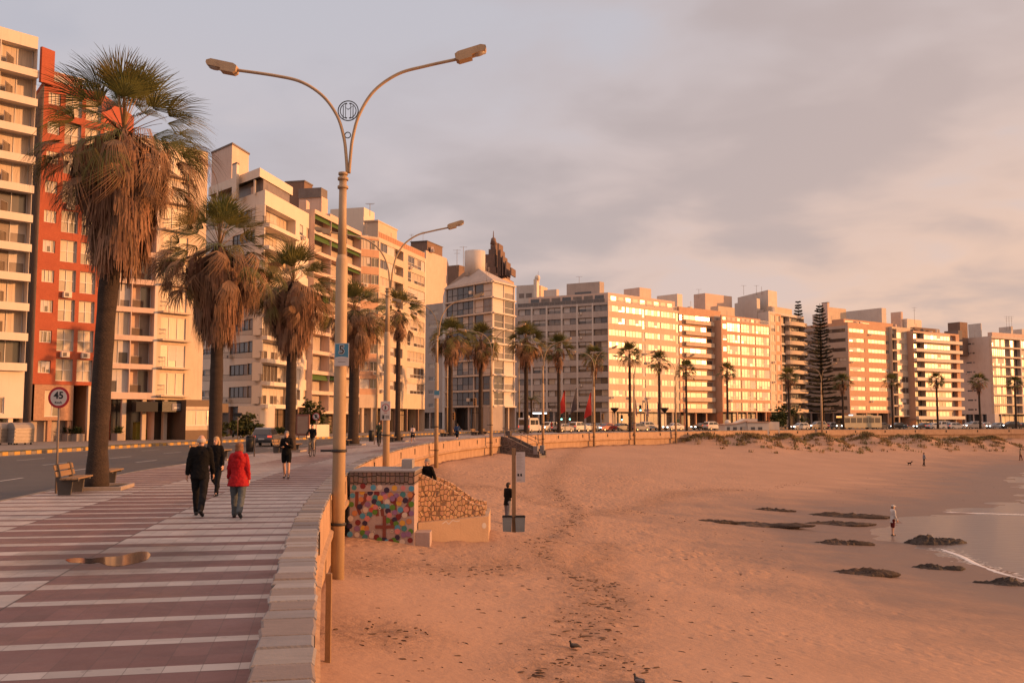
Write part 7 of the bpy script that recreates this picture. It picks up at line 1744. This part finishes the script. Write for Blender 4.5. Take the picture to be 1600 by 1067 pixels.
person('ginger-haired woman in a bright red hooded jacket and jeans walking away', g, .12, 1.64, th=(14,-15), kn=(3,26), ar=(10,-8), el=(14,20), ab=(14,12), top=redc, bot=jean, shoe=shoek, hair='bob', hairm=h_ging, hem=.74, flare=1.36, bulk=1.14, hood=True, fem=True, lean=3, vox=.010)
g = gp(337, 774)
person('fair-haired woman in black walking towards the camera behind the bald man', g, math.pi - .1, 1.66, th=(16,-6), kn=(6,52), ar=(-6,6), el=(20,(60,20)), ab=(10,12), top=blk_, bot=blk2, shoe=shoek, hair='long', hairm=h_blond, hem=.72, flare=1.25, fem=True, head_turn=-12, vox=.010, bulk=1.04)
g = gp(447, 748)
person('jogger in a black top and black shorts running towards the camera', g, math.pi + .05, 1.70, th=(12,-8), kn=(10,22), ar=(8,-5), el=((105,38),(95,30)), ab=(14,14), top=blk_, bot=blk_, legs='short', shoe=shoek, hair='tied', hairm=h_grey, hem=.84, fem=True, vox=.011)
cy = gp(488, 713); cyt, _ = person('cyclist in a dark jacket riding towards the camera', (cy.x, cy.y, .18), math.pi, 1.72, th=(60,28), kn=(75,30), ar=(42,42), el=(12,12), ab=(16,16), top=blk2, bot=tan, shoe=shoek, hair='short', hairm=h_dark, lean=14, vox=.014, out=(6,6))
def bicycle(loc, rz):
    t = thing('bicycle', 'dark bicycle ridden by the cyclist in the dark jacket', 'bicycle', loc, rz)
    for y in (-.52, .52):
        mb = MB(); mb.tube([(0, y + .33*math.cos(a*6.2832/24), .34 + .33*math.sin(a*6.2832/24)) for a in range(25)], .022, 6, cap=False); w = mb.build('wheel', binm, t); mb = MB()
        for a in range(8): mb.beam((0,y,.34),(0, y+.32*math.cos(a*.785), .34+.32*math.sin(a*.785)), .006, .006)
        mb.build('spoke', galv, w)
    mb = MB()
    for a, c in (((0,.52,.34),(0,.42,.86)),((0,.42,.82),(0,-.12,.34)),((0,.42,.86),(0,-.2,.84)),((0,-.12,.34),(0,-.24,.92)),((0,-.12,.34),(0,-.52,.34)),((0,-.52,.34),(0,-.2,.82))): mb.tube([a, c], .018, 8)
    mb.build('frame', ironm, t); mb = MB(); mb.tube([(-.29,.3,1.04),(-.1,.42,1.0),(.1,.42,1.0),(.29,.3,1.04)], .016, 6); mb.tube([(0,.42,.86),(0,.42,1.0)], .016, 6); mb.build('handlebar', ironm, t); mb = MB(); mb.ell((0,-.26,.95), (.08,.13,.035)); mb.build('saddle', binm, t)
bicycle((cy.x, cy.y, 0), math.pi)
sg = gp(592, 697); person('man in an olive jacket standing on an electric scooter', (sg.x, sg.y, .16), math.pi + .1, 1.76, th=(4,-4), kn=(2,6), ar=(28,28), el=(40,40), ab=(6,6), top=grnc, bot=blk2, shoe=shoek, hair='short', hairm=h_dark, vox=.014, face=False)
t = thing('scooter', 'black electric scooter under the man in the olive jacket', 'scooter', sg, math.pi + .1); mb = MB(); mb.bbox(-.09,.09,-.4,.35,.1,.155,0,.02); mb.build('deck', binm, t); mb = MB(); mb.tube([(0,.42,.12),(0,.34,1.08)], .025, 8); mb.tube([(-.22,.34,1.08),(.22,.34,1.08)], .018, 6); mb.build('handlebar', ironm, t)
for y in (-.45, .45): mb = MB(); mb.tube([(-.025,y,.1),(.025,y,.1)], .1, 14); mb.build('wheel', binm, t)
g = gp(645, 692.5); person('runner in a pale pink top and dark shorts running away', g, .25, 1.66, th=(26,-14), kn=(12,60), ar=(-25,25), el=(80,80), ab=(12,12), top=pinkc, sleeve=0, bot=blk2, legs='short', shoe=shoew, hair='pony', hairm=h_dark, hem=.86, fem=True, vox=.014, face=False)
g = gp(714, 691); person('jogger in a blue top seen from behind over the curved wall', g, -.35, 1.80, th=(24,-14), kn=(12,50), ar=(-20,20), el=(70,70), ab=(14,14), top=bluec, bot=blk2, legs='mid', shoe=shoek, hair='short', hairm=h_dark, hem=.84, vox=.014, face=False, bulk=1.06)
Yp_ = 32.6; z0 = zp(667, 716, Yp_) - 1.76; person('man in a black jacket on the mural stairs, seen from the waist up', (xp(668,Yp_)+.05, Yp_, z0), math.pi - .7, 1.76, th=(8,-6), kn=(14,4), ar=(-16,-10), el=(12,10), ab=(16,14), top=blk_, bot=blk2, shoe=shoek, hair='short', hairm=h_grey, hem=.70, flare=1.15, lean=4, vox=.012, bulk=1.08)
b = gs(793, 818); person('man in a black jacket and grey trousers standing behind the notice post', b, -.9, 1.76, th=(3,-3), kn=(2,3), ar=(0,10), el=((40,20),(70,30)), ab=(8,8), top=blk_, bot=cloth('grey', (.22,.22,.24)), shoe=shoek, hair='short', hairm=h_dark, hem=.78, flare=1.1, vox=.013, bulk=1.08)
b = gs(1395.5, 837.5); person('man in a white shirt, white cap and wine-red shorts facing the water', b, -math.pi/2 + .1, 1.78, th=(3,-4), kn=(2,4), ar=(2,6), el=((10,0),(14,0)), ab=(6,6), top=whitec, bot=wine, legs='mid', shoe=shoek, hair='short', hairm=h_grey, cap_=whitec, hem=.74, flare=1.1, vox=.012, bulk=1.04)
b = gs(1444, 728); person('distant walker in a grey-blue top with the small black dog', b, -math.pi/2, 1.74, th=(8,-8), kn=(4,10), top=cloth('greyblue', (.22,.24,.28)), bot=blk2, shoe=shoek, hair='short', hairm=h_dark, vox=.02, face=False)
b = gs(1595, 719); person('tiny distant figure by the water at the right edge', b, .4, 1.72, th=(8,-8), kn=(4,10), top=tan, bot=wine, shoe=shoek, hair='short', hairm=h_dark, vox=.02, face=False)
b = gs(1552, 686); person('tiny dark figure on the sand before the far wall at the right', b, 1.2, 1.72, th=(10,-10), kn=(4,12), top=blk2, bot=blk2, shoe=shoek, hair='short', hairm=h_dark, vox=.02, face=False)
Yq = 168; person('distant person in red on the promenade beside the white van', (xp(862,Yq),Yq,0), 1.0, 1.75, th=(8,-8), kn=(4,10), top=redc, bot=blk2, shoe=shoek, hair='short', hairm=h_dark, vox=.02, face=False); person('distant person in black beside the one in red by the van', (xp(868,Yq),Yq,0), 1.2, 1.75, th=(8,-8), kn=(4,10), top=blk_, bot=blk2, shoe=shoek, hair='short', hairm=h_dark, vox=.02, face=False)
def dog(loc, rz):
    t = thing('dog', 'small black dog walking on the sand left of the distant walker', 'dog', loc, rz); mb = MB(); cap(mb, (0,.16,.30),(0,-.16,.31),.095,.075); cap(mb, (0,.18,.34),(0,.30,.46),.06,.055); mb.ell((0,.34,.49),(.06,.08,.06)); cap(mb, (0,.38,.475),(0,.46,.46),.035,.025); cap(mb,(0,-.2,.34),(0,-.36,.46),.022,.012)
    for sx in (-1,1): cap(mb,(sx*.05,.34,.54),(sx*.065,.33,.60),.02,.008); cap(mb,(sx*.055,.15,.28),(sx*.055,.17,.14),.035,.022); cap(mb,(sx*.055,.17,.14),(sx*.055,.16,.02),.022,.018); cap(mb,(sx*.055,-.15,.28),(sx*.055,-.12,.17),.045,.025); cap(mb,(sx*.055,-.12,.17),(sx*.055,-.18,.1),.025,.018); cap(mb,(sx*.055,-.18,.1),(sx*.055,-.17,.02),.018,.018)
    remesh(mb, 'body', blk_, t, .012, 2)
dog(gs(1421, 727), -math.pi/2)
pgm = mat('pigeon_dark', (.03,.028,.03), .6); pgl = mat('pigeon_grey', (.16,.16,.18), .6)
def pigeon(loc, rz, m, wm, label):
    t = thing('pigeon', label, 'pigeon', loc, rz); t.scale = (.8,)*3; mb = MB(); cap(mb,(0,.05,.125),(0,-.07,.105),.058,.04); cap(mb,(0,-.09,.10),(0,-.19,.07),.03,.012); cap(mb,(0,.075,.15),(0,.09,.205),.033,.024); mb.ell((0,.098,.222),(.024,.03,.025)); cap(mb,(0,.12,.217),(0,.142,.210),.008,.004); remesh(mb,'body',m,t,.005,2)
    for sx in (-1,1):
        mb = MB(); mb.ell((sx*.05,-.03,.12),(.014,.10,.038)); mb.build('wing', wm, t); mb = MB(); mb.tube([(sx*.022,.01,.09),(sx*.024,.015,.0)], .005, 5); mb.build('leg', lipm, t)
pigeon(gs(897,1013) - Vector((0,0,.035)), 1.9, pgm, pgm, 'black pigeon on the sand in the foreground'); pigeon(gs(998,1068) - Vector((0,0,.035)), .9, pgm, pgl, 'grey-winged pigeon at the bottom edge of the beach')
# ================================================================ vehicles
tyre = mat('tyre', (.018,.017,.017), .8); rimm = mat('rim', (.35,.33,.32), .35, metal=.6); cgl = mat('car_glass', (.02,.02,.022), .08, spec=.9); hl = mat('headlight_lit', (.8,.8,.8), .2, emit=(1,.93,.82), estr=9); hlo = mat('headlight_off', (.55,.52,.5), .15); tlm = mat('tail_light', (.35,.02,.02), .3, emit=(1,.12,.06), estr=.9); plate = mat('plate', (.55,.52,.5), .5); trimk = mat('car_trim', (.02,.02,.02), .5)
PAINT = {n: mat('paint_' + n, c, .35, tuple(x*.9 for x in c), 3, .3, coat=.5, spec=.5) for n, c in dict(grey=(.09,.085,.09), white=(.58,.55,.52), silver=(.33,.31,.31), black=(.02,.02,.022), red=(.28,.03,.03), blue=(.05,.07,.14), sand=(.34,.27,.2)).items()}
LOW = {'hatch': ([(-1.98,.30),(-2.02,.62),(-1.96,.92),(.95,.96),(1.85,.80),(2.0,.62),(2.0,.28)], [(-1.93,.90),(-1.62,1.40),(-1.35,1.50),(.05,1.50),(.28,1.44),(1.02,.94)], .84, 1.48),
       'sedan': ([(-2.2,.32),(-2.24,.66),(-2.15,.95),(-1.5,1.0),(.95,.97),(2.0,.82),(2.2,.62),(2.2,.28)], [(-1.75,.97),(-1.05,1.40),(-.75,1.46),(.1,1.46),(.32,1.40),(1.08,.95)], .85, 1.44),
       'suv': ([(-2.1,.40),(-2.15,.8),(-2.08,1.12),(1.0,1.15),(1.95,1.02),(2.12,.8),(2.12,.36)], [(-2.04,1.08),(-1.85,1.62),(-1.6,1.74),(.05,1.74),(.32,1.66),(1.02,1.13)], .89, 1.72)}
CARM = {}
def car_meshes(kind):
    if kind in CARM: return CARM[kind]
    lo, hi, hw, _ = LOW[kind]
    def shell(prof, w0, w1, z0, z1, m=0):
        mb = MB(); n = len(prof); v = []
        for s_, ins in ((-1, .0), (-1, None), (1, None), (1, .0)):
            for x, z in prof:
                f = (z - z0)/(z1 - z0); w = w0 + (w1 - w0)*f
                if ins is not None: v.append((s_*w, x, z))
                else: v.append((s_*(w - .10), x + (.0), z + .03 if z > (z0+z1)/2 else z))
        mid = []
        v = []
        for s_ in (-1, -.86, .86, 1):
            for i, (x, z) in enumerate(prof):
                f = (z - z0)/(z1 - z0); w = (w0 + (w1 - w0)*f); b = 1 if abs(s_) < 1 else 0
                cx = x*(1.0 if b else .975); cz = z + (.035*b if f > .5 else 0); v.append((s_*w, cx, cz))
        f = [tuple(range(n))[::-1], tuple(range(3*n, 4*n))]
        for k in range(3):
            for i in range(n): j = (i+1) % n; f.append((k*n+i, k*n+j, (k+1)*n+j, (k+1)*n+i))
        mb.add(v, f, m, False); return mb
    body = shell(lo, hw*.97, hw, .28, 1.0); zb = hi[0][1]; zt = max(z for x, z in hi)
    cab = shell(hi, hw*.95, hw*.76, zb, zt); body.add(cab.v, cab.f, 0)
    # dark arches
    win = MB(); wi = .012
    def wq(a, b, c, d): win.quad(a, b, c, d)
    def wat(z): return hw*.95 + (hw*.76 - hw*.95)*((z-zb)/(zt-zb)) + wi
    pr, pf = hi[0], hi[-1]; rt = zt - .09; zl = zb + .06
    xr0, xr1 = pr[0] + .25, hi[2][0] + .05; xf0, xf1 = pf[0] - .22, hi[-2][0] - .02
    xm = (xr0 + xf0)/2 - .05
    for s_ in (-1, 1):
        for (a0, a1, b0, b1) in ((xr0, xm-.04, xr1, xm-.04), (xm+.04, xf0, xm+.04, xf1)):
            p = [(s_*wat(zl)*.99, a0, zl), (s_*wat(zl)*.99, a1, zl), (s_*wat(rt)*.99, b1, rt), (s_*wat(rt)*.99, b0, rt)]; p = p if s_ > 0 else p[::-1]; wq(*p)
    side = win.mesh('window', cgl)
    def pane(p0, p1, sgn):
        mb = MB(); (x0, z0), (x1, z1) = p0, p1; g = sgn*.03
        a, b = .1, .9; xa, za = x0 + (x1-x0)*a, z0 + (z1-z0)*a; xb, zb_ = x0 + (x1-x0)*b, z0 + (z1-z0)*b; w0 = wat(za)*.84; w1 = wat(zb_)*.84; q = [(-w0, xa+g, za+.035), (w0, xa+g, za+.035), (w1, xb+g, zb_+.035), (-w1, xb+g, zb_+.035)]; mb.quad(*(q if sgn < 0 else q[::-1])); return mb
    rear = pane(hi[0], hi[1], -1).mesh('rear_window', cgl); front = pane(hi[-1], hi[-2], 1).mesh('windscreen', cgl)
    wh_ = MB(); wh_.tube([(-.10,0,0),(-.09,0,0),(.09,0,0),(.10,0,0)], [.26,.31,.31,.26], 18); wm = wh_.mesh('wheel', tyre); rm = MB(); rm.tube([(-.105,0,0),(.105,0,0)], .18, 14); rmm = rm.mesh('rim', rimm)
    x0, x1 = lo[1][0], lo[-2][0]; zh = lo[-2][1]
    l = MB(); l.bbox(-.18,.18,-.05,.05,-.08,.08,0,.02); hm, hmo, tm = l.mesh('headlight', hl), l.mesh('headlight', hlo), l.mesh('tail_light', tlm)
    bm = MB(); bm.bbox(-hw*.9, hw*.9, x0-.06, x0+.1, .30, .52, 0, .03); bm.bbox(-hw*.9, hw*.9, x1-.1, x1+.05, .28, .5, 0, .03); bmm = bm.mesh('bumper', trimk); pm = MB(); pm.box(-.24,.24,x0-.10,x0-.062,.56,.68); pmm = pm.mesh('number_plate', plate)
    CARM[kind] = (body, side, rear, front, wm, rmm, hm, hmo, tm, bmm, pmm, lo, hw, zh); return CARM[kind]
BODY = {}
def car(kind, col, loc, rz, label, lit=True, group='cars on the waterfront road'):
    body, side, rear, front, wm, rmm, hm, hmo, tm, bmm, pmm, lo, hw, zh = car_meshes(kind); t = thing('car', label, 'car', loc, rz, group)
    if (kind, col) not in BODY: BODY[(kind, col)] = body.mesh('body', PAINT[col])
    link('body', BODY[(kind, col)], t); link('window', side, t); link('rear_window', rear, t); link('windscreen', front, t); link('bumper', bmm, t); link('number_plate', pmm, t)
    for sx in (-1, 1):
        for y in (-1.28, 1.28): w = link('wheel', wm, t, (sx*(hw-.08), y, .31)); link('rim', rmm, w)
        link('headlight', hm if lit else hmo, t, (sx*hw*.72, lo[-2][0]-.02, zh+.06)); link('tail_light', tm, t, (sx*hw*.78, lo[1][0]+.0, lo[2][1]-.10))
    return t
_A = resample(catmull(OUTP, 10), .25); _B = resample(catmull(KERBP, 10), .25)
def lane(px, fr):
    """point and direction on a lane of the road seen at image column px"""
    L_ = [_A[int(i*(len(_A)-1)/599)].lerp(_B[int(i*(len(_B)-1)/599)], fr) for i in range(600)]
    k = min(range(40, 598), key=lambda i: abs(800 + F*L_[i].x/max(L_[i].y, 1) - px)); d = (L_[k+1]-L_[k-1]).normalized(); return L_[k], math.atan2(-d.x, d.y)
p = gp(416, 696.5, -.12); _, a = lane(416, .2); car('hatch', 'grey', p, a + .10, 'dark grey hatchback seen from behind with red tail lights on the road', False)
CL = [(857,.68,'suv','white','white car with lit headlights just right of the white van',1),(879,.4,'sedan','silver','silver car behind the first red flag, seen from behind',0),(889,.7,'hatch','blue','dark blue car behind the dark flag',1),(903,.45,'suv','white','white high-roofed car between the two red flags',0),(921,.62,'sedan','silver','silver car next to the second red flag',1),(936,.8,'hatch','grey','grey car right of the second red flag',1),(948,.6,'sedan','red','dark red car with lit headlights left of the golden front',1),(970,.62,'sedan','grey','grey car with bright headlights under the golden front',1),(998,.45,'hatch','blue','blue car beside the first purple flag',0),(1012,.75,'suv','silver','pale car behind the middle purple flag',0),(1050,.6,'sedan','white','white car with lit headlights behind the green board',1),(1095,.66,'sedan','black','dark car with lit headlights left of the white hatchback',1),(1111,.55,'suv','white','bright white car left of the beach hut',0),(1247,.5,'hatch','white','white car right of the dark shrub',1),(1276,.62,'suv','sand','sunlit car under the dark pine',1),(1301,.7,'hatch','silver','pale car in the shade right of the pine',0),(1372,.6,'sedan','grey','grey car just right of the bus',1),(1400,.68,'sedan','black','dark car before the narrow golden block',1),(1440,.62,'sedan','grey','dark car left of the two white cars',1),(1462,.5,'sedan','white','first of two white cars under the white balcony bands',0),(1476,.6,'suv','white','second of two white cars under the white balcony bands',0),(1491,.5,'hatch','white','white car near the end of the white balcony bands',0),(1511,.72,'sedan','silver','silver car under the blank white flank, left',1),(1520,.55,'suv','silver','silver car under the blank white flank, middle',1),(1536,.7,'sedan','white','white car with lit headlights under the blank white flank',1),(1556,.62,'sedan','silver','silver car with lit headlights at the corner of the end block',1),(1575,.6,'suv','black','dark car before the glazed balconies',1),(1594,.66,'sedan','black','dark car cut by the right edge of the road',1)]
for px, fr, kd, col, lb, lit in CL:
    p, a = lane(px, fr); car(kd, col, (p.x, p.y, -.12), a + (math.pi if lit else 0), lb, bool(lit))
def van():
    p, a = lane(826, .28); t = thing('van', 'white van seen from behind beside the slim palms', 'van', (p.x, p.y, -.12), a + .25); mb = MB(); prof = [(-2.6,.4),(-2.65,1.0),(-2.55,2.3),(-2.35,2.45),(1.0,2.45),(1.4,2.3),(2.0,1.35),(2.7,1.1),(2.75,.4)]
    mb.prism(prof, -.98, .98, 0, 'x'); mb.build('body', PAINT['white'], t)
    for s_ in (-1,1): mb = MB(); mb.box(s_*.985-.006, s_*.985+.006, -2.2, -.2, 1.35, 2.1); mb.build('window', cgl, t); mb = MB(); mb.box(s_*.985-.006, s_*.985+.006, .0, 1.3, 1.35, 2.1); mb.build('window', cgl, t)
    mb = MB(); mb.quad((.82,-2.645,1.3),(-.82,-2.645,1.3),(-.82,-2.585,2.15),(.82,-2.585,2.15)); mb.build('rear_window', cgl, t); mb = MB(); mb.bbox(-.9,.9,-2.78,-2.6,.35,.6,0,.03); mb.build('bumper', trimk, t)
    for sx in (-1,1):
        for y in (-1.7,1.8): w = link('wheel', car_meshes('suv')[4], t, (sx*.9,y,.33)); link('rim', car_meshes('suv')[5], w)
        mb = MB(); mb.bbox(sx*.88-.08,sx*.88+.08,-2.72,-2.6,.9,1.25,0,.02); mb.build('tail_light', tlm, t)
    mb = MB(); mb.ell((0,-1.0,2.6),(.4,.4,.3)); mb.build('roof_vent', whc, t)
van()
def bus():
    p, a = lane(1340, .6); t = thing('bus', 'pale yellow-lit city bus in front of the terracotta and glass bands', 'bus', (p.x, p.y, -.12), a + math.pi); L = 5.2; mb = MB(); mb.bbox(-1.25,1.25,-L,L,.4,3.05,0,.12); mb.build('body', mat('bus_paint',(.50,.43,.30),.45), t)
    for s_ in (-1,1):
        for k in range(6): mb = MB(); y = -L+.5+k*1.6; mb.box(s_*1.255-.006, s_*1.255+.006, y, y+1.35, 1.45, 2.55); mb.build('window', gl_c if s_ > 0 else gl_d, t)
        for y in (-3.0,3.2): w = link('wheel', car_meshes('suv')[4], t, (s_*1.1,y,.42)); w.scale = (1.3,1.4,1.4)
        l = MB(); l.bbox(s_*.9-.15,s_*.9+.15,L-.03,L+.04,.7,.9,0,.02); l.build('headlight', hl, t)
    mb = MB(); mb.box(-1.1,1.1,L+.002,L+.02,1.2,2.5); mb.build('windscreen', cgl, t); mb = MB(); mb.box(-.9,.9,L+.002,L+.03,2.6,2.9); mb.build('destination_board', mat('bus_board',(.1,.05,.02),.4,emit=(1,.35,.08),estr=2.5), t)
bus()
# lit shop windows and lights under the far blocks
sg_ = mat('lit_sign_white', (.8,.8,.8), .5, emit=(.95,.98,1), estr=2.2); sgg = mat('lit_sign_green', (.3,.6,.4), .5, emit=(.55,1,.72), estr=1.2)
def litsign(px0, px1, py0, py1, Y, m, lb):
    a = ap(px0, py1, Y); c = ap(px1, py0, Y); t = thing('shop_sign', lb, 'shop sign', (a.x, Y, a.z)); mb = MB(); w, h = c.x-a.x, c.z-a.z; mb.box(0,w,0,.25,0,h,0); mb.box(.06,w-.06,-.02,0,.06,h-.06,1); mb.build('light_panel', [trimk, m], t); mb = MB(); mb.box(0,.1,.05,.15,-a.z,0); mb.box(w-.1,w,.05,.15,-a.z,0); mb.build('post', polem, t)
litsign(832, 855, 644, 647, 229, sg_, 'thin bright white shop sign under the shaded flank of the corner block')
litsign(1326, 1333, 647.5, 653, 291, sg_, 'small bluish lit sign left of the green-lit shop window'); litsign(1360, 1370, 650.5, 656, 294, sgg, 'green-lit shop window sign above the bus')
